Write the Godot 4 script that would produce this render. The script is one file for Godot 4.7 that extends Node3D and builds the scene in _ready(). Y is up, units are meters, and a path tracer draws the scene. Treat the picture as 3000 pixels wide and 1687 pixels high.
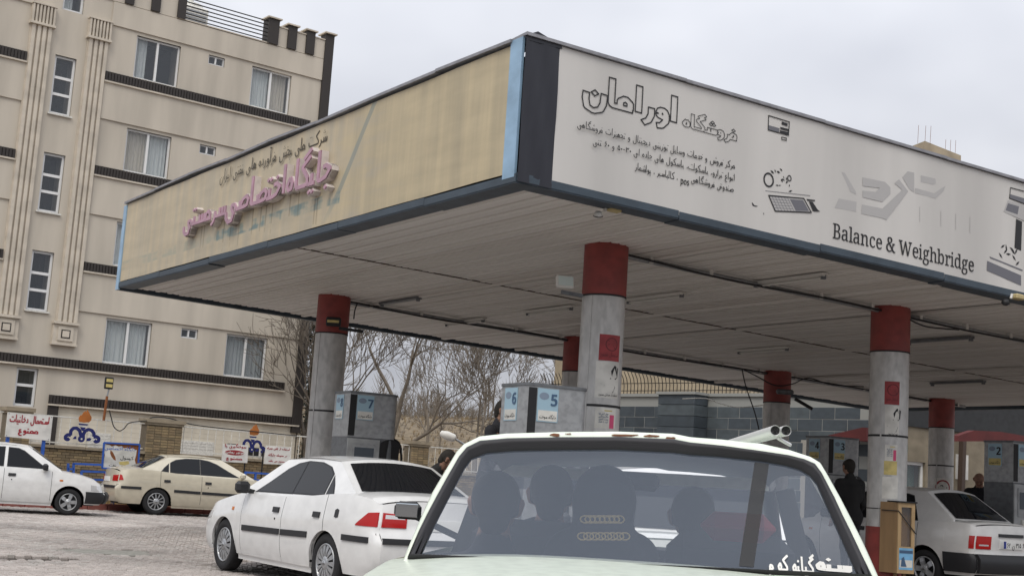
extends Node3D
# A filling station under an overcast sky. Units are metres, y is up.
# ---------------------------------------------------------------- camera and picture geometry
const FOCAL := 3900.0          # focal length in photograph pixels (3000 wide)
const EYE := 1.25
const PITCH := 8.37
const ROLL := 3.69
var cam_basis: Basis
const VIEWS := {
	"V1": [0, 0, .3882], "V2": [0, 560, .3882], "V3": [0, 1100, .4052], "V4": [1000, 0, .3882], "V5": [1000, 560, .3882],
	"V6": [1000, 1100, .4052], "V7": [2000, 200, .3882], "V8": [2000, 760, .3882], "V9": [2000, 1125, .3882],
	"W1": [0, 1480, .2562], "W2": [0, 1180, .2415], "W3": [400, 1180, .2415], "W4": [600, 1300, .267], "W5": [960, 1120, .207],
	"W6": [2250, 1200, .3361], "W7": [2580, 1300, .267], "W8": [1640, 960, .207], "W9": [520, 360, .2484], "W10": [1640, 180, .28986], "W11": [2200, 300, .41408], "FULL": [0, 0, 1.16460]}
func Z(view: String, x: float, y: float) -> Vector2:
	var o = VIEWS[view]
	return Vector2(o[0] + x * o[2], o[1] + y * o[2])
func ray(p: Vector2) -> Vector3:
	return cam_basis * Vector3((p.x - 1500.0) / FOCAL, -(p.y - 843.5) / FOCAL, -1.0)
func at_y(p: Vector2, y: float) -> Vector3:
	var d := ray(p)
	return Vector3(0, EYE, 0) + d * ((y - EYE) / d.y)
func at_z(p: Vector2, depth: float) -> Vector3:
	var d := ray(p)
	return Vector3(0, EYE, 0) + d * (depth / -d.z)

class Frame:
	var O: Vector3
	var X: Vector3
	var Y: Vector3
	var N: Vector3
	func _init(o: Vector3, x: Vector3, y: Vector3) -> void:
		O = o; X = x; Y = y; N = x.cross(y).normalized()
	func p(s: float, t: float, off := 0.0) -> Vector3:
		return O + X * s + Y * t + N * off
	func basis() -> Basis:
		return Basis(X.normalized(), Y.normalized(), N).orthonormalized()
func on(fr: Frame, px: Vector2) -> Vector2:
	# where the sight line through a pixel meets the plane of the frame
	var d := ray(px)
	var sol := Basis(fr.X, fr.Y, -d).inverse() * (Vector3(0, EYE, 0) - fr.O)
	return Vector2(sol.x, sol.y)

# ---------------------------------------------------------------- mesh builder
class MB:
	var v := PackedVector3Array()
	var n := PackedVector3Array()
	var t := PackedVector2Array()
	var cols := PackedColorArray()
	var ink := Color.WHITE
	var tinted := false
	func put(p: Vector3, nn: Vector3, uv := Vector2.ZERO) -> void:
		v.append(p); n.append(nn); t.append(uv); cols.append(ink)
	func tri(a: Vector3, b: Vector3, c: Vector3, ua := Vector2.ZERO, ub := Vector2.ZERO, uc := Vector2.ZERO) -> void:
		var nn := (c - a).cross(b - a)
		if nn.length_squared() < 1e-16:
			return
		nn = nn.normalized()
		put(a, nn, ua); put(b, nn, ub); put(c, nn, uc)
	func quad(a: Vector3, b: Vector3, c: Vector3, d: Vector3) -> void:
		tri(a, b, c, Vector2(0, 1), Vector2(0, 0), Vector2(1, 0)); tri(a, c, d, Vector2(0, 1), Vector2(1, 0), Vector2(1, 1))
	func box(c: Vector3, s: Vector3, b := Basis()) -> MB:
		var hx := b.x * s.x * .5
		var hy := b.y * s.y * .5
		var hz := b.z * s.z * .5
		for k in 3:
			for sg in [-1.0, 1.0]:
				var d := hx; var e := hy; var f := hz
				if k == 1: d = hy; e = hz; f = hx
				if k == 2: d = hz; e = hx; f = hy
				d *= sg
				if sg > 0: quad(c + d - e - f, c + d - e + f, c + d + e + f, c + d + e - f)
				else: quad(c + d - e - f, c + d + e - f, c + d + e + f, c + d - e + f)
		return self
	func cbox(c: Vector3, s: Vector3, r: float, b := Basis()) -> MB:
		# a box with its edges chamfered by r
		r = minf(r, minf(s.x, minf(s.y, s.z)) * .49)
		var H := s * .5
		var I := H - Vector3(r, r, r)
		for k in 3:
			var i := k; var j := (k + 1) % 3; var l := (k + 2) % 3
			for sg in [-1.0, 1.0]:
				var q := []
				for w in [[-1, -1], [-1, 1], [1, 1], [1, -1]]:
					var p := Vector3(); p[i] = H[i] * sg; p[j] = I[j] * w[0]; p[l] = I[l] * w[1]
					q.append(c + b * p)
				if sg > 0: quad(q[0], q[1], q[2], q[3])
				else: quad(q[3], q[2], q[1], q[0])
			for sj in [-1.0, 1.0]:
				for sl in [-1.0, 1.0]:
					var q2 := []
					for w in [[1, 0], [1, 1], [-1, 1], [-1, 0]]:
						var p := Vector3(); p[i] = I[i] * w[0]
						p[j] = (H[j] if w[1] == 0 else I[j]) * sj; p[l] = (I[l] if w[1] == 0 else H[l]) * sl
						q2.append(c + b * p)
					if sj * sl < 0: quad(q2[0], q2[1], q2[2], q2[3])
					else: quad(q2[3], q2[2], q2[1], q2[0])
		for sx in [-1.0, 1.0]:
			for sy in [-1.0, 1.0]:
				for sz in [-1.0, 1.0]:
					var a := c + b * Vector3(H.x * sx, I.y * sy, I.z * sz)
					var e := c + b * Vector3(I.x * sx, H.y * sy, I.z * sz)
					var f := c + b * Vector3(I.x * sx, I.y * sy, H.z * sz)
					if sx * sy * sz > 0: tri(a, f, e)
					else: tri(a, e, f)
		return self
	func bar(a: Vector3, b: Vector3, w: float, hgt: float, up := Vector3.UP) -> MB:
		# a straight beam from a to b
		var x := (b - a).normalized()
		var z := x.cross(up).normalized()
		var y := z.cross(x)
		return box((a + b) * .5, Vector3((b - a).length(), hgt, w), Basis(x, y, z))
	func grid(rows: Array, flip := false) -> MB:
		var R := rows.size(); var C: int = rows[0].size()
		var nm := []
		for i in R:
			var line := PackedVector3Array()
			for j in C:
				var du: Vector3 = rows[mini(i + 1, R - 1)][j] - rows[maxi(i - 1, 0)][j]
				var dv: Vector3 = rows[i][mini(j + 1, C - 1)] - rows[i][maxi(j - 1, 0)]
				var nn := du.cross(dv)
				if nn.length_squared() < 1e-14:
					nn = Vector3.UP
				line.append(nn.normalized())
			nm.append(line)
		for i in R - 1:
			for j in C - 1:
				_gt(rows, nm, [[i, j], [i, j + 1], [i + 1, j + 1]], flip, R, C)
				_gt(rows, nm, [[i, j], [i + 1, j + 1], [i + 1, j]], flip, R, C)
		return self
	func _gt(rows, nm, q, flip, R, C) -> void:
		var a: Vector3 = rows[q[0][0]][q[0][1]]; var b: Vector3 = rows[q[1][0]][q[1][1]]; var c: Vector3 = rows[q[2][0]][q[2][1]]
		var f := (c - a).cross(b - a)
		if f.length_squared() < 1e-15:
			return
		if flip: q = [q[0], q[2], q[1]]; f = -f
		for w in q:
			var nn: Vector3 = nm[w[0]][w[1]]
			put(rows[w[0]][w[1]], nn if nn.dot(f) > 0 else -nn, Vector2(float(w[1]) / (C - 1), float(w[0]) / (R - 1)))
	func tube(pts: Array, radii, sides := 8, caps := true) -> MB:
		var rows := []
		var ref := Vector3.UP
		var d0: Vector3 = (pts[1] - pts[0]).normalized()
		if absf(d0.dot(ref)) > .9: ref = Vector3.RIGHT
		var e := d0.cross(ref).normalized()
		for i in pts.size():
			var d: Vector3 = (pts[mini(i + 1, pts.size() - 1)] - pts[maxi(i - 1, 0)]).normalized()
			e = (e - d * e.dot(d)).normalized()
			var f := d.cross(e)
			var r: float = radii[i] if radii is Array or radii is PackedFloat32Array else radii
			var line := PackedVector3Array()
			for k in sides + 1:
				var a := TAU * k / sides
				line.append(pts[i] + (e * cos(a) + f * sin(a)) * r)
			rows.append(line)
		ring_grid(rows)
		if caps:
			for w in [0, rows.size() - 1]:
				for k in sides:
					if w == 0: tri(pts[0], rows[0][k], rows[0][k + 1])
					else: tri(pts[-1], rows[w][k + 1], rows[w][k])
		return self
	func ring_grid(rows: Array) -> MB:
		# rows are closed rings (first point repeated at the end)
		var R := rows.size(); var C: int = rows[0].size()
		var nm := []
		for i in R:
			var line := PackedVector3Array()
			for j in C:
				var du: Vector3 = rows[mini(i + 1, R - 1)][j] - rows[maxi(i - 1, 0)][j]
				var ja := j - 1 if j > 0 else C - 2
				var jb := j + 1 if j < C - 1 else 1
				var nn := du.cross(rows[i][jb] - rows[i][ja])
				line.append(nn.normalized() if nn.length_squared() > 1e-16 else Vector3.UP)
			nm.append(line)
		for i in R - 1:
			for j in C - 1:
				_gt(rows, nm, [[i, j], [i, j + 1], [i + 1, j + 1]], false, R, C)
				_gt(rows, nm, [[i, j], [i + 1, j + 1], [i + 1, j]], false, R, C)
		return self
	func lathe(prof: Array, sides: int, xf: Transform3D) -> MB:
		# prof: [radius, height] pairs, turned about the y axis of xf
		var rows := []
		for pr in prof:
			var line := PackedVector3Array()
			for k in sides + 1:
				var a := TAU * k / sides
				line.append(xf * Vector3(cos(a) * pr[0], pr[1], sin(a) * pr[0]))
			rows.append(line)
		return ring_grid(rows)
	func prism(poly: PackedVector2Array, fr: Callable, z0: float, z1: float, walls := true) -> MB:
		# a flat outline pushed from z0 to z1; fr(x, y, z) gives the point
		var ix := Geometry2D.triangulate_polygon(poly)
		for i in range(0, ix.size(), 3):
			var a := poly[ix[i]]; var b := poly[ix[i + 1]]; var c := poly[ix[i + 2]]
			tri(fr.call(a.x, a.y, z1), fr.call(c.x, c.y, z1), fr.call(b.x, b.y, z1), a, c, b)
			if walls:
				tri(fr.call(a.x, a.y, z0), fr.call(b.x, b.y, z0), fr.call(c.x, c.y, z0), a, b, c)
		if walls:
			for i in poly.size():
				var a := poly[i]; var b := poly[(i + 1) % poly.size()]
				quad(fr.call(a.x, a.y, z0), fr.call(a.x, a.y, z1), fr.call(b.x, b.y, z1), fr.call(b.x, b.y, z0))
		return self
	func mesh() -> ArrayMesh:
		var a := []
		a.resize(Mesh.ARRAY_MAX)
		a[Mesh.ARRAY_VERTEX] = v; a[Mesh.ARRAY_NORMAL] = n; a[Mesh.ARRAY_TEX_UV] = t
		if tinted: a[Mesh.ARRAY_COLOR] = cols
		var m := ArrayMesh.new()
		m.add_surface_from_arrays(Mesh.PRIMITIVE_TRIANGLES, a)
		return m

# ---------------------------------------------------------------- nodes
var taken := {}
func numbered(called: String) -> String:
	taken[called] = taken.get(called, -1) + 1
	return called if taken[called] == 0 else "%s_%03d" % [called, taken[called]]
func tag(o: Node3D, label: String, category := "", group := "", kind := "") -> Node3D:
	if label: o.set_meta("label", label)
	if category: o.set_meta("category", category)
	if group: o.set_meta("group", group)
	if kind: o.set_meta("kind", kind)
	return o
func thing(called: String, label: String, category: String, at := Vector3.ZERO, turn := 0.0, group := "") -> Node3D:
	var o := Node3D.new()
	o.name = numbered(called)
	add_child(o)
	o.position = at
	o.rotation.y = turn
	tag(o, label, category, group)
	return o
func obj(called: String, mb, m: Material, parent: Node3D = null) -> MeshInstance3D:
	# geometry in the axes of its parent
	var o := MeshInstance3D.new()
	o.mesh = mb.mesh() if mb is MB else mb
	o.material_override = m
	if parent == null:
		o.name = numbered(called); add_child(o)
	else:
		o.name = called; parent.add_child(o, true)
	return o
func wobj(called: String, mb, m: Material, parent: Node3D = null) -> MeshInstance3D:
	# geometry given in world positions
	var o := obj(called, mb, m, parent)
	if parent: o.transform = parent.global_transform.affine_inverse()
	return o
func structure(called: String, mb, m: Material) -> MeshInstance3D:
	var o := obj(called, mb, m)
	o.set_meta("kind", "structure")
	return o

# ---------------------------------------------------------------- materials
var mats := {}
var texs := {}
func grey_noise(key: String, size: int, freq: float, lo: float, hi: float, octaves := 4, sx := 1.0, sy := 1.0, kind := FastNoiseLite.TYPE_SIMPLEX_SMOOTH) -> ImageTexture:
	# a seamless grey texture, values between lo and hi around 1; stretched by sx, sy
	if texs.has(key): return texs[key]
	var fn := FastNoiseLite.new()
	fn.noise_type = kind
	fn.seed = key.hash() % 10000
	fn.frequency = freq
	fn.fractal_octaves = octaves
	var im := fn.get_seamless_image(int(size * sx), int(size * sy))
	im.convert(Image.FORMAT_RGB8)
	if sx != 1.0 or sy != 1.0: im.resize(size, size)
	var d := im.get_data()
	var lut := PackedByteArray()
	for i in 256: lut.append(int(clampf(lerpf(lo, hi, i / 255.0), 0, 1) * 255))
	for i in d.size(): d[i] = lut[d[i]]
	texs[key] = ImageTexture.create_from_image(Image.create_from_data(size, size, false, Image.FORMAT_RGB8, d))
	return texs[key]
func col(r: float, g: float, b: float) -> Color:
	return Color8(int(r), int(g), int(b))
func mat(key: String, c := Color.WHITE, rough := .8, metal := 0.0, tex: Texture2D = null, scale := 1.0, bump := 0.0) -> StandardMaterial3D:
	if mats.has(key): return mats[key]
	var m := StandardMaterial3D.new()
	m.resource_name = key
	m.albedo_color = c
	m.roughness = rough
	m.metallic = metal
	if tex:
		m.albedo_texture = tex
		m.uv1_triplanar = true
		m.uv1_world_triplanar = true
		m.uv1_scale = Vector3.ONE * scale
		if bump > 0:
			m.heightmap_enabled = true
			m.heightmap_texture = tex
			m.heightmap_scale = bump
	mats[key] = m
	return m

# ---------------------------------------------------------------- flat lettering from pen strokes (right to left script)
const GLYPH := {
	"ا": {"S": [.25, [[-.12, 1.5, -.12, 0]]], "F": [.38, [[0, 0, -.18, 0, -.24, .12, -.24, 1.5]]]},
	"ب": {"M": [.5, [[0, 0, -.25, 0, -.25, .5], [-.25, 0, -.5, 0]]], "S": [1.3, [[-.05, .5, -.08, .1, -.25, 0, -1.0, 0, -1.2, .1, -1.25, .5]]], "F": [1.3, [[0, 0, -1.0, 0, -1.2, .1, -1.25, .5]]]},
	"ح": {"M": [.75, [[-.62, .6, -.4, .66, -.05, .45, -.35, .1, -.75, 0]]], "S": [.8, [[-.72, .62, -.4, .66, -.05, .5, -.45, .2, -.62, -.2, -.5, -.55, -.2, -.65, 0, -.6]]]},
	"د": {"S": [.5, [[-.2, .75, -.1, .4, -.08, .05, -.45, 0]]]},
	"ر": {"S": [.42, [[-.08, .45, -.08, .05, -.2, -.3, -.45, -.5]]], "F": [.45, [[0, 0, -.1, 0, -.12, .35], [-.1, 0, -.22, -.3, -.48, -.5]]]},
	"س": {"M": [1.05, [[0, .5, 0, 0, -.3, 0, -.3, .5], [-.3, 0, -.62, 0, -.62, .5], [-.62, 0, -1.05, 0]]], "S": [1.65, [[0, .5, 0, 0, -.3, 0, -.3, .5], [-.3, 0, -.6, 0, -.6, .5, -.62, -.1, -.75, -.5, -1.1, -.6, -1.45, -.4, -1.5, .2]]]},
	"ص": {"M": [1.2, [[-.8, 0, -.55, .42, -.2, .55, 0, .35, -.1, .05, -.4, 0, -.8, 0, -.85, .4], [-.8, 0, -1.2, 0]]], "S": [1.75, [[-.8, 0, -.55, .42, -.2, .55, 0, .35, -.1, .05, -.4, 0, -.8, 0], [-.8, .35, -.8, -.1, -.95, -.5, -1.25, -.6, -1.55, -.4, -1.6, .2]]]},
	"ط": {"M": [1.0, [[-.75, 0, -.5, .42, -.2, .55, 0, .35, -.1, .05, -.4, 0, -1.0, 0], [-.7, 1.5, -.7, 0]]]},
	"ع": {"M": [.7, [[-.15, .68, -.38, .7, -.5, .45, -.35, .2, -.1, .1, -.35, 0, -.7, 0]]], "J": [.7, [[0, 0, -.15, .05, -.05, .45, -.55, .45, -.4, .05, -.7, 0]]], "S": [.65, [[-.15, .68, -.38, .7, -.5, .45, -.3, .2, -.1, .15, -.45, -.05, -.55, -.35, -.4, -.65, 0, -.68]]]},
	"ف": {"M": [.6, [[0, 0, -.6, 0], [-.3, 0, -.12, .2, -.15, .45, -.35, .55, -.5, .4, -.45, .15, -.3, 0]]], "S": [1.45, [[-.3, 0, -.12, .2, -.15, .45, -.35, .55, -.5, .4, -.45, .15, -.3, 0], [-.2, 0, -1.1, 0, -1.3, .12, -1.35, .45]]]},
	"ق": {"M": [.6, [[0, 0, -.6, 0], [-.3, 0, -.12, .2, -.15, .45, -.35, .55, -.5, .4, -.45, .15, -.3, 0]]], "S": [1.2, [[-.3, 0, -.12, .2, -.15, .45, -.35, .5, -.5, .35, -.5, .1, -.3, 0], [-.5, .3, -.52, -.2, -.75, -.5, -1.05, -.45, -1.15, 0]]]},
	"ک": {"M": [.8, [[.05, 1.5, -.6, 1.0, -.1, .35, -.08, .08, -.25, 0, -.8, 0]]], "S": [1.3, [[0, 1.5, -.6, 1.05, -.12, .35, -.1, .1, -.25, 0, -1.0, 0, -1.2, .1, -1.22, .45]]]},
	"گ": {"M": [.8, [[.05, 1.4, -.6, .95, -.1, .35, -.08, .08, -.25, 0, -.8, 0], [.1, 1.75, -.5, 1.33]]]},
	"ل": {"M": [.35, [[0, 0, -.15, 0, -.15, 1.5], [-.15, 0, -.35, 0]]], "S": [.9, [[-.1, 1.5, -.1, 0, -.2, -.4, -.5, -.55, -.8, -.4, -.85, .1]]]},
	"م": {"M": [.75, [[0, 0, -.75, 0], [-.12, 0, -.12, .35, -.35, .55, -.58, .35, -.58, 0]]], "S": [.55, [[0, 0, -.1, .3, -.35, .4, -.45, .15, -.3, 0, 0, 0], [-.42, .1, -.48, -.3, -.48, -.75]]]},
	"ن": {"M": [.5, [[0, 0, -.25, 0, -.25, .5], [-.25, 0, -.5, 0]]], "S": [.95, [[-.05, .45, -.08, -.1, -.2, -.45, -.5, -.6, -.8, -.45, -.88, 0, -.86, .35]]]},
	"و": {"S": [.58, [[-.45, .25, -.38, .48, -.18, .48, -.08, .25, -.2, .08, -.42, .15, -.45, .25], [-.08, .25, -.1, -.1, -.3, -.4, -.52, -.45]]]},
	"ه": {"M": [.75, [[0, 0, -.75, 0], [-.15, 0, -.1, .4, -.4, .65, -.65, .3, -.5, 0], [-.4, .6, -.35, .1]]], "F": [.5, [[0, 0, -.4, .05, -.45, .35, -.2, .65, -.08, .35, -.1, 0]]], "S": [.5, [[-.25, .65, -.05, .35, -.1, .05, -.35, .02, -.48, .25, -.25, .65]]]},
	"ی": {"M": [.5, [[0, 0, -.25, 0, -.25, .5], [-.25, 0, -.5, 0]]], "S": [1.05, [[0, .05, -.2, .3, -.45, .3, -.4, .05, -.2, -.2, -.35, -.55, -.7, -.6, -.95, -.35, -1.0, 0]]]},
	"،": {"S": [.3, [[-.1, .25, -.18, .05, -.1, -.05]]]}, "-": {"S": [.55, [[-.05, .45, -.5, .45]]]},
	"۰": {"S": [.4, [[-.15, .6, -.05, .45, -.15, .3, -.28, .45, -.15, .6]]]}, "۱": {"S": [.35, [[-.22, 1.1, -.12, 0]]]},
	"۲": {"S": [.6, [[-.5, 1.1, -.4, 0], [-.48, .75, -.3, .65, -.12, .75, -.06, 1.1]]]},
	"۳": {"S": [.75, [[-.62, 1.1, -.54, 0], [-.6, .8, -.45, .7, -.33, .8, -.31, 1.05], [-.33, .8, -.2, .7, -.07, .8, -.03, 1.1]]]},
	"۵": {"S": [.7, [[-.3, 1.1, -.05, .5, -.1, .1, -.3, .25, -.5, .1, -.55, .5, -.3, 1.1]]]},
	"۶": {"S": [.6, [[-.08, 1.05, -.4, 1.05, -.47, .75, -.1, .68, -.5, 0]]]},
	"8": {"S": [.6, [[-.3, .55, -.5, .8, -.3, 1.05, -.1, .8, -.3, .55, -.52, .28, -.3, 0, -.08, .28, -.3, .55]]]}}
const DOTS := {"ب": ["ب", 1, -1], "پ": ["ب", 3, -1], "ت": ["ب", 2, 1], "ج": ["ح", 1, -1], "خ": ["ح", 1, 1], "ز": ["ر", 1, 1], "ش": ["س", 3, 1], "ض": ["ص", 1, 1], "ف": ["ف", 1, 1], "ق": ["ق", 2, 1], "ن": ["ن", 1, 1], "ی": ["ی", 2, -1], "ئ": ["ی", 0, 1]}
const ALONE := "ادرزوآ،-۰۱۲۳۵۶8"
func strokes(s: String) -> Dictionary:
	# the pen strokes of a word or line; x runs to minus from the right end, baseline at y = 0, alef 1.5 high
	var out := []
	var dots := []
	var x := 0.0
	var joined := false
	for i in s.length():
		var ch := s[i]
		if ch == " ":
			x -= .55; joined = false
			continue
		var base: String = DOTS[ch][0] if DOTS.has(ch) else ("ا" if ch == "آ" else ch)
		var nxt := s[i + 1] if i + 1 < s.length() else " "
		var goes_on: bool = not ALONE.contains(ch) and nxt != " " and not "،-".contains(nxt)
		var forms: Dictionary = GLYPH[base]
		var form := "M" if goes_on else ("F" if joined and forms.has("F") else "S")
		if form == "M" and joined and forms.has("J"): form = "J"
		if not forms.has(form): form = "S" if forms.has("S") else "M"
		var g = forms[form]
		if not joined: x -= .12
		elif form == "S" or (form == "M" and base in ["ح", "ک", "گ"]):
			if base in ["د", "ح", "ن", "ل", "ک", "گ", "و", "ص"]: out.append(PackedVector2Array([Vector2(x, 0), Vector2(x - (.35 if base == "ح" else .1), .03)]))
		for st in g[1]:
			var pl := PackedVector2Array()
			for q in range(0, st.size(), 2): pl.append(Vector2(x + st[q], st[q + 1]))
			out.append(pl)
		if ch == "آ": out.append(PackedVector2Array([Vector2(x - .4, 1.75), Vector2(x - .2, 1.85), Vector2(x - .05, 1.72), Vector2(x + .1, 1.82)]))
		if DOTS.has(ch) and not (ch == "ی" and form != "M"):
			var nd: int = DOTS[ch][1]
			var sg: int = DOTS[ch][2]
			var cx: float = x - (.25 if form == "M" and base in ["ب", "ن", "ی"] else (.32 if base in ["ح", "س", "ف", "ق", "ص"] else (.12 if base == "ر" else g[0] * .5)))
			var cy := (.95 if sg > 0 else -.42)
			if base == "ن" and form != "M": cy = .4
			if base == "ر": cy = .8
			if ch == "ج" and form == "S": cy = -.15
			for d in nd:
				var off: Vector2 = [Vector2(0, 0), Vector2(-.26, 0), Vector2(-.13, .24 * sg)][d]
				dots.append(Vector2(cx + (.13 if nd > 1 else 0.0), cy) + off)
		x -= g[0]
		joined = goes_on
		if not goes_on: x -= .02
	return {"lines": out, "dots": dots, "width": -x}
func pen(text: Dictionary, width: float, dot := 1.0) -> Array:
	# outlines of the strokes drawn with a pen of that width (in letter units)
	var res := []
	for pl in text.lines:
		# short overlapping pieces, so that loops stay open
		for i in maxi(1, pl.size() - 2):
			for pg in Geometry2D.offset_polyline(pl.slice(i, i + 3), width * .5, Geometry2D.JOIN_ROUND, Geometry2D.END_BUTT):
				if not Geometry2D.is_polygon_clockwise(pg): res.append(thin_out(pg))
	for d in text.dots:
		var r := width * .62 * dot
		res.append(PackedVector2Array([d + Vector2(-r, 0), d + Vector2(0, r), d + Vector2(r, 0), d + Vector2(0, -r)]))
	return res
func thin_out(pg: PackedVector2Array) -> PackedVector2Array:
	var o := PackedVector2Array()
	for p in pg:
		if o.is_empty() or o[-1].distance_to(p) > .03: o.append(p)
	return o
func write(mb: MB, s: String, map: Callable, right: Vector2, size: Vector2, width := .16, lift := .002) -> float:
	# writes a line with its right end at the given place; map(x, y, off) carries it onto a surface
	var tx := strokes(s)
	var z := lift
	for pg in pen(tx, width):
		var q := PackedVector2Array()
		for p in pg: q.append(right + p * size)
		mb.prism(q, map, 0, z, false)
		z += .00012
	return tx.width * size.x
func write_fit(mb: MB, s: String, map: Callable, right: Vector2, left_x: float, height: float, width := .16, lift := .002) -> void:
	# the same, stretched to end at left_x; height is that of an alef
	var w: float = strokes(s).width
	write(mb, s, map, right, Vector2((right.x - left_x) / w, height / 1.5), width, lift)
func merged(polys: Array) -> Array:
	# union of overlapping outlines; holes come out clockwise
	var solid := []
	for p in polys:
		var cur := [p]
		var again := true
		while again:
			again = false
			for k in solid.size():
				var m := Geometry2D.merge_polygons(cur[0], solid[k])
				var outer := m.filter(func(g): return not Geometry2D.is_polygon_clockwise(g))
				if outer.size() == 1:
					cur = [outer[0]]
					holes.append_array(m.filter(func(g): return Geometry2D.is_polygon_clockwise(g)))
					solid.remove_at(k)
					again = true
					break
		solid.append(cur[0])
	return solid
var holes := []
func outline(mb: MB, ring: PackedVector2Array, map: Callable, w: float, lift: float) -> void:
	# a closed line of width w
	var n := ring.size()
	for i in n:
		var a := ring[i]; var b := ring[(i + 1) % n]
		var d := (b - a).normalized()
		var e := Vector2(-d.y, d.x) * w * .5
		a -= d * w * .4; b += d * w * .4
		mb.prism(PackedVector2Array([a - e, b - e, b + e, a + e]), map, 0, lift + (i % 7) * .0001, false)
func latin(s: String, height: float, serif := true, bold := false) -> ArrayMesh:
	var f := SystemFont.new()
	f.font_names = PackedStringArray(["Droid Serif" if serif else "Droid Sans"])
	if bold: f.font_weight = 700
	var t := TextMesh.new()
	t.text = s
	t.font = f
	t.font_size = 48
	t.pixel_size = height / 48.0
	t.depth = .004
	var m := ArrayMesh.new()
	var a := t.get_mesh_arrays() if t.get_surface_count() == 0 else t.surface_get_arrays(0)
	m.add_surface_from_arrays(Mesh.PRIMITIVE_TRIANGLES, a)
	return m

# ---------------------------------------------------------------- frames of the place
var FAC: Frame        # street front of the apartment building
var BDIR := Vector3(.7959, 0, -.6054)
var ADIR := Vector3(-.5684, -.0067, -.8227)     # along the pump lanes
var DDIR := Vector3(.8666, -.0325, -.4979)      # along the printed fascia
var CO := Vector3(-.0222, 4.279, -13.0972)      # near bottom corner of the canopy
var LFA: Frame
var RFA: Frame
func cano(a: float, d: float, up := 0.0) -> Vector3:
	return CO + ADIR * a + DDIR * d + Vector3.UP * up
func fac(s: float, t: float, off := 0.0) -> Vector3:
	return FAC.p(s, t, off)

func _ready() -> void:
	set_camera_and_light()
	make_materials()
	FAC = Frame.new(Vector3(-12.234, 0, -41.468), BDIR, Vector3.UP)
	LFA = Frame.new(CO, -ADIR, Vector3.UP)
	RFA = Frame.new(CO, DDIR, Vector3.UP)
	make_ground()
	make_apartment_building()
	make_perimeter()
	make_canopy()
	make_columns()
	make_backdrop()
	make_office()
	make_pumps()
	make_cars()
	make_near_car()
	make_people()
	make_small_things()

func set_camera_and_light() -> void:
	var p := deg_to_rad(PITCH)
	var r := deg_to_rad(ROLL)
	# world to camera: pitch up, then the picture turned clockwise
	var bx := Vector3(cos(r), sin(r) * cos(p), sin(r) * sin(p))
	var by := Vector3(-sin(r), cos(r) * cos(p), cos(r) * sin(p))
	var bz := Vector3(0, -sin(p), cos(p))
	cam_basis = Basis(bx, by, bz)
	var cam := Camera3D.new()
	cam.name = "camera"
	cam.fov = rad_to_deg(2 * atan(843.5 / FOCAL))
	cam.far = 2000
	cam.near = .05
	add_child(cam)
	cam.transform = Transform3D(cam_basis, Vector3(0, EYE, 0))
	cam.current = true
	var env := Environment.new()
	env.background_mode = Environment.BG_SKY
	env.tonemap_mode = Environment.TONE_MAPPER_LINEAR
	env.tonemap_exposure = 1.0
	env.sdfgi_enabled = true
	env.ssao_enabled = true
	env.ssil_enabled = true
	var sm := PanoramaSkyMaterial.new()
	sm.panorama = sky_picture()
	sm.energy_multiplier = 1.0
	var sky := Sky.new()
	sky.sky_material = sm
	env.sky = sky
	var we := WorldEnvironment.new()
	we.environment = env
	we.name = "world_environment"
	add_child(we)
	var sun := DirectionalLight3D.new()
	sun.name = "sun"
	sun.light_energy = .5
	sun.light_angular_distance = 30
	sun.light_color = Color(1, .97, .92)
	sun.shadow_enabled = true
	add_child(sun)
	sun.look_at_from_position(Vector3.ZERO, -Vector3(-.25, 1.0, .75), Vector3.RIGHT)

func sky_picture() -> ImageTexture:
	# an overcast sky: brighter towards the zenith, soft grey cloud banks drawn out sideways
	var W := 1024
	var H := 512
	var a := FastNoiseLite.new()
	a.seed = 11
	a.frequency = .9
	a.fractal_octaves = 5
	var im := Image.create(W, H, false, Image.FORMAT_RGBF)
	for y in H:
		var el := (0.5 - (y + .5) / H) * PI
		var se := sin(el)
		for x in W:
			if el < -.12:
				im.set_pixel(x, y, Color(.30, .30, .31))
				continue
			var az := TAU * (x + .5) / W
			# cloud sheet seen from below: pattern on a plane overhead
			var k := 1.0 / (maxf(se, 0.0) + .22)
			var q := Vector2(cos(az), sin(az)) * k * cos(el) * 1.6
			var n := a.get_noise_2d(q.x, q.y)
			var n2 := a.get_noise_2d(q.x * 2.7 + 40, q.y * 2.7)
			var cloud := n * .6 + n2 * .12
			var base := lerpf(.50, 2.0, clampf(se, 0, 1))
			base *= 1.0 + clampf(cloud, -.5, .5) * .30
			var grey := Color(.80, .83, .915)
			var tint := grey.lerp(Color(.86, .875, .92), clampf(cloud + .3, 0, 1))
			im.set_pixel(x, y, Color(tint.r * base, tint.g * base, tint.b * base))
	return ImageTexture.create_from_image(im)

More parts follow.
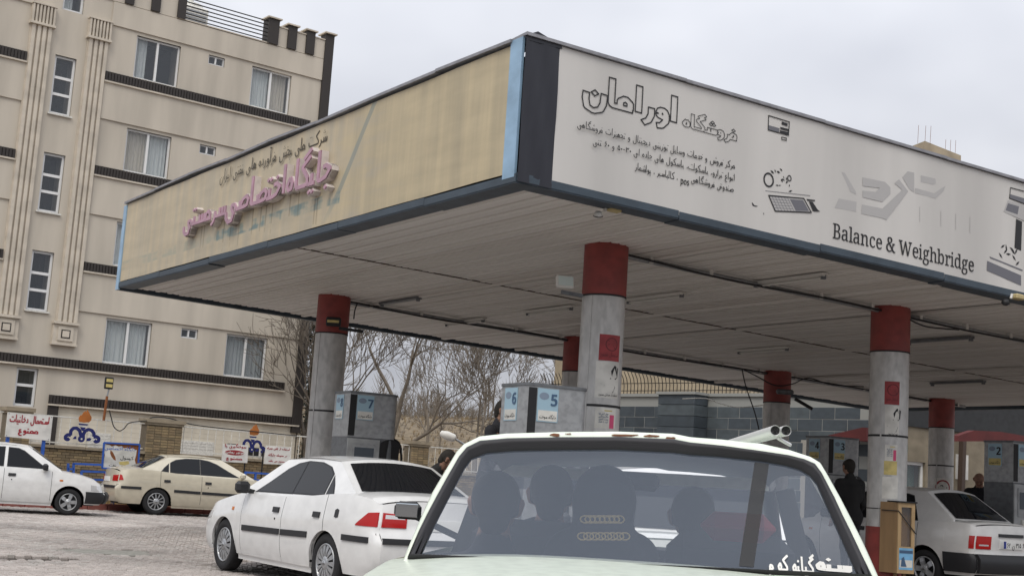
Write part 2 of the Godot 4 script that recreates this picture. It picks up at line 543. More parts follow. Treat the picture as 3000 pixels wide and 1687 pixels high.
func make_materials() -> void:
	var fine := grey_noise("fine", 512, .02, .80, 1.12, 5)
	var blotch := grey_noise("blotch", 512, .008, .84, 1.08, 5)
	var streak := grey_noise("streak", 512, .012, .87, 1.05, 5, 1.0, .10)
	var grit := grey_noise("grit", 512, .12, .6, 1.3, 3)
	mat("stone", col(200, 191, 176), .85, 0, streak, .21)
	mat("stone_trim", col(206, 196, 180), .8, 0, blotch, .4)
	mat("dark_band", col(52, 46, 42), .6, 0, grit, 1.2)
	mat("white_pvc", col(226, 226, 224), .4)
	mat("curtain", col(222, 228, 226), .9)
	mat("curtain_cream", col(214, 208, 194), .9)
	mat("curtain_grey", col(186, 192, 192), .9)
	mat("room_wall", col(150, 146, 138), .9)
	mat("black", col(20, 20, 22), .6)
	mat("siding", col(214, 206, 188), .75, 0, streak, .3)
	mat("brick_a", col(140, 122, 94), .9, 0, blotch, 1.4)
	mat("brick_b", col(124, 110, 86), .9, 0, blotch, 1.2)
	mat("brick_c", col(150, 132, 100), .9, 0, blotch, 1.6)
	mat("mortar", col(116, 106, 90), .95, 0, fine, 2.0)
	mat("coping", col(150, 138, 118), .9, 0, blotch, 1.0)
	mat("white_paint", col(218, 216, 208), .55, 0, fine, 1.5)
	mat("blue_paint", col(46, 92, 178), .5, 0, blotch, 1.2)
	mat("sign_white", col(222, 220, 214), .5, 0, blotch, .8)
	mat("red_ink", col(150, 36, 46), .6)
	mat("black_ink", col(28, 28, 30), .6)
	mat("emblem_blue", col(24, 32, 96), .5)
	mat("flame_orange", col(176, 104, 42), .5, 0, blotch, 1.0)
	mat("rust", col(132, 80, 44), .9, 0, blotch, 2.0)
	mat("cable", col(24, 24, 26), .6)
	mat("metal_grey", col(150, 152, 154), .45, .4, fine, 1.0)
	mat("pane_glass").albedo_color = Color(.34, .38, .42, .12)
	mats["pane_glass"].transparency = BaseMaterial3D.TRANSPARENCY_ALPHA
	mats["pane_glass"].roughness = .02
	mats["pane_glass"].metallic = 0.0
	make_canopy_materials()
	mat("dark_glass", col(32, 35, 40), .04)
	mats["dark_glass"].metallic_specular = .5

func rects_with_holes(mb: MB, x0: float, x1: float, y0: float, y1: float, gaps: Array, map: Callable, off: float, deep: float) -> void:
	# a wall face with openings [xa, xb, ya, yb] and their reveals
	var xs := [x0, x1]
	var ys := [y0, y1]
	for g in gaps:
		for q in [g[0], g[1]]:
			if q > x0 and q < x1 and not xs.has(q): xs.append(q)
		for q in [g[2], g[3]]:
			if q > y0 and q < y1 and not ys.has(q): ys.append(q)
	xs.sort(); ys.sort()
	for i in xs.size() - 1:
		for j in ys.size() - 1:
			var cx: float = (xs[i] + xs[i + 1]) * .5
			var cy: float = (ys[j] + ys[j + 1]) * .5
			var open := false
			for g in gaps:
				if cx > g[0] and cx < g[1] and cy > g[2] and cy < g[3]: open = true
			if not open:
				mb.quad(map.call(xs[i], ys[j], off), map.call(xs[i], ys[j + 1], off), map.call(xs[i + 1], ys[j + 1], off), map.call(xs[i + 1], ys[j], off))
	for g in gaps:
		var c := [[g[0], g[2]], [g[0], g[3]], [g[1], g[3]], [g[1], g[2]]]
		for q in 4:
			var a = c[q]; var b = c[(q + 1) % 4]
			mb.quad(map.call(a[0], a[1], off), map.call(a[0], a[1], off - deep), map.call(b[0], b[1], off - deep), map.call(b[0], b[1], off))
func slab(mb: MB, map: Callable, x0: float, x1: float, y0: float, y1: float, z0: float, z1: float) -> MB:
	return mb.prism(PackedVector2Array([Vector2(x0, y0), Vector2(x1, y0), Vector2(x1, y1), Vector2(x0, y1)]), map, z0, z1)

func window_unit(b: Node3D, map: Callable, x0: float, x1: float, y0: float, y1: float, splits: Array, rows: Array, back: float, cover: Array, rng: RandomNumberGenerator, fw := .06) -> void:
	# a white framed window set back in its opening; splits and rows are the inner bars as fractions
	var f := MB.new()
	slab(f, map, x0, x0 + fw, y0, y1, back - .05, back + .02)
	slab(f, map, x1 - fw, x1, y0, y1, back - .05, back + .02)
	slab(f, map, x0 + fw, x1 - fw, y0, y0 + fw, back - .05, back + .018)
	slab(f, map, x0 + fw, x1 - fw, y1 - fw, y1, back - .05, back + .018)
	var xs := [x0 + fw]
	for s in splits:
		var x := lerpf(x0, x1, s)
		slab(f, map, x - fw * .6, x + fw * .6, y0 + fw, y1 - fw, back - .045, back + .025)
		xs.append(x - fw * .6); xs.append(x + fw * .6)
	xs.append(x1 - fw)
	var ys := [y0 + fw]
	for s in rows:
		var y := lerpf(y0, y1, s)
		slab(f, map, x0 + fw, x1 - fw, y - fw * .6, y + fw * .6, back - .045, back + .022)
		ys.append(y - fw * .6); ys.append(y + fw * .6)
	ys.append(y1 - fw)
	var w := wobj("window", f, mats.white_pvc, b)
	for i in range(0, xs.size(), 2):
		for j in range(0, ys.size(), 2):
			var p := MB.new()
			slab(p, map, xs[i], xs[i + 1], ys[j], ys[j + 1], back - .016, back - .008)
			var pn := wobj("pane", p, mats.pane_glass, w)
			pn.transform = Transform3D()
	for cv in cover:
		# a hanging curtain with folds between two fractions of the width
		var rows2 := []
		var n := 40
		var xa := lerpf(x0 + fw, x1 - fw, cv[0]); var xb := lerpf(x0 + fw, x1 - fw, cv[1])
		var ph := rng.randf() * 6
		for y in [y1 - .02, (y0 + y1) * .5, y0 + .02]:
			var line := PackedVector3Array()
			for q in n + 1:
				var u := float(q) / n
				line.append(map.call(lerpf(xa, xb, u), y, back - .16 + .028 * sin(u * (xb - xa) * (30 + ph * 4) + ph + sin(u * 9 + ph)) + .01 * sin(u * 90)))
			rows2.append(line)
		var cn := wobj("curtain", MB.new().grid(rows2), mats[["curtain", "curtain", "curtain_grey", "curtain_cream"][rng.randi() % 4]], w)
		cn.transform = Transform3D()
	# the room behind: plain walls, dark only because little light gets in
	var rm := MB.new()
	var q := [[x0 - .6, y0 - .5], [x0 - .6, y1 + .4], [x1 + .6, y1 + .4], [x1 + .6, y0 - .5]]
	var h := [[x0, y0], [x0, y1], [x1, y1], [x1, y0]]
	for i in 4:
		var e: Array = q[i]; var g: Array = q[(i + 1) % 4]
		var e2: Array = h[i]; var g2: Array = h[(i + 1) % 4]
		rm.quad(map.call(e[0], e[1], -.78), map.call(e[0], e[1], -3.2), map.call(g[0], g[1], -3.2), map.call(g[0], g[1], -.78))
		rm.quad(map.call(e[0], e[1], -.78), map.call(e2[0], e2[1], -.78), map.call(g2[0], g2[1], -.78), map.call(g[0], g[1], -.78))
	rm.quad(map.call(q[0][0], q[0][1], -3.2), map.call(q[1][0], q[1][1], -3.2), map.call(q[2][0], q[2][1], -3.2), map.call(q[3][0], q[3][1], -3.2))
	var rn := wobj("room", rm, mats.room_wall, w)
	rn.transform = Transform3D()

func make_apartment_building() -> void:
	var rng := RandomNumberGenerator.new()
	rng.seed = 5
	var b := thing("apartment_building", "cream stone apartment block with dark ribbed bands and roof pilasters", "building", fac(0, 0))
	var m := func(s, t, o): return fac(s, t, o)
	var L := -9.0
	# openings
	var gaps := []
	var tops := [14.72, 11.66, 8.62, 5.56]
	for t in tops:
		for x in [-.39, 3.70, -6.3]:
			gaps.append([x, x + 1.5, t - 1.40, t])
		gaps.append([2.1, 2.68, t - .32, t - .01])
	var tall := [[13.45, 11.60], [10.36, 8.53], [7.32, 5.50]]
	for t in tall: gaps.append([-2.89, -2.23, t[1], t[0]])
	gaps.append([-2.93, -2.30, 2.62, 3.76])
	gaps.append([-2.85, -2.20, 14.92, 16.4])
	var mb := MB.new()
	rects_with_holes(mb, L, 6.66, 2.75, 15.62, gaps, m, 0, .78)
	rects_with_holes(mb, L, -1.62, 0, 2.75, gaps, m, 0, .78)
	# depth of the block: sides, roof and back
	for q in [[[L, 0], [L, 15.6]], [[6.66, 15.6], [6.66, 0]], [[L, 15.6], [6.66, 15.6]]]:
		mb.quad(fac(q[0][0], q[0][1], 0), fac(q[1][0], q[1][1], 0), fac(q[1][0], q[1][1], -14), fac(q[0][0], q[0][1], -14))
	mb.quad(fac(L, 0, -14), fac(6.66, 0, -14), fac(6.66, 15.6, -14), fac(L, 15.6, -14))
	wobj("wall", mb, mats.stone, b)
	# spandrels standing proud between a band and the lintel line below it
	for t in [[12.95, 11.77], [9.90, 8.71], [6.86, 5.66]]:
		for x in [[-1.30, 6.35], [L, -3.75]]:
			wobj("spandrel", slab(MB.new(), m, x[0], x[1], t[1], t[0], .002, .05), mats.stone, b)
	wobj("spandrel", slab(MB.new(), m, -1.27, 6.35, 14.84, 15.6, .002, .05), mats.stone, b)
	wobj("spandrel", slab(MB.new(), m, L, -3.75, 14.84, 15.6, .002, .05), mats.stone, b)
	# dark ribbed bands, each with a thin ledge under it
	for t in [[13.30, 13.0], [10.25, 9.96], [7.19, 6.91]]:
		for x in [[-1.31, 6.05], [L, -3.75]]: ribbed(b, x[0], x[1], t[1], t[0], m)
	ribbed(b, L, 5.95, 3.88, 4.15, m)
	ribbed(b, -1.90, 6.60, 2.76, 3.03, m)
	wobj("dark_band", slab(MB.new(), m, -1.90, -1.58, 0, 2.755, .002, .05), mats.dark_band, b)
	# ground floor of horizontal boards, set back under the lowest band
	var y := .1
	while y < 2.7:
		wobj("siding_board", slab(MB.new(), m, -1.57, 6.58, y, minf(y + .148, 2.74), -.06, -.03), mats.siding, b)
		y += .152
	wobj("wall_backing", slab(MB.new(), m, -1.60, 6.60, 0, 2.75, -.30, -.065), mats.stone_trim, b)
	# ground floor openings in front of the boards
	for w in [[-.55, .15, .55, 2.0], [1.66, 3.62, .62, 1.98]]:
		var fr := MB.new()
		slab(fr, m, w[0], w[1], w[2], w[3], -.028, -.01)
		var sh := wobj("shutter", fr, mats.white_paint, b)
		var n := int((w[3] - w[2]) / .09)
		for i in n:
			var lam := slab(MB.new(), m, w[0] + .03, w[1] - .03, w[2] + .02 + i * .09, w[2] + .095 + i * .09, -.0095, .004)
			var lo := wobj("slat", lam, mats.white_paint, sh)
			lo.transform = Transform3D()
	for w in [[1.1, 1.3, 1.55, 1.85], [4.1, 4.4, 1.68, 1.98], [4.75, 5.45, 1.62, 1.90], [5.75, 6.30, 1.60, 1.92]]:
		wobj("vent_opening", slab(MB.new(), m, w[0], w[1], w[2], w[3], -.028, -.012), mats.black, b)
	for i in 6:
		var x := 5.02 + i * .235
		if i > 0: wobj("vent_bar", slab(MB.new(), m, x, x + .05, 1.58, 1.95, -.011, .01), mats.white_paint, b)
	# windows
	var ci := 0
	var covers := [[[0, .28]], [[0, .5], [.52, 1]], [], [[0, .5], [.5, 1]], [[0, .5], [.5, 1]], [], [[0, .5], [.5, 1]], [[0, .5], [.5, 1]], [], [[0, .5], [.55, 1]], [[0, .5], [.5, 1]], []]
	for t in tops:
		for x in [-.39, 3.70, -6.3]:
			window_unit(b, m, x, x + 1.5, t - 1.40, t, [.5], [], -.1, covers[ci], rng)
			ci += 1
		window_unit(b, m, 2.1, 2.68, t - .32, t - .01, [.48], [], -.08, [], rng, .045)
	for t in tall: window_unit(b, m, -2.89, -2.23, t[1], t[0], [], [.345, .63], -.1, [], rng, .07)
	window_unit(b, m, -2.93, -2.30, 2.62, 3.76, [], [.55], -.1, [], rng, .07)
	window_unit(b, m, -2.85, -2.20, 14.92, 16.4, [], [.6], -.1, [[0, .6]], rng, .07)
	for t in tall: wobj("window_sill", slab(MB.new(), m, -2.94, -2.18, t[1] - .05, t[1], .002, .07), mats.white_paint, b)
	for t in tops:
		for x in [-.39, 3.70]:
			wobj("window_sill", slab(MB.new(), m, x - .02, x + 1.52, t - 1.43, t - 1.405, .002, .06), mats.stone_trim, b)
	# fluted pilasters
	for x in [-2.0, -3.78]:
		var sh := MB.new()
		slab(sh, m, x + .03, x + .69, 5.27, 14.2, .002, .06)
		for k in 4: slab(sh, m, x + .06 + k * .165, x + .06 + k * .165 + .105, 5.27, 14.2, .0605, .13)
		wobj("pilaster_shaft", sh, mats.stone_trim, b)
		var cp := MB.new()
		slab(cp, m, x - .03, x + .75, 14.2, 14.27, .002, .20)
		slab(cp, m, x, x + .72, 14.271, 14.84, .002, .08)
		slab(cp, m, x - .02, x + .74, 14.841, 14.88, .002, .19)
		for k in 7: slab(cp, m, x + .01 + k * .107, x + .065 + k * .107, 14.271, 14.84, .081, .17)
		wobj("pilaster_capital", cp, mats.stone_trim, b)
		var bs := MB.new()
		slab(bs, m, x - .06, x + .74, 5.18, 5.26, .002, .2)
		slab(bs, m, x - .03, x + .71, 4.60, 5.179, .002, .12)
		slab(bs, m, x - .05, x + .73, 4.54, 4.599, .002, .16)
		slab(bs, m, x + .1, x + .58, 4.68, 5.1, .121, .16)
		wobj("pilaster_base", bs, mats.stone_trim, b)
		var sq := MB.new()
		slab(sq, m, x + .2, x + .48, 4.76, 5.02, .161, .168)
		wobj("base_inlay", sq, mats.dark_band, b)
		wobj("base_inlay_centre", slab(MB.new(), m, x + .235, x + .445, 4.795, 4.985, .169, .18), mats.stone_trim, b)
	# corner pilaster, parapet, roof pilasters with caps, railing
	wobj("corner_pilaster", slab(MB.new(), m, 6.36, 6.70, 2.5, 16.55, -.3, .08), mats.dark_band, b)
	for p in [[4.20, 6.36, 16.30], [L, .85, 17.4]]:
		wobj("parapet", slab(MB.new(), m, p[0], p[1], 15.625, p[2], -.3, .03), mats.stone, b)
		wobj("parapet_coping", slab(MB.new(), m, p[0] + .002, p[1] - .002, p[2] + .002, p[2] + .04, -.33, .06), mats.stone_trim, b)
	wobj("parapet_coping", slab(MB.new(), m, .85, 4.2, 15.625, 15.66, -.3, .07), mats.stone_trim, b)
	for p in [[4.12, 4.52, 16.52], [4.88, 5.22, 16.46], [5.60, 5.93, 16.46], [.84, 1.12, 17.3], [-.06, .24, 17.3], [-.93, -.64, 17.3]]:
		wobj("roof_pilaster", slab(MB.new(), m, p[0], p[1], 15.64, p[2], -.34, .1), mats.dark_band, b)
		wobj("pilaster_cap", slab(MB.new(), m, p[0] - .07, p[1] + .07, p[2] + .001, p[2] + .05, -.4, .16), mats.stone_trim, b)
	wobj("pilaster_cap", slab(MB.new(), m, 6.29, 6.77, 16.552, 16.6, -.4, .16), mats.stone_trim, b)
	for i in 6:
		wobj("rail", MB.new().tube([fac(1.12, 15.74 + i * .135, 0), fac(4.14, 15.74 + i * .135, 0)], .02, 6), mats.black, b)
	# roof cooler behind the railing
	var rc := thing("roof_cooler", "pale evaporative cooler with a pipe standing behind the roof railing", "cooler", fac(1.95, 15.66, -1.6))
	var c := fac(1.95, 15.66, -1.6)
	var bb := FAC.basis()
	wobj("casing", MB.new().cbox(c + Vector3(0, .55, 0), Vector3(1.0, .9, .9), .05, bb), mats.white_paint, rc)
	var lv := MB.new()
	for i in 6: lv.box(c + Vector3(0, .2 + i * .12, 0) + FAC.N * .455, Vector3(.85, .05, .015), bb)
	wobj("louvre", lv, mats.metal_grey, rc)
	wobj("base", MB.new().box(c + Vector3(.0, .05, 0), Vector3(1.1, .1, 1.0), bb), mats.rust, rc)
	wobj("pipe", MB.new().tube([c + Vector3(0, 1.0, 0), c + Vector3(0, 2.6, 0)], .09, 10), mats.white_paint, rc)
	wobj("tank_lid", MB.new().lathe([[.4, 0], [.42, .12], [.2, .2], [0, .2]], 16, Transform3D(Basis(), c + Vector3(.0, 1.0, 0))), mats.white_paint, rc)

func ribbed(b: Node3D, x0: float, x1: float, y0: float, y1: float, m: Callable) -> void:
	if y0 > y1:
		var q := y0; y0 = y1; y1 = q
	var mb := MB.new()
	slab(mb, m, x0, x1, y0, y1, .002, .055)
	var n := int((x1 - x0) / .098)
	var st := (x1 - x0) / n
	for i in n: slab(mb, m, x0 + st * i + .012, x0 + st * (i + 1) - .012, y0 + .004, y1 - .004, .056, .088)
	wobj("dark_band", mb, mats.dark_band, b)
	wobj("band_ledge", slab(MB.new(), m, x0 - .01, x1 + .01, y0 - .05, y0 - .001, .002, .11), mats.stone_trim, b)

# ---------------------------------------------------------------- canopy over the pumps
var CAN_D := 18.4       # length along the printed side
var CAN_A := 12.0       # depth along the lanes
const FH := 1.46
func make_canopy() -> void:
	var c := thing("station_canopy", "flat filling station canopy with slatted soffit, beige and printed fascias", "canopy", cano(0, 0, -4.279 + 0.0))
	var lm := func(s, t, o): return LFA.p(s, t, o)
	var rm := func(s, t, o): return RFA.p(s, t, o)
	# structure behind the fascias
	var core := MB.new()
	var top := func(a, d, u): return cano(a, d, u)
	for f in [[.12, .12], [1.35, 1.35]]:
		core.quad(top.call(.1, .1, f[0]), top.call(CAN_A - .1, .1, f[0]), top.call(CAN_A - .1, CAN_D - .1, f[0]), top.call(.1, CAN_D - .1, f[0]))
	for e in [[[.1, .1], [CAN_A - .1, .1]], [[CAN_A - .1, .1], [CAN_A - .1, CAN_D - .1]], [[CAN_A - .1, CAN_D - .1], [.1, CAN_D - .1]], [[.1, CAN_D - .1], [.1, .1]]]:
		core.quad(top.call(e[0][0], e[0][1], .12), top.call(e[0][0], e[0][1], 1.35), top.call(e[1][0], e[1][1], 1.35), top.call(e[1][0], e[1][1], .12))
	wobj("roof_structure", core, mats.black, c)
	# soffit: one slat after another, running along the lanes
	var pitch := .105
	var n := int((CAN_D - .3) / pitch)
	var rng := RandomNumberGenerator.new()
	rng.seed = 8
	var ea := ADIR.normalized()
	var variants := []
	for kind in 3:
		# a pan with turned-up edges: shallow trough profile
		var mb := MB.new()
		var wv := DDIR.normalized()
		var up := Vector3.UP
		var prof := [[.0, .045], [.004, .008], [.012, 0.0], [.079, 0.0], [.087, .008], [.091, .045]]
		var rows := []
		for q in prof:
			rows.append(PackedVector3Array([wv * q[0] + up * q[1], wv * q[0] + up * q[1] + ea * (CAN_A - .36) * .5, wv * q[0] + up * q[1] + ea * (CAN_A - .36)]))
		for i in rows.size() - 1:
			mb.quad(rows[i][0], rows[i][2], rows[i + 1][2], rows[i + 1][0])
		variants.append(mb.mesh())
	for i in n:
		var d := .16 + i * pitch
		if i in [31, 73, 98, 122]: continue          # a slat has fallen out
		var o := MeshInstance3D.new()
		o.name = "soffit_slat"
		o.mesh = variants[0]
		o.material_override = mats[["slat_a", "slat_b", "slat_c", "slat_d"][rng.randi() % 4]]
		c.add_child(o, true)
		var sag := rng.randf_range(-.006, .006) - (.03 if i in [30, 74, 97, 123, 58] else 0.0)
		o.global_transform = Transform3D(Basis().rotated(ea, rng.randf_range(-.05, .05)), cano(.18, d, .0 + sag))
	# joint strip across the slats and the two column-line conduits
	for a in [5.55]:
		var js := MB.new()
		js.bar(cano(a, .2, -.004), cano(a, CAN_D - .2, -.004), .035, .012)
		wobj("joint_strip", js, mats.slat_dark, c)
	# steel edge trim under the fascias
	for e in [[LFA, -CAN_A, .02], [RFA, -.02, CAN_D]]:
		var fr: Frame = e[0]
		var k := 0
		var s: float = e[1]
		while s < e[2] - .1:
			var s2 := minf(s + 2.05, e[2])
			var tr := MB.new()
			var fm := func(x, y, o): return fr.p(x, y, o)
			var dz: float = [.0, -.010, .006, -.005][k % 4]
			slab(tr, fm, s + .004, s2 - .004, -.012 + dz, .07 + dz, -.10, .028)
			slab(tr, fm, s + .004, s2 - .004, -.026 + dz, -.013 + dz, -.24, .02)
			wobj("edge_trim", tr, mats.trim_blue, c)
			s = s2; k += 1
	# back and far edges
	for e in [[cano(CAN_A, 0), cano(CAN_A, CAN_D)], [cano(0, CAN_D), cano(CAN_A, CAN_D)]]:
		var bk := MB.new()
		bk.bar(e[0] + Vector3(0, .75, 0), e[1] + Vector3(0, .75, 0), .04, 1.42)
		wobj("plain_fascia", bk, mats.fascia_plain, c)
		var tr := MB.new()
		tr.bar(e[0] + Vector3(0, .0, 0), e[1] + Vector3(0, .0, 0), .12, .10)
		wobj("edge_trim", tr, mats.trim_blue, c)
	# beige fascia, one sheet with its stains
	var lf := MB.new()
	var rows := []
	for t in [0.085, .5, 1.0, FH]:
		var line := PackedVector3Array()
		for i in 25:
			var s := lerpf(-CAN_A, -.228, i / 24.0)
			line.append(LFA.p(s, t, .012 + .006 * sin(i * 1.7 + t)))
		rows.append(line)
	lf.grid(rows)
	for i in lf.t.size(): lf.t[i].y = 1.0 - lf.t[i].y
	wobj("beige_fascia", lf, fascia_material(), c)
	wobj("corner_strip", slab(MB.new(), lm, -.225, -.012, .03, 1.50, .0, .030), mats.sky_blue, c)
	wobj("corner_strip", slab(MB.new(), lm, -CAN_A - .05, -CAN_A + .09, -.05, 1.44, .0, .035), mats.sky_blue, c)
	# black wrap round the near corner, slightly creased
	var bw := []
	for i in 7:
		var line := PackedVector3Array()
		var t := lerpf(-.02, 1.52, i / 6.0)
		for j in 6:
			var s := lerpf(-.014, .398, j / 5.0)
			line.append(RFA.p(s, t + (.02 if i == 6 and j < 3 else 0.0), .03 + .008 * sin(j * 1.9 + i * 1.3)))
		bw.append(line)
	wobj("black_wrap", MB.new().grid(bw), mats.black_vinyl, c)
	var fl := MB.new()
	fl.prism(PackedVector2Array([Vector2(-.05, 1.49), Vector2(.12, 1.58), Vector2(.42, 1.50), Vector2(.42, 1.47), Vector2(.0, 1.46)]), rm, .028, .034)
	wobj("torn_vinyl_flap", fl, mats.black_vinyl, c)
	# printed banner
	var bn := []
	for i in 4:
		var line := PackedVector3Array()
		for j in 41:
			var s := lerpf(.4, CAN_D, j / 40.0)
			line.append(RFA.p(s, lerpf(.02, 1.50, i / 3.0), .022 + .003 * sin(j * 2.1 + i)))
		bn.append(line)
	wobj("printed_banner", MB.new().grid(bn), mats.banner, c)
	# capping along the top edges, in lengths that do not quite line up
	for e in [[LFA, -CAN_A, -.2, 8], [RFA, -.02, CAN_D, 9]]:
		var fr: Frame = e[0]
		var fm := func(x, y, o): return fr.p(x, y, o)
		for k in e[3]:
			var s0: float = lerpf(e[1], e[2], float(k) / e[3])
			var s1: float = lerpf(e[1], e[2], float(k + 1) / e[3])
			var y0: float = FH + ([.01, .03, .05, .02, .045, .015, .03, .04][k % 8] if fr == LFA else .045)
			var y1: float = FH + ([.02, .045, .03, .04, .02, .03, .03, .02][k % 8] if fr == LFA else .05)
			var cp := MB.new()
			cp.prism(PackedVector2Array([Vector2(s0, y0), Vector2(s1, y1), Vector2(s1 + .004, y1 + .034), Vector2(s0, y0 + .034)]), fm, -.25, .055)
			wobj("top_capping", cp, mats.capping, c)
	# small painted line and the raised letters
	var ink := MB.new()
	var r1 := on(LFA, Z("W9", 1785, 150))
	var l1 := on(LFA, Z("W9", 520, 670))
	write_fit(ink, "شرکت ملی پخش فرآورده های نفتی ایران", lm, Vector2(r1.x, r1.y - .06), l1.x, .17, .15, .022)
	wobj("painted_lettering", ink, mats.faded_ink, c)
	raised_letters(c, lm)
	banner_print(c, rm)

func raised_letters(c: Node3D, lm: Callable) -> void:
	var words := [["جایگاه", 1890, 1360, 1600, 712, .40], ["اختصاصی", 1350, 640, 1050, 905, .40], ["سرمستی", 640, 140, 420, 1118, .34]]
	for w in words:
		var base_pt := on(LFA, Z("W9", w[3], w[4]))
		var rx := on(LFA, Z("W9", w[1], lerpf(560, 1150, (1880.0 - w[1]) / 1740.0))).x
		var lx := on(LFA, Z("W9", w[2], lerpf(560, 1150, (1880.0 - w[2]) / 1740.0))).x
		var tx := strokes(w[0])
		var sx: float = (rx - lx) / tx.width
		var sy: float = w[5] / 1.5
		var faces := pen(tx, .20, .95)
		var rims := pen(tx, .285, 1.0)
		for kind in 2:
			var mb := MB.new()
			var k := 0
			for pg in (rims if kind == 0 else faces):
				var q := PackedVector2Array()
				for p in pg: q.append(Vector2(rx + .07 + p.x * sx, base_pt.y - .05 + p.y * sy))
				mb.prism(q, lm, .012 if kind == 0 else .108, (.105 if kind == 0 else .122) + k * .0003)
				k += 1
			wobj("letter_rim" if kind == 0 else "letter_face", mb, mats.letter_rim if kind == 0 else mats.letter_pink, c)

func banner_print(c: Node3D, rm: Callable) -> void:
	var ink := MB.new()
	var grey := MB.new()
	var mid := MB.new()
	var P := func(v, x, y): return on(RFA, Z(v, x, y))
	# outlined heading words
	for w in [["اورامان", P.call("W10", 1190, 560), P.call("W10", 225, 400), .29, .014, .30], ["فروشگاه", P.call("W10", 1790, 770), P.call("W10", 1235, 660), .15, .008, .30]]:
		var tx := strokes(w[0])
		var sx: float = (w[1].x - w[2].x) / tx.width
		var sy: float = w[3] / 1.5
		holes.clear()
		var polys := []
		for pg in pen(tx, w[5], .9):
			var q := PackedVector2Array()
			for p in pg: q.append(Vector2(w[1].x + p.x * sx, (w[1].y + w[2].y) * .5 + (p.y - .1) * sy))
			polys.append(q)
		var rings := merged(polys)
		for h in holes: rings.append(h)
		var hw := MB.new()
		for rg in rings: outline(hw, rg, rm, w[4], .028)
		wobj("printed_heading", hw, mats.black_ink, c)
	# three lines of small text
	for w in [["مرکز فروش و خدمات وسایل توزینی دیجیتال و تجهیزات فروشگاهی", 1765, 1060, 150, 690, .075], ["انواع ترازو، باسکولت، باسکول های جاده ای ۰۳-۰۵ و ۰۶ تنی", 1760, 1190, 310, 860, .075]]:
		var r: Vector2 = P.call("W10", w[1], w[2])
		var l: Vector2 = P.call("W10", w[3], w[4])
		var tl := MB.new()
		write_fit(tl, w[0], rm, Vector2(r.x, (r.y + l.y) * .5), l.x, w[5], .17, .026)
		wobj("printed_line", tl, mats.black_ink, c)
	var r3: Vector2 = P.call("W10", 1748, 1310)
	var l3: Vector2 = P.call("W10", 1310, 1225)
	var tl3 := MB.new()
	write_fit(tl3, "صندوق فروشگاهی", rm, Vector2(r3.x, (r3.y + l3.y) * .5), l3.x, .075, .17, .026)
	r3 = P.call("W10", 1185, 1190); l3 = P.call("W10", 745, 1105)
	write_fit(tl3, "، کالباسبر ، پولشمار", rm, Vector2(r3.x, (r3.y + l3.y) * .5), l3.x, .075, .17, .026)
	wobj("printed_line", tl3, mats.black_ink, c)
	place_text(c, "pos", RFA, P.call("W10", 1210, 1215), P.call("W10", 1295, 1222), .10, mats.black_ink, false)
	place_text(c, "Balance & Weighbridge", RFA, P.call("W11", 572, 915), P.call("W11", 1570, 1150), .245, mats.black_ink, true)
	# drawing of a till display: frame, dark lower half, boxes
	var quadp := func(mb: MB, v: String, pts: Array, z: float) -> void:
		var q := PackedVector2Array()
		for i in range(0, pts.size(), 2): q.append(P.call(v, pts[i], pts[i + 1]))
		wobj("printed_patch", MB.new().prism(q, rm, 0, z, false), {ink: mats.black_ink, grey: mats.pale_ink, mid: mats.grey_ink}[mb], c)
	var ringp := func(mb: MB, v: String, pts: Array, w: float) -> void:
		var q := PackedVector2Array()
		for i in range(0, pts.size(), 2): q.append(P.call(v, pts[i], pts[i + 1]))
		var m1 := MB.new()
		outline(m1, q, rm, w, .028)
		wobj("printed_frame", m1, mats.black_ink, c)
	ringp.call(ink, "V7", [640, 360, 796, 408, 790, 508, 636, 468], .012)
	quadp.call(mid, "V7", [638, 432, 722, 456, 720, 488, 638, 466], .0265)
	quadp.call(ink, "V7", [740, 405, 784, 420, 782, 440, 738, 426], .027)
	quadp.call(ink, "V7", [728, 445, 792, 462, 790, 478, 728, 462], .027)
	quadp.call(ink, "V7", [726, 470, 790, 486, 788, 504, 726, 488], .0272)
	ringp.call(ink, "V7", [738, 522, 774, 530, 774, 548, 738, 540], .010)
	# worn drawing: ring, specks
	var ring := PackedVector2Array()
	var rc: Vector2 = P.call("V7", 640, 845)
	for i in 20: ring.append(rc + Vector2(cos(i * TAU / 20) * .068, sin(i * TAU / 20) * .075))
	outline(ink, ring, rm, .02, .027)
	var r2: Vector2 = P.call("V7", 797, 832)
	ring = PackedVector2Array()
	for i in 14: ring.append(r2 + Vector2(cos(i * TAU / 14) * .026, sin(i * TAU / 14) * .03))
	outline(ink, ring, rm, .012, .027)
	var rng := RandomNumberGenerator.new()
	rng.seed = 3
	for q in [[690, 775], [715, 780], [740, 770], [760, 850], [745, 845], [780, 860], [800, 890], [720, 890], [705, 880], [800, 930], [670, 790], [750, 825], [735, 855], [770, 840]]:
		var p: Vector2 = P.call("V7", q[0] + rng.randf_range(-6, 6), q[1] + rng.randf_range(-6, 6))
		var a := rng.randf() * TAU
		var d := Vector2(cos(a), sin(a)) * rng.randf_range(.015, .035)
		var e := Vector2(-d.y, d.x) * rng.randf_range(.2, .5)
		ink.prism(PackedVector2Array([p - d, p - e, p + d, p + e]), rm, 0, .0262, false)
	quadp.call(mid, "V7", [615, 925, 955, 961, 955, 965, 615, 929], .026)
	# keypad of a scale
	quadp.call(grey, "V7", [640, 962, 905, 985, 962, 1090, 690, 1080], .0255)
	ringp.call(ink, "V7", [640, 962, 905, 985, 962, 1090, 690, 1080], .014)
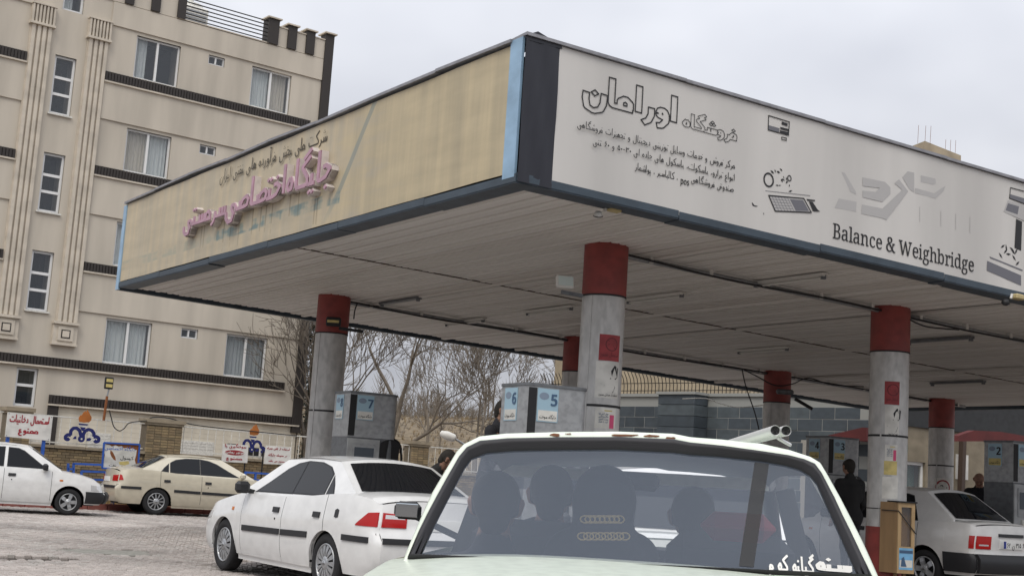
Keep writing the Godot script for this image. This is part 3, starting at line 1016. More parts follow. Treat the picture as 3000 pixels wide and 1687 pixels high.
	for i in 7:
		var u := i / 6.0
		quadp.call(mid, "V7", [lerpf(640, 780, u), lerpf(964, 976, u), lerpf(640, 780, u) + 3, lerpf(964, 976, u), lerpf(692, 832, u) + 3, lerpf(1078, 1084, u), lerpf(692, 832, u), lerpf(1078, 1084, u)], .0262)
	for i in 6:
		var u := i / 5.0
		quadp.call(mid, "V7", [lerpf(642, 690, u), lerpf(966, 1076, u), lerpf(782, 832, u), lerpf(978, 1082, u), lerpf(782, 832, u), lerpf(981, 1085, u), lerpf(642, 690, u), lerpf(969, 1079, u)], .0264)
	quadp.call(mid, "V7", [800, 990, 900, 998, 945, 1080, 845, 1078], .0263)
	quadp.call(ink, "V7", [925, 988, 990, 996, 990, 1006, 935, 1002], .0266)
	quadp.call(ink, "V7", [945, 1006, 972, 1010, 1010, 1068, 1030, 1084, 975, 1080], .0266)
	quadp.call(ink, "V7", [512, 1015, 520, 1018, 532, 1036, 560, 1042, 545, 1048, 520, 1040], .0262)
	quadp.call(ink, "V7", [600, 1092, 605, 1094, 605, 1108, 601, 1106], .0262)
	# the faded mark in pale grey blocks
	for pts in [[1190, 785, 1215, 790, 1300, 935, 1300, 955, 1255, 930], [1350, 825, 1520, 860, 1560, 900, 1560, 950, 1500, 1010, 1350, 975, 1350, 925, 1450, 935, 1480, 905, 1350, 890],
			[1170, 985, 1305, 1010, 1300, 1085, 1140, 1055], [1345, 1030, 1500, 1060, 1490, 1130, 1340, 1100], [1500, 1060, 1650, 920, 1590, 870, 1625, 840, 1695, 930, 1530, 1145, 1490, 1130],
			[1690, 780, 1740, 790, 1740, 940, 1705, 915, 1650, 825], [1790, 810, 1900, 835, 1905, 870, 1880, 880, 1790, 860], [1745, 905, 1890, 945, 1975, 890, 1960, 925, 1900, 985, 1745, 945]]:
		quadp.call(grey, "V7", pts, .0252)
	for x in [1780, 1940, 2052, 2160]: quadp.call(grey, "V7", [x, 1045 + (x - 1780) * .2, x + 4, 1045 + (x - 1780) * .2, x + 4, 1160 + (x - 1780) * .22, x, 1160 + (x - 1780) * .22], .0253)
	# the platform scale at the right
	ringp.call(ink, "W11", [1830, 605, 1960, 640, 1960, 730, 1822, 680], .012)
	quadp.call(mid, "W11", [1824, 650, 1960, 690, 1960, 728, 1822, 678], .0262)
	quadp.call(grey, "W11", [1812, 695, 1975, 740, 1975, 860, 1780, 775], .0262)
	quadp.call(mid, "W11", [1812, 715, 1890, 738, 1880, 795, 1795, 765], .0266)
	quadp.call(ink, "W11", [1870, 825, 1912, 845, 1905, 1050, 1858, 1030], .0268)
	quadp.call(mid, "W11", [1680, 1090, 1915, 1185, 1915, 1195, 1690, 1105], .0262)
	quadp.call(mid, "W11", [1665, 1122, 1905, 1225, 1905, 1298, 1662, 1190], .0264)
	for q in [[1775, 1020], [1800, 1030], [1795, 1055], [1815, 1075], [1850, 1060], [1855, 1100], [1880, 1140], [1760, 1085], [1840, 1040], [1870, 1055]]:
		var p: Vector2 = P.call("W11", q[0], q[1])
		var a := rng.randf() * TAU
		var d := Vector2(cos(a), sin(a)) * .05
		ink.prism(PackedVector2Array([p - d, p + d.orthogonal() * .3, p + d, p - d.orthogonal() * .3]), rm, 0, .0262, false)
	wobj("printed_specks", ink, mats.black_ink, c).set_meta("kind", "stuff")

func place_text(parent: Node3D, s: String, fr: Frame, left: Vector2, right: Vector2, height: float, m: Material, serif: bool, bold := false, off := .027) -> void:
	# printed latin text between two points of a frame
	var mesh := latin(s, height, serif, bold)
	var bb := mesh.get_aabb()
	var o := MeshInstance3D.new()
	o.name = "print_" + ("words" if s.length() > 2 else "number")
	o.mesh = mesh
	o.material_override = m
	parent.add_child(o, true)
	var sx := (right.x - left.x) / bb.size.x
	var x := fr.X * sx
	var low := left.y if left.y < right.y else right.y
	o.global_transform = Transform3D(Basis(x, fr.Y, fr.N), fr.p(left.x, (left.y + right.y) * .5, off)) * Transform3D(Basis(), Vector3(-bb.position.x, 0, 0))

func fascia_material() -> StandardMaterial3D:
	# beige painted sheet: weathering streaks running down, faded blue stripes and rust below the letters
	var W := 2048
	var H := 256
	var im := Image.create(W, H, false, Image.FORMAT_RGB8)
	var a := FastNoiseLite.new()
	a.seed = 4
	a.frequency = .02
	a.fractal_octaves = 4
	var L := CAN_A - .262
	var u_of := func(p: Vector2) -> float: return (on(LFA, p).x + CAN_A) / L
	var marks := []
	for q in [[250, 1010], [330, 1170], [640, 1100], [735, 1100], [1000, 930], [1060, 930], [1130, 900], [1340, 780], [1440, 760], [1630, 860], [1660, 850], [300, 1150], [560, 1130], [900, 990]]:
		marks.append([u_of.call(Z("W9", q[0], q[1])), (on(LFA, Z("W9", q[0], q[1])).y - .085) / 1.375])
	var blue0: float = u_of.call(Z("W9", 490, 1390))
	var blue1: float = u_of.call(Z("W9", 1900, 980))
	for y in H:
		var v := 1.0 - (y + .5) / H
		for x in W:
			var u := (x + .5) / W
			var n := a.get_noise_2d(x * .9, y * .07)
			var n2 := a.get_noise_2d(x * .25 + 500, y * 1.2)
			var n3 := a.get_noise_2d(x * 5.0, y * .25 + 900)
			var r := .712; var g := .665; var b := .57
			var k := 1.0 + n * .08 + n2 * .045 + n3 * .02
			r *= k; g *= k * (1.0 - n * .02); b *= k * (1.0 - n * .06)
			# weathered grey towards the near corner in patches
			var wz := smoothstep(.62, .8, u + n2 * .18)
			r = lerpf(r, .70 * k, wz * .7); g = lerpf(g, .645 * k, wz * .7); b = lerpf(b, .52 * k, wz * .7)
			# faded blue stripe along the lower part, broken
			var yb := .235 + .05 * (u - .4)
			var stripe := smoothstep(.075, .05, absf(v - yb)) * clampf(.35 + n * 1.6 + n2 * 1.5, 0, 1)
			if u > blue0 - .01 and u < blue1: stripe *= 1.25
			else: stripe *= .4 if u < blue0 else 0.0
			r = lerpf(r, .42, stripe * .7); g = lerpf(g, .50, stripe * .7); b = lerpf(b, .50, stripe * .7)
			# slanting ghost stripe near the corner
			var sl := absf(u - (.66 + v * .095))
			if sl < .006:
				var q := (.75 if v > .3 else .75 * v / .3) * smoothstep(.006, .004, sl)
				r = lerpf(r, .45, q * .7); g = lerpf(g, .50, q * .7); b = lerpf(b, .50, q * .7)
			for mk in marks:
				if v < mk[1] and v > mk[1] - .3 - n2 * .2:
					var d := absf(u - mk[0] + n3 * .0006)
					if d < .0022:
						var q: float = (1.0 - d / .0022) * (1.0 - (mk[1] - v) / .45) * .55
						r = lerpf(r, .30, q); g = lerpf(g, .25, q); b = lerpf(b, .19, q)
			im.set_pixel(x, y, Color(clampf(r, 0, 1), clampf(g, 0, 1), clampf(b, 0, 1)))
	var m := mat("beige_fascia", Color.WHITE, .55)
	m.albedo_texture = ImageTexture.create_from_image(im)
	m.texture_repeat = false
	return m

func make_canopy_materials() -> void:
	var fine: Texture2D = texs.fine
	var blotch: Texture2D = texs.blotch
	var streak: Texture2D = texs.streak
	mat("slat_a", col(217, 213, 207), .55)
	mat("slat_b", col(212, 208, 201), .55)
	mat("slat_c", col(207, 202, 195), .55)
	mat("slat_d", col(221, 217, 211), .55)
	mat("slat_dark", col(90, 80, 70), .8)
	mat("trim_blue", col(66, 78, 88), .5, .2, blotch, .9)
	mat("fascia_plain", col(190, 178, 148), .7, 0, streak, .4)
	mat("sky_blue", col(150, 182, 208), .4, 0, blotch, .7)
	mat("black_vinyl", col(30, 31, 40), .4)
	mat("banner", col(206, 203, 198), .5, 0, streak, .12)
	mat("capping", col(146, 146, 150), .5, .3, fine, .7)
	mat("faded_ink", col(62, 56, 46), .7)
	mat("letter_rim", col(216, 206, 200), .5, 0, blotch, 1.2)
	mat("letter_pink", col(182, 142, 158), .4, 0, blotch, 1.0)
	mat("pale_ink", col(172, 170, 168), .6)
	mat("grey_ink", col(104, 104, 110), .6)
	mat("column_red", col(138, 56, 50), .5, 0, blotch, 1.1)
	mat("column_grey", col(194, 193, 190), .42, .15, grey_noise("column", 512, .02, .82, 1.06, 6, 1.0, .4), .8)
	mat("sticker_white", col(214, 212, 204), .5, 0, blotch, .9)
	mat("sticker_red", col(150, 46, 50), .5, 0, blotch, 1.2)
	mat("sticker_yellow", col(204, 186, 118), .5, 0, blotch, 2.0)
	mat("sticker_pink", col(196, 70, 110), .5)
	mat("sticker_blue", col(150, 178, 192), .45)
	mat("lamp_glass", col(200, 212, 208), .15)
	mat("lamp_white", col(206, 204, 198), .5)

# ---------------------------------------------------------------- columns
var COLS := {}
func make_columns() -> void:
	var rows := {"a": [1.95, 2.60], "b": [2.02, 7.51], "c": [9.15, 2.64], "d": [9.15, 7.51], "e": [9.10, 12.29], "f": [9.03, 16.93], "g": [1.98, 12.4], "h": [1.98, 17.2]}
	var labels := {"a": "grey column with red top beside pump five, red no smoking sticker", "b": "grey column with red top and base carrying a wooden box", "c": "grey column with red top holding a floodlight before the apartment building", "d": "grey column with red top half hidden behind the sticker column beside pump five", "e": "grey column with red top beside pumps three and four", "f": "grey column with red top carrying a round no lorry sign", "g": "grey column with red top beyond the pump marked two", "h": "grey column with red top at the far end of the front row"}
	var R := .265
	for key in rows:
		var p := cano(rows[key][0], rows[key][1])
		var hgt := p.y
		var base := Vector3(p.x, 0, p.z)
		COLS[key] = base
		if key == "h": continue
		var c := thing("canopy_column", labels[key], "column", base, 0, "columns under the canopy")
		var red := hgt - .62
		obj("shaft", MB.new().lathe([[R, 1.0], [R, red]], 40, Transform3D()), mats.column_grey, c)
		obj("red_band", MB.new().lathe([[R + .004, red], [R + .006, red + .01], [R + .006, hgt + .1]], 40, Transform3D()), mats.column_red, c)
		obj("red_base", MB.new().lathe([[R + .006, 0], [R + .006, .998], [R, 1.0]], 40, Transform3D()), mats.column_red, c)
		obj("sheet_seam", MB.new().box(Vector3(-.16, (1.0 + red) * .5, .212), Vector3(.02, red - 1.02, .012), Basis().rotated(Vector3.UP, -.64)), mats.column_grey, c)
		obj("joint_band", MB.new().lathe([[R + .001, 2.22], [R + .005, 2.225], [R + .005, 2.245], [R + .001, 2.25]], 40, Transform3D()), mats.cable, c)
		obj("joint_band", MB.new().lathe([[R + .007, red - .012], [R + .009, red - .008], [R + .009, red + .006], [R + .007, red + .01]], 40, Transform3D()), mats.cable, c)
func on_col(base: Vector3, R: float) -> Callable:
	# a flat print bent round a column: x in metres to the right as seen from the camera
	var to := Vector3(0, 0, 0) - base
	var a0 := atan2(to.x, to.z)
	return func(x, y, o):
		var a: float = a0 + x / R
		return base + Vector3(sin(a) * (R + o), y, cos(a) * (R + o))

# ---------------------------------------------------------------- ground, wall, fence and signs in front of the building
func make_ground() -> void:
	var fine: Texture2D = texs.fine
	mat("paver", Color.WHITE, .9, 0, texs.grit, 1.1)
	mats.paver.vertex_color_use_as_albedo = true
	mat("ground", col(150, 138, 130), .95, 0, texs.blotch, .11)
	mat("joint_sand", col(70, 62, 56), .95, 0, fine, 1.0)
	mat("kerb_red", col(150, 92, 84), .85, 0, texs.blotch, .9)
	mat("soil", col(112, 94, 70), .95, 0, texs.blotch, .6)
	mat("dry_grass", col(168, 140, 92), .9)
	mat("patch", col(140, 138, 130), .9, 0, fine, .9)
	var g := MB.new()
	g.quad(Vector3(-900, -.06, 60), Vector3(-900, -.06, -1500), Vector3(900, -.06, -1500), Vector3(900, -.06, 60))
	structure("ground", g, mats.ground)
	# block paving of the forecourt
	var x := Vector3(DDIR.x, 0, DDIR.z).normalized()
	var z := Vector3(-x.z, 0, x.x)
	var o := Vector3(-4, 0, -20)
	var pav := Node3D.new()
	pav.name = "forecourt_paving"
	add_child(pav)
	pav.set_meta("kind", "structure")
	var bed := MB.new()
	bed.quad(Vector3(-16, -.045, 2), Vector3(-16, -.045, -38), Vector3(16, -.045, -38), Vector3(16, -.045, 2))
	obj("joint_sand", bed, mats.joint_sand, pav)
	var rng := RandomNumberGenerator.new()
	rng.seed = 21
	var blocks := []
	for v in 3:
		var mb := MB.new()
		mb.tinted = true
		mb.ink = Color.WHITE
		# chamfered top, no underside
		var L := .1 - .008; var B := .2 - .036 - v * .006; var c := .011
		var t := [Vector3(-L / 2 + c, 0, -B / 2 + c), Vector3(L / 2 - c, 0, -B / 2 + c), Vector3(L / 2 - c, 0, B / 2 - c), Vector3(-L / 2 + c, 0, B / 2 - c)]
		var s := [Vector3(-L / 2, -.014, -B / 2), Vector3(L / 2, -.014, -B / 2), Vector3(L / 2, -.014, B / 2), Vector3(-L / 2, -.014, B / 2)]
		mb.quad(t[0], t[1], t[2], t[3])
		for i in 4:
			var j := (i + 1) % 4
			mb.quad(t[i], s[i], s[j], t[j])
			mb.quad(s[i], s[i] + Vector3(0, -.04, 0), s[j] + Vector3(0, -.04, 0), s[j])
		blocks.append(mb.mesh())
	var list := []
	var tone := FastNoiseLite.new()
	tone.seed = 9
	tone.frequency = .35
	var inv := cam_basis.inverse()
	for r in range(-80, 92):
		for k in range(-130, 190):
			var p := o + x * (k * .1) + z * (r * .2 + (.1 if k % 2 else 0.0))
			if p.z > -9.5 or (p - FAC.O).dot(FAC.N) < 8.56: continue
			var q := inv * (p - Vector3(0, EYE, 0))
			var px := Vector2(1500 + FOCAL * q.x / -q.z, 843.5 - FOCAL * q.y / -q.z)
			if px.x < -260 or px.x > 3300 or px.y > 1950: continue
			list.append([p, px])
	# a worn hollow and a cement patch break the field
	var hollow := at_y(Z("W1", 200, 590), 0)
	var cement := at_y(Z("W1", 1250, 530), 0)
	var mm := MultiMesh.new()
	mm.transform_format = MultiMesh.TRANSFORM_3D
	mm.use_colors = true
	mm.mesh = blocks[0]
	var rest := []
	list.sort_custom(func(a, b): return (a[0] - Vector3(-3.5, 0, -14.5)).length_squared() < (b[0] - Vector3(-3.5, 0, -14.5)).length_squared())
	var shades := {}
	var made := 0
	for e in list:
		var p: Vector3 = e[0]
		var n := tone.get_noise_2d(p.x * 3, p.z * 3)
		var dh := hollow.distance_to(p); var dc := (p - cement).length()
		var rel := p - hollow
		if absf(rel.dot(x)) < .75 + n * .4 and absf(rel.dot(z)) < .28 + n * .15: continue
		rel = p - cement
		if absf(rel.dot(x)) < .62 + n * .4 and absf(rel.dot(z)) < .42 + n * .3: continue
		var tilt := Basis(x, Vector3.UP, z).rotated(x, rng.randf_range(-.03, .03)).rotated(z, rng.randf_range(-.02, .02))
		p.y = apron_y(p) + rng.randf_range(-.008, .004) + tone.get_noise_2d(p.x * .8, p.z * .8) * .012
		var k := 1.0 + n * .16 + tone.get_noise_2d(p.x * .5 + 70, p.z * .9) * .45 + rng.randf_range(-.1, .1)
		var c := Color(.405 * k, .362 * k, .332 * k) if rng.randf() > .25 else Color(.425 * k, .392 * k, .36 * k)
		var inside: bool = e[1].x > -10 and e[1].x < 1200 and e[1].y < 1700
		if made < 300 and inside:
			var key := "paver_%d" % (made % 6)
			if not mats.has(key):
				mat(key, c.linear_to_srgb(), .9, 0, texs.grit, 1.1)
			var b := MeshInstance3D.new()
			b.name = "paver"
			b.mesh = blocks[made % 3]
			b.material_override = mats[key]
			pav.add_child(b, true)
			b.transform = Transform3D(tilt, p)
			made += 1
		else: rest.append([Transform3D(tilt, p), c])
	mm.instance_count = rest.size()
	for i in rest.size():
		mm.set_instance_transform(i, rest[i][0]); mm.set_instance_color(i, rest[i][1])
	var mi := MultiMeshInstance3D.new()
	mi.name = "pavers"
	mi.multimesh = mm
	mi.material_override = mats.paver
	pav.add_child(mi)
	mi.set_meta("kind", "stuff")
	var cp := MB.new()
	var pg := PackedVector2Array()
	for i in 22:
		var a := TAU * i / 22
		pg.append(Vector2(cos(a) * (.68 + .16 * sin(i * 2.3)), sin(a) * (.5 + .12 * sin(i * 1.7))))
	cp.prism(pg, func(u, v, w): return cement + x * u + z * v + Vector3(0, w, 0), -.02, -.006)
	obj("cement_patch", cp, mats.patch, pav)

func apron_y(p: Vector3) -> float:
	# the forecourt rises by 15 cm under the canopy
	var q := p - CO
	var det := ADIR.x * DDIR.z - ADIR.z * DDIR.x
	var a := (q.x * DDIR.z - q.z * DDIR.x) / det
	var d := (ADIR.x * q.z - ADIR.z * q.x) / det
	return .15 * clampf((a - .2) / 1.2, 0, 1) * clampf((d + .1) / 1.4, 0, 1) * clampf((13.6 - a) / 1.4, 0, 1)
func wallp(s: float, t: float, n: float) -> Vector3:
	return fac(s, t, n)
func wall_frame(n: float) -> Frame:
	return Frame.new(fac(0, 0, n), BDIR, Vector3.UP)

func make_perimeter() -> void:
	var wn := 6.5
	var m := func(s, t, o): return fac(s, t, wn + o)
	# kerb stones and planted strip
	var kb := Node3D.new()
	kb.name = "kerb"
	add_child(kb)
	kb.set_meta("kind", "structure")
	for i in 40:
		var s := -9.0 + i * .5
		if s > 7: break
		var st := MB.new().cbox(fac(s + .25, .02, 8.42), Vector3(.488, .26, .16), .015, FAC.basis())
		wobj("kerb_stone", st, mats.kerb_red, kb)
	var strip := MB.new()
	strip.quad(fac(-11, .09, 8.35), fac(-11, .12, 6.4), fac(12, .12, 6.4), fac(12, .09, 8.35))
	structure("planting_strip", strip, mats.soil)
	var rng := RandomNumberGenerator.new()
	rng.seed = 14
	var gr := MB.new()
	for i in 2600:
		var s := rng.randf_range(-6, 4)
		var n := rng.randf_range(7.2, 8.33)
		var b := fac(s, .09, n)
		var a := rng.randf() * TAU
		var hgt := rng.randf_range(.06, .24)
		var d := Vector3(cos(a), 0, sin(a))
		var tip := b + Vector3(rng.randf_range(-.12, .12), hgt, rng.randf_range(-.12, .12))
		gr.tri(b - d * .008, tip, b + d * .008)
	var go := wobj("dry_grass", gr, mats.dry_grass)
	tag(go, "dry yellow grass along the red kerb stones", "grass", "", "stuff")
	# wall of yellow bricks: panels between pillars
	var w := thing("perimeter_wall", "low yellow brick wall with stone coping before the apartment block", "wall", fac(0, 0, wn))
	wobj("mortar_core", slab(MB.new(), m, -11, 13, 0, 1.42, -.2, -.012), mats.mortar, w)
	var k := 0
	var s0 := -11.0
	while s0 < 13:
		wobj("coping_stone", slab(MB.new(), m, s0 + .004, s0 + .796, 1.422, 1.49 + .004 * (k % 2), -.26, .06), mats.coping, w)
		s0 += .8; k += 1
	var bl := .215; var bh := .067
	var meshes := brick_meshes(bl, bh)
	var joined := [MB.new(), MB.new(), MB.new()]
	var cnt := 0
	for r in 20:
		for i in 112:
			var s := -11.0 + i * bl + (bl / 2 if r % 2 else 0.0)
			var y := .035 + r * (bh + .003)
			if y > 1.4 or s > 12.9: continue
			if s > -1.5 and s < -.35: continue
			var seen: bool = s > -4.6 and s < 3.4 and y > .35
			if seen and cnt < 300:
				brick(w, meshes[(i * 7 + r * 3) % 3], "brick_" + "abc"[rng.randi() % 3], fac(s, y, wn + rng.randf_range(-.002, .006)), rng)
				cnt += 1
			else: joined[rng.randi() % 3].box(fac(s, y, wn - .03), Vector3(bl - .012, bh - .010, .08), FAC.basis())
	for q in 3:
		var j := wobj("bricks", joined[q], mats["brick_" + "abc"[q]], w)
		j.set_meta("kind", "stuff")
	for p in [[-1.40, -.42, "broad brick pillar of the perimeter wall with a cable over it"], [-5.05, -4.45, "brick pillar behind the white sign with red lettering"], [7.0, 7.6, "brick pillar beside the white fence before the hillside"]]:
		var pl := thing("brick_pillar", p[2], "pillar", fac(p[0], 0, wn), 0, "brick pillars of the perimeter wall")
		wobj("mortar_core", slab(MB.new(), m, p[0] + .012, p[1] - .012, 0, 2.26, -.4, .068), mats.mortar, pl)
		wobj("pillar_cap", slab(MB.new(), m, p[0] - .06, p[1] + .06, 2.262, 2.36, -.46, .14), mats.coping, pl)
		wobj("pillar_cap", slab(MB.new(), m, p[0] - .02, p[1] + .02, 2.2, 2.261, -.42, .11), mats.coping, pl)
		var pb: float = (p[1] - p[0]) / roundf((p[1] - p[0]) / .2)
		var pm := brick_meshes(pb, bh)
		for r in 31:
			var y: float = .035 + r * (bh + .003)
			var n := int(roundf((p[1] - p[0]) / pb))
			for i in n:
				var s: float = p[0] + (i + .5) * pb
				brick(pl, pm[(i + r) % 3], "brick_" + "abc"[rng.randi() % 3], fac(s, y, wn + .075 + rng.randf_range(-.003, .006)), rng)
	# white railing on the wall
	for seg in [[-4.45, -1.42], [-.40, 7.0], [-11.0, -5.1], [7.62, 13]]:
		var f := thing("fence_panel", {-4.45: "white bar fence panel behind the flame emblem on the brick wall", -.40: "long white bar fence panel right of the broad brick pillar", -11.0: "white bar fence panel left of the sign with red lettering", 7.62: "white bar fence panel running before the dry hillside"}[seg[0]], "fence", fac(seg[0], 1.49, wn - .1), 0, "white fence panels on the brick wall")
		for y in [1.56, 2.22]: wobj("rail", MB.new().bar(fac(seg[0], y, wn - .1), fac(seg[1], y, wn - .1), .03, .03), mats.white_paint, f)
		var s: float = seg[0] + .1
		while s < seg[1]:
			wobj("bar", MB.new().bar(fac(s, 1.5, wn - .1), fac(s, 2.2, wn - .1), .016, .016, Vector3.RIGHT), mats.white_paint, f)
			s += .235
	emblem(Z("W2", 0, 0), 1.0, Vector2(0, 0), "dark blue scroll emblem with orange flame on the fence left of the brick pillar")
	emblem(Z("W2", 0, 0), .86, Vector2(1, 0), "dark blue scroll emblem with orange flame behind the two small notice boards")
	signs()
	# pole lamp on the wall
	var fr := wall_frame(6.62)
	var P := func(v, a, b): return fr.p(on(fr, Z(v, a, b)).x, on(fr, Z(v, a, b)).y)
	var lp := thing("pole_floodlight", "floodlight on a rusty pole fixed above the brick wall", "lamp", P.call("V3", 745, 325))
	wobj("rusty_pole", MB.new().tube([P.call("V3", 745, 325), P.call("V3", 770, 150)], .035, 8), mats.rust, lp)
	wobj("upper_pole", MB.new().tube([P.call("V3", 770, 150), P.call("V3", 785, 92)], .022, 8), mats.metal_grey, lp)
	var hc: Vector3 = P.call("V3", 783, 55)
	wobj("lamp_head", MB.new().cbox(hc, Vector3(.22, .31, .08), .015, FAC.basis()), mats.black, lp)
	for i in 2: wobj("lamp_window", MB.new().box(hc + Vector3(0, .068 - .136 * i, 0) + FAC.N * .042, Vector3(.17, .085, .01), FAC.basis()), mats.sticker_yellow, lp)
	# sagging black cable over the pillar
	var pts := []
	for q in [["W2", 1320, 90], ["W2", 1345, 190], ["W2", 1375, 290], ["W2", 1440, 340], ["W2", 1500, 310], ["W2", 1560, 245], ["W2", 1700, 222], ["W3", 130, 215], ["W3", 160, 185], ["W3", 250, 172], ["W3", 400, 188], ["W3", 520, 225], ["W3", 700, 268], ["W3", 1030, 308], ["W3", 1400, 345], ["W3", 1940, 400]]:
		pts.append(P.call(q[0], q[1], q[2]))
	var cb := wobj("sagging_cable", MB.new().tube(smooth(pts, 4), .014, 6), mats.cable)
	tag(cb, "black cable sagging from the pole lamp over the brick pillar", "cable")

func smooth(pts: Array, n: int) -> Array:
	var o := []
	for i in pts.size() - 1:
		var a: Vector3 = pts[maxi(i - 1, 0)]; var b: Vector3 = pts[i]; var c: Vector3 = pts[i + 1]; var d: Vector3 = pts[mini(i + 2, pts.size() - 1)]
		for k in n: o.append(b.cubic_interpolate(c, a, d, float(k) / n))
	o.append(pts[-1])
	return o
func brick_meshes(bl: float, bh: float) -> Array:
	var o := []
	for v in 3:
		o.append(MB.new().cbox(Vector3.ZERO, Vector3(bl - .012 - v * .002, bh - .009, .09), .004).mesh())
	return o
func brick(parent: Node3D, mesh: Mesh, m: String, at: Vector3, rng: RandomNumberGenerator) -> void:
	var o := MeshInstance3D.new()
	o.name = "brick"
	o.mesh = mesh
	o.material_override = mats[m]
	parent.add_child(o, true)
	o.global_transform = Transform3D(FAC.basis().rotated(FAC.N, rng.randf_range(-.012, .012)), at - FAC.N * .04)

func emblem(_o: Vector2, k: float, shift: Vector2, label: String) -> void:
	var fr := wall_frame(6.56)
	# traced on the first emblem, then moved for the second
	var centre := on(fr, Z("W2", 985, 360))
	var to := centre
	if shift.x > 0: to = on(fr, Z("W3", 1395, 500))
	var q := func(pts: Array) -> PackedVector2Array:
		var o := PackedVector2Array()
		for i in range(0, pts.size(), 2): o.append((on(fr, Z("W2", pts[i], pts[i + 1])) - centre) * Vector2(k, lerpf(k, 1, .6)) + to)
		return o
	var m := func(x, y, o): return fr.p(x, y, o)
	var e := thing("flame_emblem", label, "emblem", fr.p(to.x, to.y - .35), 0, "flame emblems on the fence")
	var blue := MB.new()
	var z := .02
	for st in [[975, 440, 972, 390, 955, 335, 920, 305, 880, 308, 850, 340, 845, 395], [1000, 440, 1000, 385, 1025, 340, 1065, 322, 1105, 335, 1130, 370, 1130, 410],
			[850, 395, 815, 385, 785, 405, 785, 435, 810, 448, 830, 430], [1125, 415, 1160, 408, 1190, 430, 1185, 465, 1155, 475, 1135, 455]]:
		var pl: PackedVector2Array = q.call(st)
		for i in maxi(1, pl.size() - 2):
			for pg in Geometry2D.offset_polyline(pl.slice(i, i + 3), .042 * k, Geometry2D.JOIN_ROUND, Geometry2D.END_BUTT):
				blue.prism(pg, m, 0, z)
				z += .0002
	for pg in [[945, 248, 1058, 258, 1050, 275, 950, 268], [962, 292, 1032, 300, 1000, 340, 985, 342], [878, 430, 895, 408, 915, 402, 915, 440, 870, 440], [1040, 465, 1045, 430, 1080, 425, 1100, 440, 1080, 462]]:
		blue.prism(q.call(pg), m, 0, z); z += .0002
	wobj("scrolls", blue, mats.emblem_blue, e)
	var ring := MB.new()
	var c: PackedVector2Array = q.call([977, 438])
	for pr in [[.085, .0, .024]]:
		var pg := PackedVector2Array()
		for i in 20: pg.append(c[0] + Vector2(cos(i * TAU / 20), sin(i * TAU / 20)) * pr[0] * k)
		ring.prism(pg, m, pr[1], pr[2] + .003)
	wobj("hub", ring, mats.emblem_blue, e)
	var dot := MB.new()
	var pg2 := PackedVector2Array()
	for i in 12: pg2.append(c[0] + Vector2(cos(i * TAU / 12), sin(i * TAU / 12)) * .024 * k)
	dot.prism(pg2, m, .0272, .033)
	wobj("hub_centre", dot, mats.white_paint, e)
	wobj("cup", MB.new().prism(q.call([958, 268, 1042, 275, 1030, 299, 968, 291]), m, 0, .018), mats.white_paint, e)
	wobj("flame", MB.new().prism(q.call([952, 230, 945, 185, 965, 150, 985, 148, 1000, 120, 1030, 98, 1035, 128, 1050, 84, 1072, 120, 1085, 150, 1100, 175, 1095, 210, 1070, 236, 1010, 240]), m, 0, .03), mats.flame_orange, e)

func board(called: String, label: String, n: float, v: String, pts: Array, m: Material, cat := "sign") -> Array:
	# a board given by its four corners in the photograph, standing in the plane n metres before the building
	var fr := wall_frame(n)
	var q := PackedVector2Array()
	for i in range(0, 8, 2): q.append(on(fr, Z(v, pts[i], pts[i + 1])))
	var mp := func(x, y, o): return fr.p(x, y, o)
	var c := (q[0] + q[1] + q[2] + q[3]) / 4
	var t := thing(called, label, cat, fr.p(c.x, 0))
	wobj("board", MB.new().prism(q, mp, -.015, .015), m, t)
	return [t, fr, mp, q]
func post(t: Node3D, fr: Frame, v: String, x: float, y: float, w: float, m: Material) -> void:
	var p := on(fr, Z(v, x, y))
	wobj("post", MB.new().bar(fr.p(p.x, .05, -.05), fr.p(p.x, p.y + .35, -.05), w, w, fr.X), m, t)

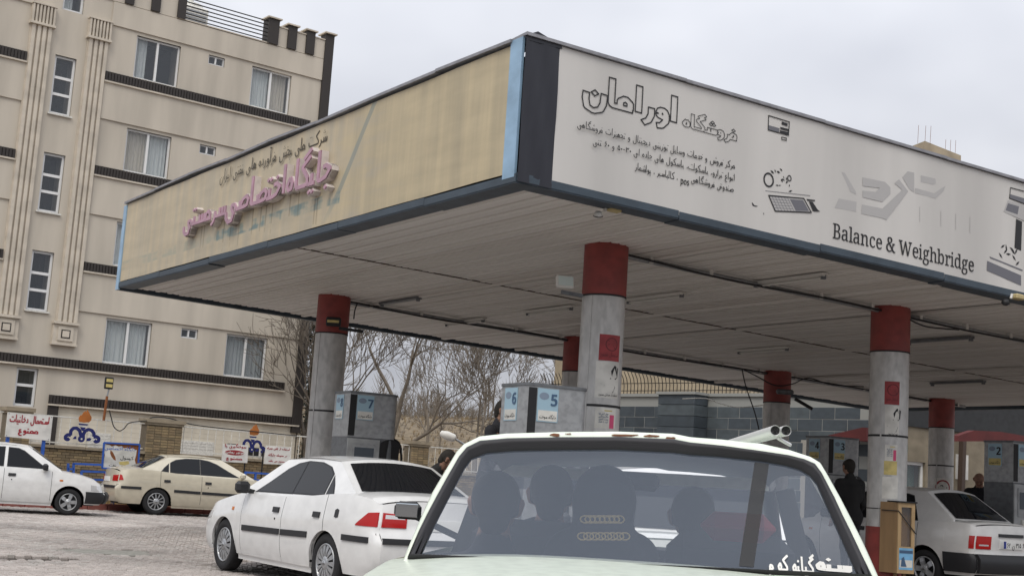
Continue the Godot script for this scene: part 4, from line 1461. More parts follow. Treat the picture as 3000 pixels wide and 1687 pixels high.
func signs() -> void:
	var a := board("notice_board", "white notice board with two lines of red lettering on blue posts", 7.6, "W2", [85, 112, 632, 160, 592, 460, 50, 408], mats.sign_white)
	post(a[0], a[1], "W2", 92, 430, .07, mats.blue_paint)
	post(a[0], a[1], "W2", 530, 470, .07, mats.blue_paint)
	var ink := MB.new()
	var F := func(v, x, y): return on(a[1], Z(v, x, y))
	var r: Vector2 = F.call("W2", 588, 262)
	var l: Vector2 = F.call("W2", 105, 218)
	write_fit(ink, "استعمال دخانیات", a[2], Vector2(r.x, (r.y + l.y) / 2), l.x, .17, .26, .018)
	wobj("red_lettering", ink, mats.red_ink, a[0])
	ink = MB.new()
	r = F.call("W2", 460, 380); l = F.call("W2", 205, 362)
	write_fit(ink, "ممنوع", a[2], Vector2(r.x, (r.y + l.y) / 2 + .01), l.x, .15, .28, .018)
	wobj("red_lettering", ink, mats.red_ink, a[0])
	for c in a[3]: wobj("bolt", MB.new().lathe([[0, .006], [.012, .004], [.014, 0]], 8, Transform3D(Basis(FAC.X, FAC.N, -FAC.Y), a[1].p(lerpf(c.x, (a[3][0].x + a[3][2].x) / 2, .06), lerpf(c.y, (a[3][0].y + a[3][2].y) / 2, .1), .016))), mats.metal_grey, a[0])
	# burnt poster board
	var b := board("burnt_board", "burnt and peeling poster board in a blue steel frame", 7.75, "W2", [1252, 482, 1682, 505, 1660, 808, 1228, 792], mats.rust)
	var fr: Frame = b[1]
	var q: PackedVector2Array = b[3]
	for i in 4: wobj("frame_bar", MB.new().bar(fr.p(q[i].x, q[i].y, .02), fr.p(q[(i + 1) % 4].x, q[(i + 1) % 4].y, .02), .04, .04, fr.N), mats.blue_paint, b[0])
	var G := func(pts: Array) -> PackedVector2Array:
		var o := PackedVector2Array()
		for i in range(0, pts.size(), 2): o.append(on(fr, Z("W2", pts[i], pts[i + 1])))
		return o
	wobj("paper_remains", MB.new().prism(G.call([1262, 500, 1320, 510, 1345, 530, 1390, 515, 1430, 530, 1470, 525, 1490, 550, 1530, 545, 1560, 560, 1600, 550, 1650, 575, 1640, 640, 1625, 690, 1640, 760, 1630, 800, 1590, 798, 1560, 770, 1500, 790, 1470, 760, 1430, 795, 1240, 785, 1245, 700, 1262, 640, 1250, 560]), b[2], .0155, .018), mats.sticker_white, b[0])
	wobj("scorch_mark", MB.new().prism(G.call([1330, 570, 1360, 600, 1390, 660, 1395, 700, 1370, 690, 1340, 650, 1325, 610]), b[2], .0182, .0195), mats.rust, b[0])
	wobj("scorch_mark", MB.new().prism(G.call([1430, 715, 1550, 705, 1560, 740, 1500, 760, 1440, 750]), b[2], .0182, .0195), mats.sticker_yellow, b[0])
	var tx := MB.new()
	write_fit(tx, "جایگاه اختصاصی", b[2], G.call([1640, 585])[0], G.call([1260, 575])[0].x, .09, .16, .0187)
	wobj("blue_lettering", tx, mats.blue_paint, b[0])
	var tb := MB.new()
	write_fit(tb, "کپسول", b[2], G.call([1610, 690])[0], G.call([1450, 685])[0].x, .08, .2, .019)
	write_fit(tb, "نفت", b[2], G.call([1405, 770])[0], G.call([1310, 765])[0].x, .07, .2, .019)
	wobj("black_lettering", tb, mats.black_ink, b[0])
	post(b[0], fr, "W2", 1410, 800, .07, mats.blue_paint)
	# two small notices on thin posts
	var c := board("small_notice", "small white notice with a red oval and red lettering on black posts", 7.3, "W3", [1042, 498, 1352, 515, 1336, 730, 1026, 714], mats.sign_white)
	post(c[0], c[1], "W3", 1320, 720, .03, mats.cable)
	post(c[0], c[1], "W3", 1060, 700, .03, mats.cable)
	var ov := MB.new()
	var oc := on(c[1], Z("W3", 1182, 605))
	var pg := PackedVector2Array()
	for i in 24: pg.append(oc + Vector2(cos(i * TAU / 24) * .285, sin(i * TAU / 24) * .07))
	ov.prism(pg, c[2], .0152, .017)
	wobj("red_oval", ov, mats.sticker_red, c[0])
	var rc := MB.new()
	var C := func(x, y): return on(c[1], Z("W3", x, y))
	write_fit(rc, "سوختگیری با", c[2], C.call(1322, 550), C.call(1062, 540).x, .085, .24, .018)
	wobj("red_lettering", rc, mats.red_ink, c[0])
	rc = MB.new()
	write_fit(rc, "ممنوع", c[2], C.call(1280, 695), C.call(1075, 690).x, .085, .26, .018)
	wobj("red_lettering", rc, mats.red_ink, c[0])
	var wc := MB.new()
	write_fit(wc, "موتور روشن", c[2], C.call(1300, 618), C.call(1070, 610).x, .06, .22, .019)
	wobj("white_lettering", wc, mats.sign_white, c[0])
	var d := board("small_notice", "small white notice with three red lines of lettering, right of the flame emblem", 7.3, "W3", [1566, 516, 1868, 538, 1848, 752, 1538, 740], mats.sign_white)
	post(d[0], d[1], "W3", 1532, 740, .03, mats.cable)
	post(d[0], d[1], "W3", 1830, 745, .03, mats.cable)
	var rd := MB.new()
	var Dd := func(x, y): return on(d[1], Z("W3", x, y))
	write_fit(rd, "استفاده از تلفن همراه", d[2], Dd.call(1852, 578), Dd.call(1575, 562).x, .06, .24, .018)
	wobj("red_lettering", rd, mats.red_ink, d[0])
	rd = MB.new()
	write_fit(rd, "در محوطه جایگاه", d[2], Dd.call(1820, 655), Dd.call(1590, 640).x, .06, .24, .018)
	wobj("red_lettering", rd, mats.red_ink, d[0])
	rd = MB.new()
	write_fit(rd, "ممنوع می باشد", d[2], Dd.call(1790, 722), Dd.call(1590, 712).x, .055, .24, .018)
	wobj("red_lettering", rd, mats.red_ink, d[0])
	# blue steel barriers
	var bf := wall_frame(7.9)
	var B := func(v, x, y): return bf.p(on(bf, Z(v, x, y)).x, on(bf, Z(v, x, y)).y)
	for g in [["steel_barrier", "blue steel barrier under the burnt poster board", [["W2", 980, 830, 1505, 848], ["W2", 1050, 930, 1490, 942], ["W2", 1170, 1022, 1410, 1030], ["W2", 1200, 1108, 1440, 1116], ["W2", 980, 830, 975, 1180], ["W2", 1275, 840, 1255, 1110], ["W2", 1485, 845, 1470, 1200]]],
			["steel_barrier", "tall blue steel barrier behind the white hatchback", [["W2", 880, 738, 1225, 752], ["W2", 885, 738, 875, 1160], ["W2", 820, 735, 812, 1160], ["W2", 812, 800, 885, 806]]],
			["steel_barrier", "blue steel barrier below the small white notices", [["W3", 1310, 842, 1600, 862], ["W3", 1440, 850, 1425, 1060], ["W3", 1315, 845, 1310, 1060], ["W3", 1590, 860, 1580, 1060], ["W3", 1320, 930, 1590, 945]]]]:
		var first = g[2][0]
		var bt := thing(g[0], g[1], "barrier", B.call(first[0], first[1], first[2]), 0, "blue steel barriers")
		for s in g[2]: wobj("tube", MB.new().bar(B.call(s[0], s[1], s[2]), B.call(s[0], s[3], s[4]), .05, .05, bf.N), mats.blue_paint, bt)

# ---------------------------------------------------------------- hillside, trees, far buildings
func hill_y(x: float, z: float) -> float:
	var d := -z
	var h := smoothstep(40.0, 92.0, d) * 5.5 + smoothstep(90.0, 160.0, d) * .7
	return h + sin(x * .21) * .25 * smoothstep(45, 70, d) + sin(x * .06 + z * .05) * .5 * smoothstep(60, 110, d) - .3
func bare_tree(called: String, label: String, base: Vector3, hgt: float, seed_: int, m: Material, lean := Vector3.ZERO, depth := 6, group := "", spread := .62) -> Node3D:
	var rng := RandomNumberGenerator.new()
	rng.seed = seed_
	var t := thing(called, label, "tree", base, 0, group)
	var trunk := MB.new()
	var limbs := MB.new()
	var twigs := MB.new()
	var work := [[Vector3.ZERO, (Vector3.UP + lean * .4).normalized(), hgt * .30, hgt * .016, 0]]
	while work.size():
		var w = work.pop_back()
		var p: Vector3 = w[0]; var d: Vector3 = w[1]; var ln: float = w[2]; var r: float = w[3]; var lv: int = w[4]
		var pts := [p]
		var rad := [r]
		var segs := 4 if lv < 3 else 3
		var q := p
		var dd := d
		for i in segs:
			dd = (dd + Vector3(rng.randf_range(-1, 1), rng.randf_range(-.6, 1.0), rng.randf_range(-1, 1)) * (.10 + .04 * lv)).normalized()
			q += dd * ln / segs
			pts.append(q)
			rad.append(r * lerpf(1, .62, float(i + 1) / segs))
		var mb := trunk if lv == 0 else (limbs if lv < 4 else twigs)
		mb.tube(pts, rad, [8, 6, 5, 4, 3, 3, 3][lv], false)
		if lv >= depth: continue
		var kids := rng.randi_range(3, 4) if lv == 0 else rng.randi_range(2, 3)
		if lv >= 2: kids += 1
		for k in kids:
			var at: int = segs if k == 0 else rng.randi_range(1 if lv > 0 else 2, segs)
			var a := rng.randf() * TAU
			var side := dd.cross(Vector3(cos(a), .3, sin(a))).normalized()
			var sp := rng.randf_range(.35, 1.0) * spread * (0.35 if k == 0 else 1.0) * 1.5
			var nd := (dd + side * sp + Vector3.UP * .12).normalized()
			work.append([pts[at], nd, ln * rng.randf_range(.62, .86), maxf(rad[at] * rng.randf_range(.55, .78), .011), lv + 1])
	obj("trunk", trunk, m, t)
	obj("limbs", limbs, m, t)
	var tw := obj("twigs", twigs, m, t)
	tw.set_meta("kind", "stuff")
	return t
func ground_tree(px: Vector2, depth: float) -> Vector3:
	var p := at_z(px, depth)
	return Vector3(p.x, hill_y(p.x, p.z), p.z)

func make_backdrop() -> void:
	mat("hill", col(116, 102, 80), .95, 0, grey_noise("hillnoise", 512, .03, .55, 1.35, 5), .09)
	mat("bark", col(122, 113, 102), .9, 0, texs.blotch, 1.0)
	mat("bark_grey", col(122, 113, 102), .95)
	mat("wood_far", col(122, 113, 102), .95)
	mat("brush", col(132, 114, 84), .95)
	mat("brush_grey", col(120, 110, 98), .95)
	mat("concrete", col(176, 162, 138), .9, 0, texs.blotch, .25)
	mat("pine", col(44, 52, 38), .9)
	var rows := []
	for i in 56:
		var z := -38.0 - i * 3.2
		var line := PackedVector3Array()
		for j in 70:
			var x := -110.0 + j * 3.4
			line.append(Vector3(x, hill_y(x, z), z))
		rows.append(line)
	structure("hillside", MB.new().grid(rows), mats.hill)
	var rng := RandomNumberGenerator.new()
	rng.seed = 31
	bare_tree("bare_tree", "large bare tree with pale trunk standing behind the pump marked seven", ground_tree(Z("FULL", 960, 1100), 50), 11.5, 5, mats.bark, Vector3(.15, 0, 0), 6, "bare trees behind the station", .8)
	bare_tree("bare_tree", "slim forked bare tree left of the pump marked five", ground_tree(Z("FULL", 1178, 1130), 44), 8.0, 12, mats.bark, Vector3(.3, 0, 0), 6, "bare trees behind the station", .62)
	bare_tree("bare_tree", "leaning bare tree at the corner of the apartment block", ground_tree(Z("FULL", 772, 1100), 46), 9.5, 23, mats.bark, Vector3(-.15, 0, 0), 6, "bare trees behind the station", .6)
	bare_tree("bare_tree", "small bare tree half way up the dry slope", ground_tree(Z("FULL", 1080, 1060), 68), 6.0, 44, mats.bark_grey, Vector3.ZERO, 5, "bare trees behind the station")
	bare_tree("bare_tree", "bare treetop showing above pump five beside the column", ground_tree(Z("FULL", 1385, 1130), 56), 7.6, 51, mats.bark, Vector3.ZERO, 5, "bare trees behind the station")
	bare_tree("bare_shrub", "small bare tree behind the small notice with three red lines", fac(4.9, .1, 7.0), 2.3, 61, mats.bark, Vector3(-.3, 0, 0), 5, "", .8)
	# evergreen past the corner of the building
	var ep := ground_tree(Z("FULL", 772, 1060), 58)
	var ev := thing("evergreen_tree", "dark evergreen showing past the corner of the apartment block", "tree", ep)
	obj("trunk", MB.new().tube([Vector3.ZERO, Vector3(0, 4, 0), Vector3(.05, 7, 0)], [.16, .1, .03], 8), mats.bark, ev)
	var nd := MB.new()
	for i in 4200:
		var y := rng.randf_range(.4, 7.4)
		var rr := (7.8 - y) * .19 * sqrt(rng.randf()) * (1.0 + .25 * sin(y * 5))
		var a := rng.randf() * TAU
		var p := Vector3(cos(a) * rr, y - rr * .25, sin(a) * rr)
		var d := Vector3(cos(a), -.25, sin(a)) * .18
		var e := Vector3(-sin(a), rng.randf_range(-.6, .6), cos(a)) * .05
		nd.tri(p - e, p + d, p + e)
	obj("crown", nd, mats.pine, ev)
	# the wood on the crest: many bare stems read as one mass
	var stems := []
	for v in 3:
		var mb := MB.new()
		var r2 := RandomNumberGenerator.new()
		r2.seed = 70 + v
		mb.tube([Vector3.ZERO, Vector3(.05, 1.8, 0), Vector3(r2.randf_range(-.2, .2), 3.9, .1)], [.09, .06, .02], 4, false)
		for i in 46:
			var y := r2.randf_range(1.0, 3.7)
			var a := r2.randf() * TAU
			var p := Vector3(.03 * y, y, 0)
			var d := Vector3(cos(a), r2.randf_range(.6, 1.5), sin(a)) * r2.randf_range(.3, .9)
			mb.tube([p, p + d * .6, p + d + Vector3(0, .15, 0)], [.03, .02, .008], 3, false)
		stems.append(mb.mesh())
	for v in 3:
		var mm := MultiMesh.new()
		mm.transform_format = MultiMesh.TRANSFORM_3D
		mm.mesh = stems[v]
		mm.instance_count = 230
		for i in 230:
			var x := rng.randf_range(-52, 46)
			var z := -rng.randf_range(104, 165)
			mm.set_instance_transform(i, Transform3D(Basis().rotated(Vector3.UP, rng.randf() * TAU).scaled(Vector3.ONE * rng.randf_range(.6, 1.05)), Vector3(x, hill_y(x, z) - .1, z)))
		var mi := MultiMeshInstance3D.new()
		mi.name = numbered("bare_wood")
		mi.multimesh = mm
		mi.material_override = mats.wood_far
		add_child(mi)
		tag(mi, ["grey mass of bare woodland along the crest of the hill", "bare woodland thicket along the crest of the hill", "thin bare saplings along the crest of the hill"][v], "woodland", "", "stuff")
	# scattered leafless shrubs on the slope
	var ms := MultiMesh.new()
	ms.transform_format = MultiMesh.TRANSFORM_3D
	ms.mesh = stems[1]
	ms.instance_count = 90
	for i in 90:
		var x := rng.randf_range(-26, 24)
		var z := -rng.randf_range(58, 100)
		ms.set_instance_transform(i, Transform3D(Basis().rotated(Vector3.UP, rng.randf() * TAU).scaled(Vector3.ONE * rng.randf_range(.2, .5)), Vector3(x, hill_y(x, z) - .1, z)))
	var mo := MultiMeshInstance3D.new()
	mo.name = numbered("bare_shrubs")
	mo.multimesh = ms
	mo.material_override = mats.wood_far
	add_child(mo)
	tag(mo, "small leafless shrubs dotted over the dry slope", "shrubs", "", "stuff")
	# tussocks and brush on the slope
	var tf := MB.new()
	var tf2 := MB.new()
	for i in 9000:
		var x := rng.randf_range(-26, 22)
		var z := -rng.randf_range(43, 100)
		var b := Vector3(x, hill_y(x, z) - .05, z)
		var mb := tf if rng.randf() < .6 else tf2
		var s := rng.randf_range(.12, .42)
		for k in 5:
			var a := rng.randf() * TAU
			var e := Vector3(cos(a), 0, sin(a)) * .02
			mb.tri(b - e, b + Vector3(rng.randf_range(-.5, .5) * s, s, rng.randf_range(-.5, .5) * s), b + e)
	tag(wobj("dry_brush", tf, mats.brush), "tawny dry brush covering the hillside", "brush", "", "stuff")
	tag(wobj("grey_brush", tf2, mats.brush_grey), "grey leafless brush scattered over the hillside", "brush", "", "stuff")
	# unfinished concrete block beyond the canopy
	var dep := 62.0
	var tl := at_z(Z("V7", 1690, 582), dep + 3)
	var c0 := at_z(Z("V7", 1832, 548), dep)
	var tr := at_z(Z("V7", 2106, 628), dep + 2.2)
	var ub := thing("unfinished_building", "unfinished concrete roof block with rebar stubs beyond the canopy", "building", Vector3(c0.x, 0, c0.z))
	var yt := c0.y
	var bx := MB.new()
	var ring := [Vector3(tl.x - 2, yt, tl.z - 4), Vector3(c0.x, yt, c0.z), Vector3(tr.x, yt, tr.z), Vector3(tr.x - 4, yt, tr.z - 7)]
	for i in 4:
		var a: Vector3 = ring[i]; var b: Vector3 = ring[(i + 1) % 4]
		bx.quad(Vector3(a.x, 0, a.z), a, b, Vector3(b.x, 0, b.z))
	bx.quad(ring[0], ring[3], ring[2], ring[1])
	wobj("concrete_wall", bx, mats.concrete, ub)
	for q in [[c0, -.25], [c0, .1], [c0, .35], [tr, -.7], [tr, -.45], [tr, -.2]]:
		var bp: Vector3 = q[0] + Vector3(q[1], 0, -.3)
		bp.y = yt - .05
		wobj("rebar", MB.new().tube([bp, bp + Vector3(.03, .9, 0)], .009, 4), mats.rust, ub)

# ---------------------------------------------------------------- cars
class CarShape:
	# x runs from the tail (0) to the nose (L), y up, z to the side
	var L: float
	var W: float
	var axles: Array
	var arch: float
	var sill: float
	var shoulder: Array     # [x, y] along the car
	var crown := .05
	var nose: Array         # [y, how far back the nose lies]
	var tail: Array
	var lenF := .45
	var lenR := .40
	var endF := .80
	var endR := .86
	static func lut(a: Array, x: float) -> float:
		if x <= a[0][0]: return a[0][1]
		for i in a.size() - 1:
			if x <= a[i + 1][0]:
				var u: float = (x - a[i][0]) / (a[i + 1][0] - a[i][0])
				var p0: float = a[maxi(i - 1, 0)][1]; var p3: float = a[mini(i + 2, a.size() - 1)][1]
				return lerpf(lerpf(a[i][1], a[i + 1][1], u), cubic_interpolate(a[i][1], a[i + 1][1], p0, p3, u), .6)
		return a[-1][1]
	func ysh(x: float) -> float: return lut(shoulder, x)
	func ylow(x: float) -> float:
		var y := sill
		for ax in axles:
			var d: float = absf(x - ax)
			if d < arch: y = maxf(y, .29 + sqrt(arch * arch - d * d))
		return y
	func plan(x: float) -> float:
		var p := 1.0
		if x > L - lenF:
			var u := (x - (L - lenF)) / lenF
			p *= lerpf(endF, 1.0, sqrt(maxf(0, 1 - u * u)))
		if x < lenR:
			var u := (lenR - x) / lenR
			p *= lerpf(endR, 1.0, sqrt(maxf(0, 1 - u * u)))
		return p * (1.0 - .03 * pow(absf(x / L - .48) * 2, 2))
	func hw(x: float, y: float) -> float:
		var top := ysh(x)
		var v := clampf((y - .2) / (top - .2), 0, 1.1)
		var s := 1.0 - .075 * pow(maxf(0, .45 - v) / .45, 2) - .055 * pow(maxf(0, v - .5) / .5, 2.2)
		# a soft crease under the shoulder
		s += .006 * exp(-pow((v - .68) * 14, 2))
		return W * .5 * s * plan(x)
	func xs(x: float, y: float) -> float:
		var wf := pow(clampf((x - (L - .7)) / .7, 0, 1), 2)
		var wr := pow(clampf((.7 - x) / .7, 0, 1), 2)
		return x - lut(nose, y) * wf + lut(tail, y) * wr
	func side(x: float, y: float, off: float, sg: float) -> Vector3:
		return Vector3(xs(x, y), y, sg * (hw(x, y) + off))
	func deck(x: float, t: float, off := 0.0) -> Vector3:
		var y := ysh(x)
		var c := crown * (1.0 - pow(absf(t), 3.0))
		return Vector3(xs(x, y), y + c + off, hw(x, y) * t)
	func face(front: bool, t: float, v: float, off := 0.0) -> Vector3:
		var x := L if front else 0.0
		var yt := ysh(x) + crown * (1.0 - pow(absf(t), 3.0))
		var y := lerpf(sill + .03, yt, v)
		var w := hw(x, y) * t
		var bow := .10 * (1.0 - t * t)
		return Vector3(xs(x, y) + (bow + off if front else -bow - off), y, w)
	func face_y(front: bool, t: float, y: float, off := 0.0) -> Vector3:
		var x := L if front else 0.0
		var yt := ysh(x) + crown * (1.0 - pow(absf(t), 3.0))
		return face(front, t, (y - sill - .03) / (yt - sill - .03), off)

func side_panel(c: CarShape, xa: float, xb: float, sg: float, off := 0.0, ymin := -1.0, ymax := 9.0) -> MB:
	var n := maxi(3, int((xb - xa) / .035))
	var rows := []
	for r in 13:
		var line := PackedVector3Array()
		for i in n + 1:
			var x := lerpf(xa, xb, float(i) / n)
			var lo := maxf(c.ylow(x), ymin)
			var hi := minf(c.ysh(x), ymax)
			line.append(c.side(x, lerpf(lo, maxf(hi, lo + .001), r / 12.0), off, sg))
		rows.append(line)
	# lip turned in along the lower edge
	var lip := PackedVector3Array()
	for i in n + 1: lip.append(rows[0][i] + Vector3(0, .0, -sg * .05))
	return MB.new().grid([lip, rows[0]]).grid(rows)
func side_patch(c: CarShape, pts_lo: Array, pts_hi: Array, sg: float, off: float) -> MB:
	# between two lines [[x, y] ...] on the flank, with a thickness
	var rows := []
	var n := 14
	for r in 5:
		var line := PackedVector3Array()
		for i in n + 1:
			var u := float(i) / n
			var a := _at(pts_lo, u); var b := _at(pts_hi, u)
			var q := a.lerp(b, r / 4.0)
			line.append(c.side(q.x, q.y, off, sg))
		rows.append(line)
	return _thick(rows, Vector3(0, 0, -sg * (off + .02)))
func face_patch(c: CarShape, front: bool, ta: float, tb: float, ya: Array, yb: Array, off: float) -> MB:
	var rows := []
	var n := 12
	for r in 5:
		var line := PackedVector3Array()
		for i in n + 1:
			var u := float(i) / n
			var y: float = lerpf(lerpf(ya[0], ya[1], u), lerpf(yb[0], yb[1], u), r / 4.0)
			line.append(c.face_y(front, lerpf(ta, tb, u), y, off))
		rows.append(line)
	return _thick(rows, Vector3(-(off + .02) if front else off + .02, 0, 0))
func _at(pts: Array, u: float) -> Vector2:
	var f := u * (pts.size() - 1)
	var i := mini(int(f), pts.size() - 2)
	return Vector2(pts[i][0], pts[i][1]).lerp(Vector2(pts[i + 1][0], pts[i + 1][1]), f - i)
func _thick(rows: Array, back: Vector3) -> MB:
	var mb := MB.new().grid(rows)
	var n: int = rows[0].size() - 1
	var last := rows.size() - 1
	for i in n:
		mb.quad(rows[0][i], rows[0][i] + back, rows[0][i + 1] + back, rows[0][i + 1])
		mb.quad(rows[last][i], rows[last][i + 1], rows[last][i + 1] + back, rows[last][i] + back)
	for r in last:
		mb.quad(rows[r][0], rows[r + 1][0], rows[r + 1][0] + back, rows[r][0] + back)
		mb.quad(rows[r][n], rows[r][n] + back, rows[r + 1][n] + back, rows[r + 1][n])
	return mb

func wheel(parent: Node3D, at: Vector3, r: float, sg: float, style: String) -> void:
	# wheel > tyre, rim, with the face to the side sg
	var ax := Basis(Vector3.RIGHT, Vector3(0, 0, sg), Vector3(0, -sg, 0))
	var xf := Transform3D(ax, at)
	var wd := .175
	var tyre := MB.new().lathe([[r * .62, -wd], [r * .9, -wd], [r * .985, -wd + .025], [r, -wd + .05], [r, -.05], [r * .985, -.02], [r * .93, -.002], [r * .80, .004], [r * .70, -.004], [r * .655, -.02]], 44, xf)
	var t := obj("wheel", tyre, mats.tyre, parent)
	var rr := r * .655
	obj("rim_dish", MB.new().lathe([[rr, -.02], [rr * .96, -.05], [rr * .5, -.07], [0, -.07]], 36, xf), mats.rim_dark, t)
	obj("rim_ring", MB.new().lathe([[rr * 1.01, -.018], [rr * .99, -.004], [rr * .92, -.006], [rr * .88, -.03]], 36, xf), mats.rim_silver, t)
	var sp := MB.new()
	var P := func(rad, ang, z): return xf * Vector3(cos(ang) * rad, z, sin(ang) * rad)
	var n: int = {"cover": 14, "alloy": 11, "five": 5}[style]
	for k in n:
		var a := TAU * k / n
		var hwid := (.16 if style == "cover" else .10) if style != "five" else .36
		var wo := hwid * (.92 if style == "cover" else (.75 if style == "alloy" else .62))
		var zi := -.006; var zo := -.012
		var r0 := rr * (.30 if style == "five" else .26); var r1 := rr * .93
		var wi := hwid * (.9 if style == "cover" else 1.5)
		if style == "five": wi = .62
		var q := [P.call(r0, a - wi, zi), P.call(lerpf(r0, r1, .5), a - lerpf(wi, wo, .7), zi + .004), P.call(r1, a - wo, zo), P.call(r1, a + wo, zo), P.call(lerpf(r0, r1, .5), a + lerpf(wi, wo, .7), zi + .004), P.call(r0, a + wi, zi)]
		sp.quad(q[0], q[1], q[4], q[5])
		sp.quad(q[1], q[2], q[3], q[4])
		var dn := xf.basis * Vector3(0, -.03, 0)
		for e in [[0, 1], [1, 2], [3, 4], [4, 5]]: sp.quad(q[e[0]], q[e[0]] + dn, q[e[1]] + dn, q[e[1]])
	obj("spokes", sp, mats.rim_silver, t)
	obj("hub_cap", MB.new().lathe([[rr * .36, -.02], [rr * .34, -.004], [rr * .2, .004], [0, .006]], 24, xf), mats.rim_silver, t)

func make_car_materials() -> void:
	mat("tyre", col(34, 34, 36), .85, 0, texs.grit, 3.0)
	mat("rim_silver", col(168, 170, 172), .35, .6)
	mat("rim_dark", col(40, 41, 43), .6)
	mat("under", col(18, 18, 19), .9)
	mat("trim_black", col(34, 35, 38), .55)
	mat("lamp_red", col(168, 22, 20), .12)
	mat("lamp_clear", col(206, 206, 206), .08, .3)
	mat("lamp_amber", col(190, 110, 40), .2)
	mat("plate_white", col(226, 226, 222), .4)
	mat("plate_blue", col(30, 50, 130), .4)
	var dirt := grey_noise("dirt", 512, .015, .93, 1.03, 5)
	for q in [["car_white", col(226, 226, 224)], ["car_white_grey", col(214, 213, 210)], ["car_beige", col(206, 198, 178)]]:
		var m := mat(q[0], q[1], .32, 0, dirt, .7)
		m.clearcoat_enabled = true
		m.clearcoat = .7
		m.clearcoat_roughness = .06
	mats.car_beige.metallic = .25
	mat("car_glass", col(22, 24, 28), .03)
	mats.car_glass.metallic_specular = .35

func build_car(spec: Dictionary, called: String, label: String, group: String, at: Vector3, heading: Vector3) -> Node3D:
	if not mats.has("tyre"): make_car_materials()
	var c: CarShape = spec.shape
	var root := thing(called, label, "car", at, atan2(-heading.z, heading.x), group)
	var paint: Material = mats[spec.paint]
	# wheels first, so that the axle line sits on the ground
	var inset := -Vector3(spec.mid, 0, 0)     # the thing stands over its rear axle
	var hub := Node3D.new()
	hub.name = "unused"
	var put := func(nm: String, mb: MB, m: Material, parent: Node3D) -> MeshInstance3D:
		for i in mb.v.size(): mb.v[i] += inset
		return obj(nm, mb, m, parent)
	hub.free()
	# dark inner shell closes the gaps between panels
	var inner := MB.new()
	for sg in [-1.0, 1.0]:
		var rows := []
		for r in 7:
			var line := PackedVector3Array()
			for i in 41:
				var x := lerpf(.04, c.L - .04, i / 40.0)
				var lo := maxf(c.ylow(x), .0) + .0
				line.append(c.side(x, lerpf(lo, c.ysh(x) - .01, r / 6.0), -.02, sg))
			rows.append(line)
		inner.grid(rows)
	inner.box(Vector3(c.L * .5, .33, 0), Vector3(c.L * .90, .24, c.W * .60))
	for ax in c.axles:
		inner.box(Vector3(ax, .42, 0), Vector3(c.arch * 2.0, .50, c.W * .52))
		for sg in [-1.0, 1.0]:
			var rows := []
			for i in 13:
				var a := PI * i / 12.0
				var p := Vector3(ax - cos(a) * (c.arch + .004), .29 + sin(a) * (c.arch + .004), 0)
				rows.append(PackedVector3Array([p + Vector3(0, 0, sg * c.W * .25), p + Vector3(0, 0, sg * (c.W * .5 - .045))]))
			inner.grid(rows)
	var body: MeshInstance3D = put.call("underbody", inner, mats.under, root)
	var fixed := MB.new()
	var doors: Array = spec.doors      # x limits from tail to nose
	for sg in [-1.0, 1.0]:
		fixed_add(fixed, side_panel(c, 0, doors[0] - .004, sg))
		fixed_add(fixed, side_panel(c, doors[-1] + .004, c.L, sg))
		for i in doors.size() - 1:
			var d: MeshInstance3D = put.call("door", side_panel(c, doors[i] + .004, doors[i + 1] - .004, sg, .001), paint, root)
			var hx: float = doors[i] + .16
			var hy: float = spec.handle_y
			put.call("handle", side_patch(c, [[hx - .075, hy - .03], [hx + .075, hy - .028]], [[hx - .075, hy + .03], [hx + .075, hy + .03]], sg, .018), mats[spec.get("handle_mat", "trim_black")], d)
			if i == doors.size() - 2: put.call("lock", MB.new().lathe([[.012, 0], [.012, .006], [0, .006]], 10, Transform3D(Basis(Vector3.RIGHT, Vector3(0, 0, sg), Vector3(0, -sg, 0)), c.side(hx, hy - .1, .001, sg))), mats.trim_black, d)
		# rubbing strips
		for st in spec.strips:
			put.call("side_moulding", side_patch(c, [[st[0], st[2]], [st[1], st[3]]], [[st[0], st[2] + st[4]], [st[1], st[3] + st[4]]], sg, .014), mats.trim_black, root)
		# sill
		fixed_add(fixed, side_patch(c, [[c.axles[0] + c.arch + .02, c.sill - .06], [c.axles[1] - c.arch - .02, c.sill - .06]], [[c.axles[0] + c.arch + .02, c.sill + .05], [c.axles[1] - c.arch - .02, c.sill + .05]], sg, -.012))
	# nose and tail
	for front in [true, false]:
		var rows := []
		for r in 11:
			var line := PackedVector3Array()
			for i in 21: line.append(c.face(front, lerpf(-1, 1, i / 20.0), r / 10.0))
			rows.append(line)
		fixed_add(fixed, MB.new().grid(rows))
	put.call("body", fixed, paint, root)
	# bonnet and boot lid
	for dk in [["bonnet", spec.ws[0][0] - .02, c.L - .02], ["boot_lid", .015, spec.bl[0][0] + .04]]:
		var rows := []
		for i in 19:
			var x: float = lerpf(dk[1], dk[2], i / 18.0)
			var line := PackedVector3Array()
			for j in 17: line.append(c.deck(x, lerpf(-1, 1, j / 16.0)))
			rows.append(line)
		put.call(dk[0], MB.new().grid(rows), paint, root)
	# greenhouse
	var ws: Array = spec.ws      # [[x, y] base, [x, y] top]
	var bl: Array = spec.bl
	var wr: float = spec.roof_w * .5
	var wg := func(y): return lerpf(c.hw(c.L * .5, c.ysh(c.L * .5)) - .045, wr, clampf((y - spec.belt) / (ws[1][1] - spec.belt), -.2, 1.1))
	var roof_rows := []
	for i in 25:
		var u := i / 24.0
		var x: float = lerpf(bl[1][0], ws[1][0], u)
		var y: float = lerpf(bl[1][1], ws[1][1], u) + spec.arch_y * 4 * u * (1 - u)
		var line := PackedVector3Array()
		for j in 17:
			var t := lerpf(-1, 1, j / 16.0)
			line.append(Vector3(x, y + .045 * (1 - pow(absf(t), 2.6)), wr * t))
		roof_rows.append(line)
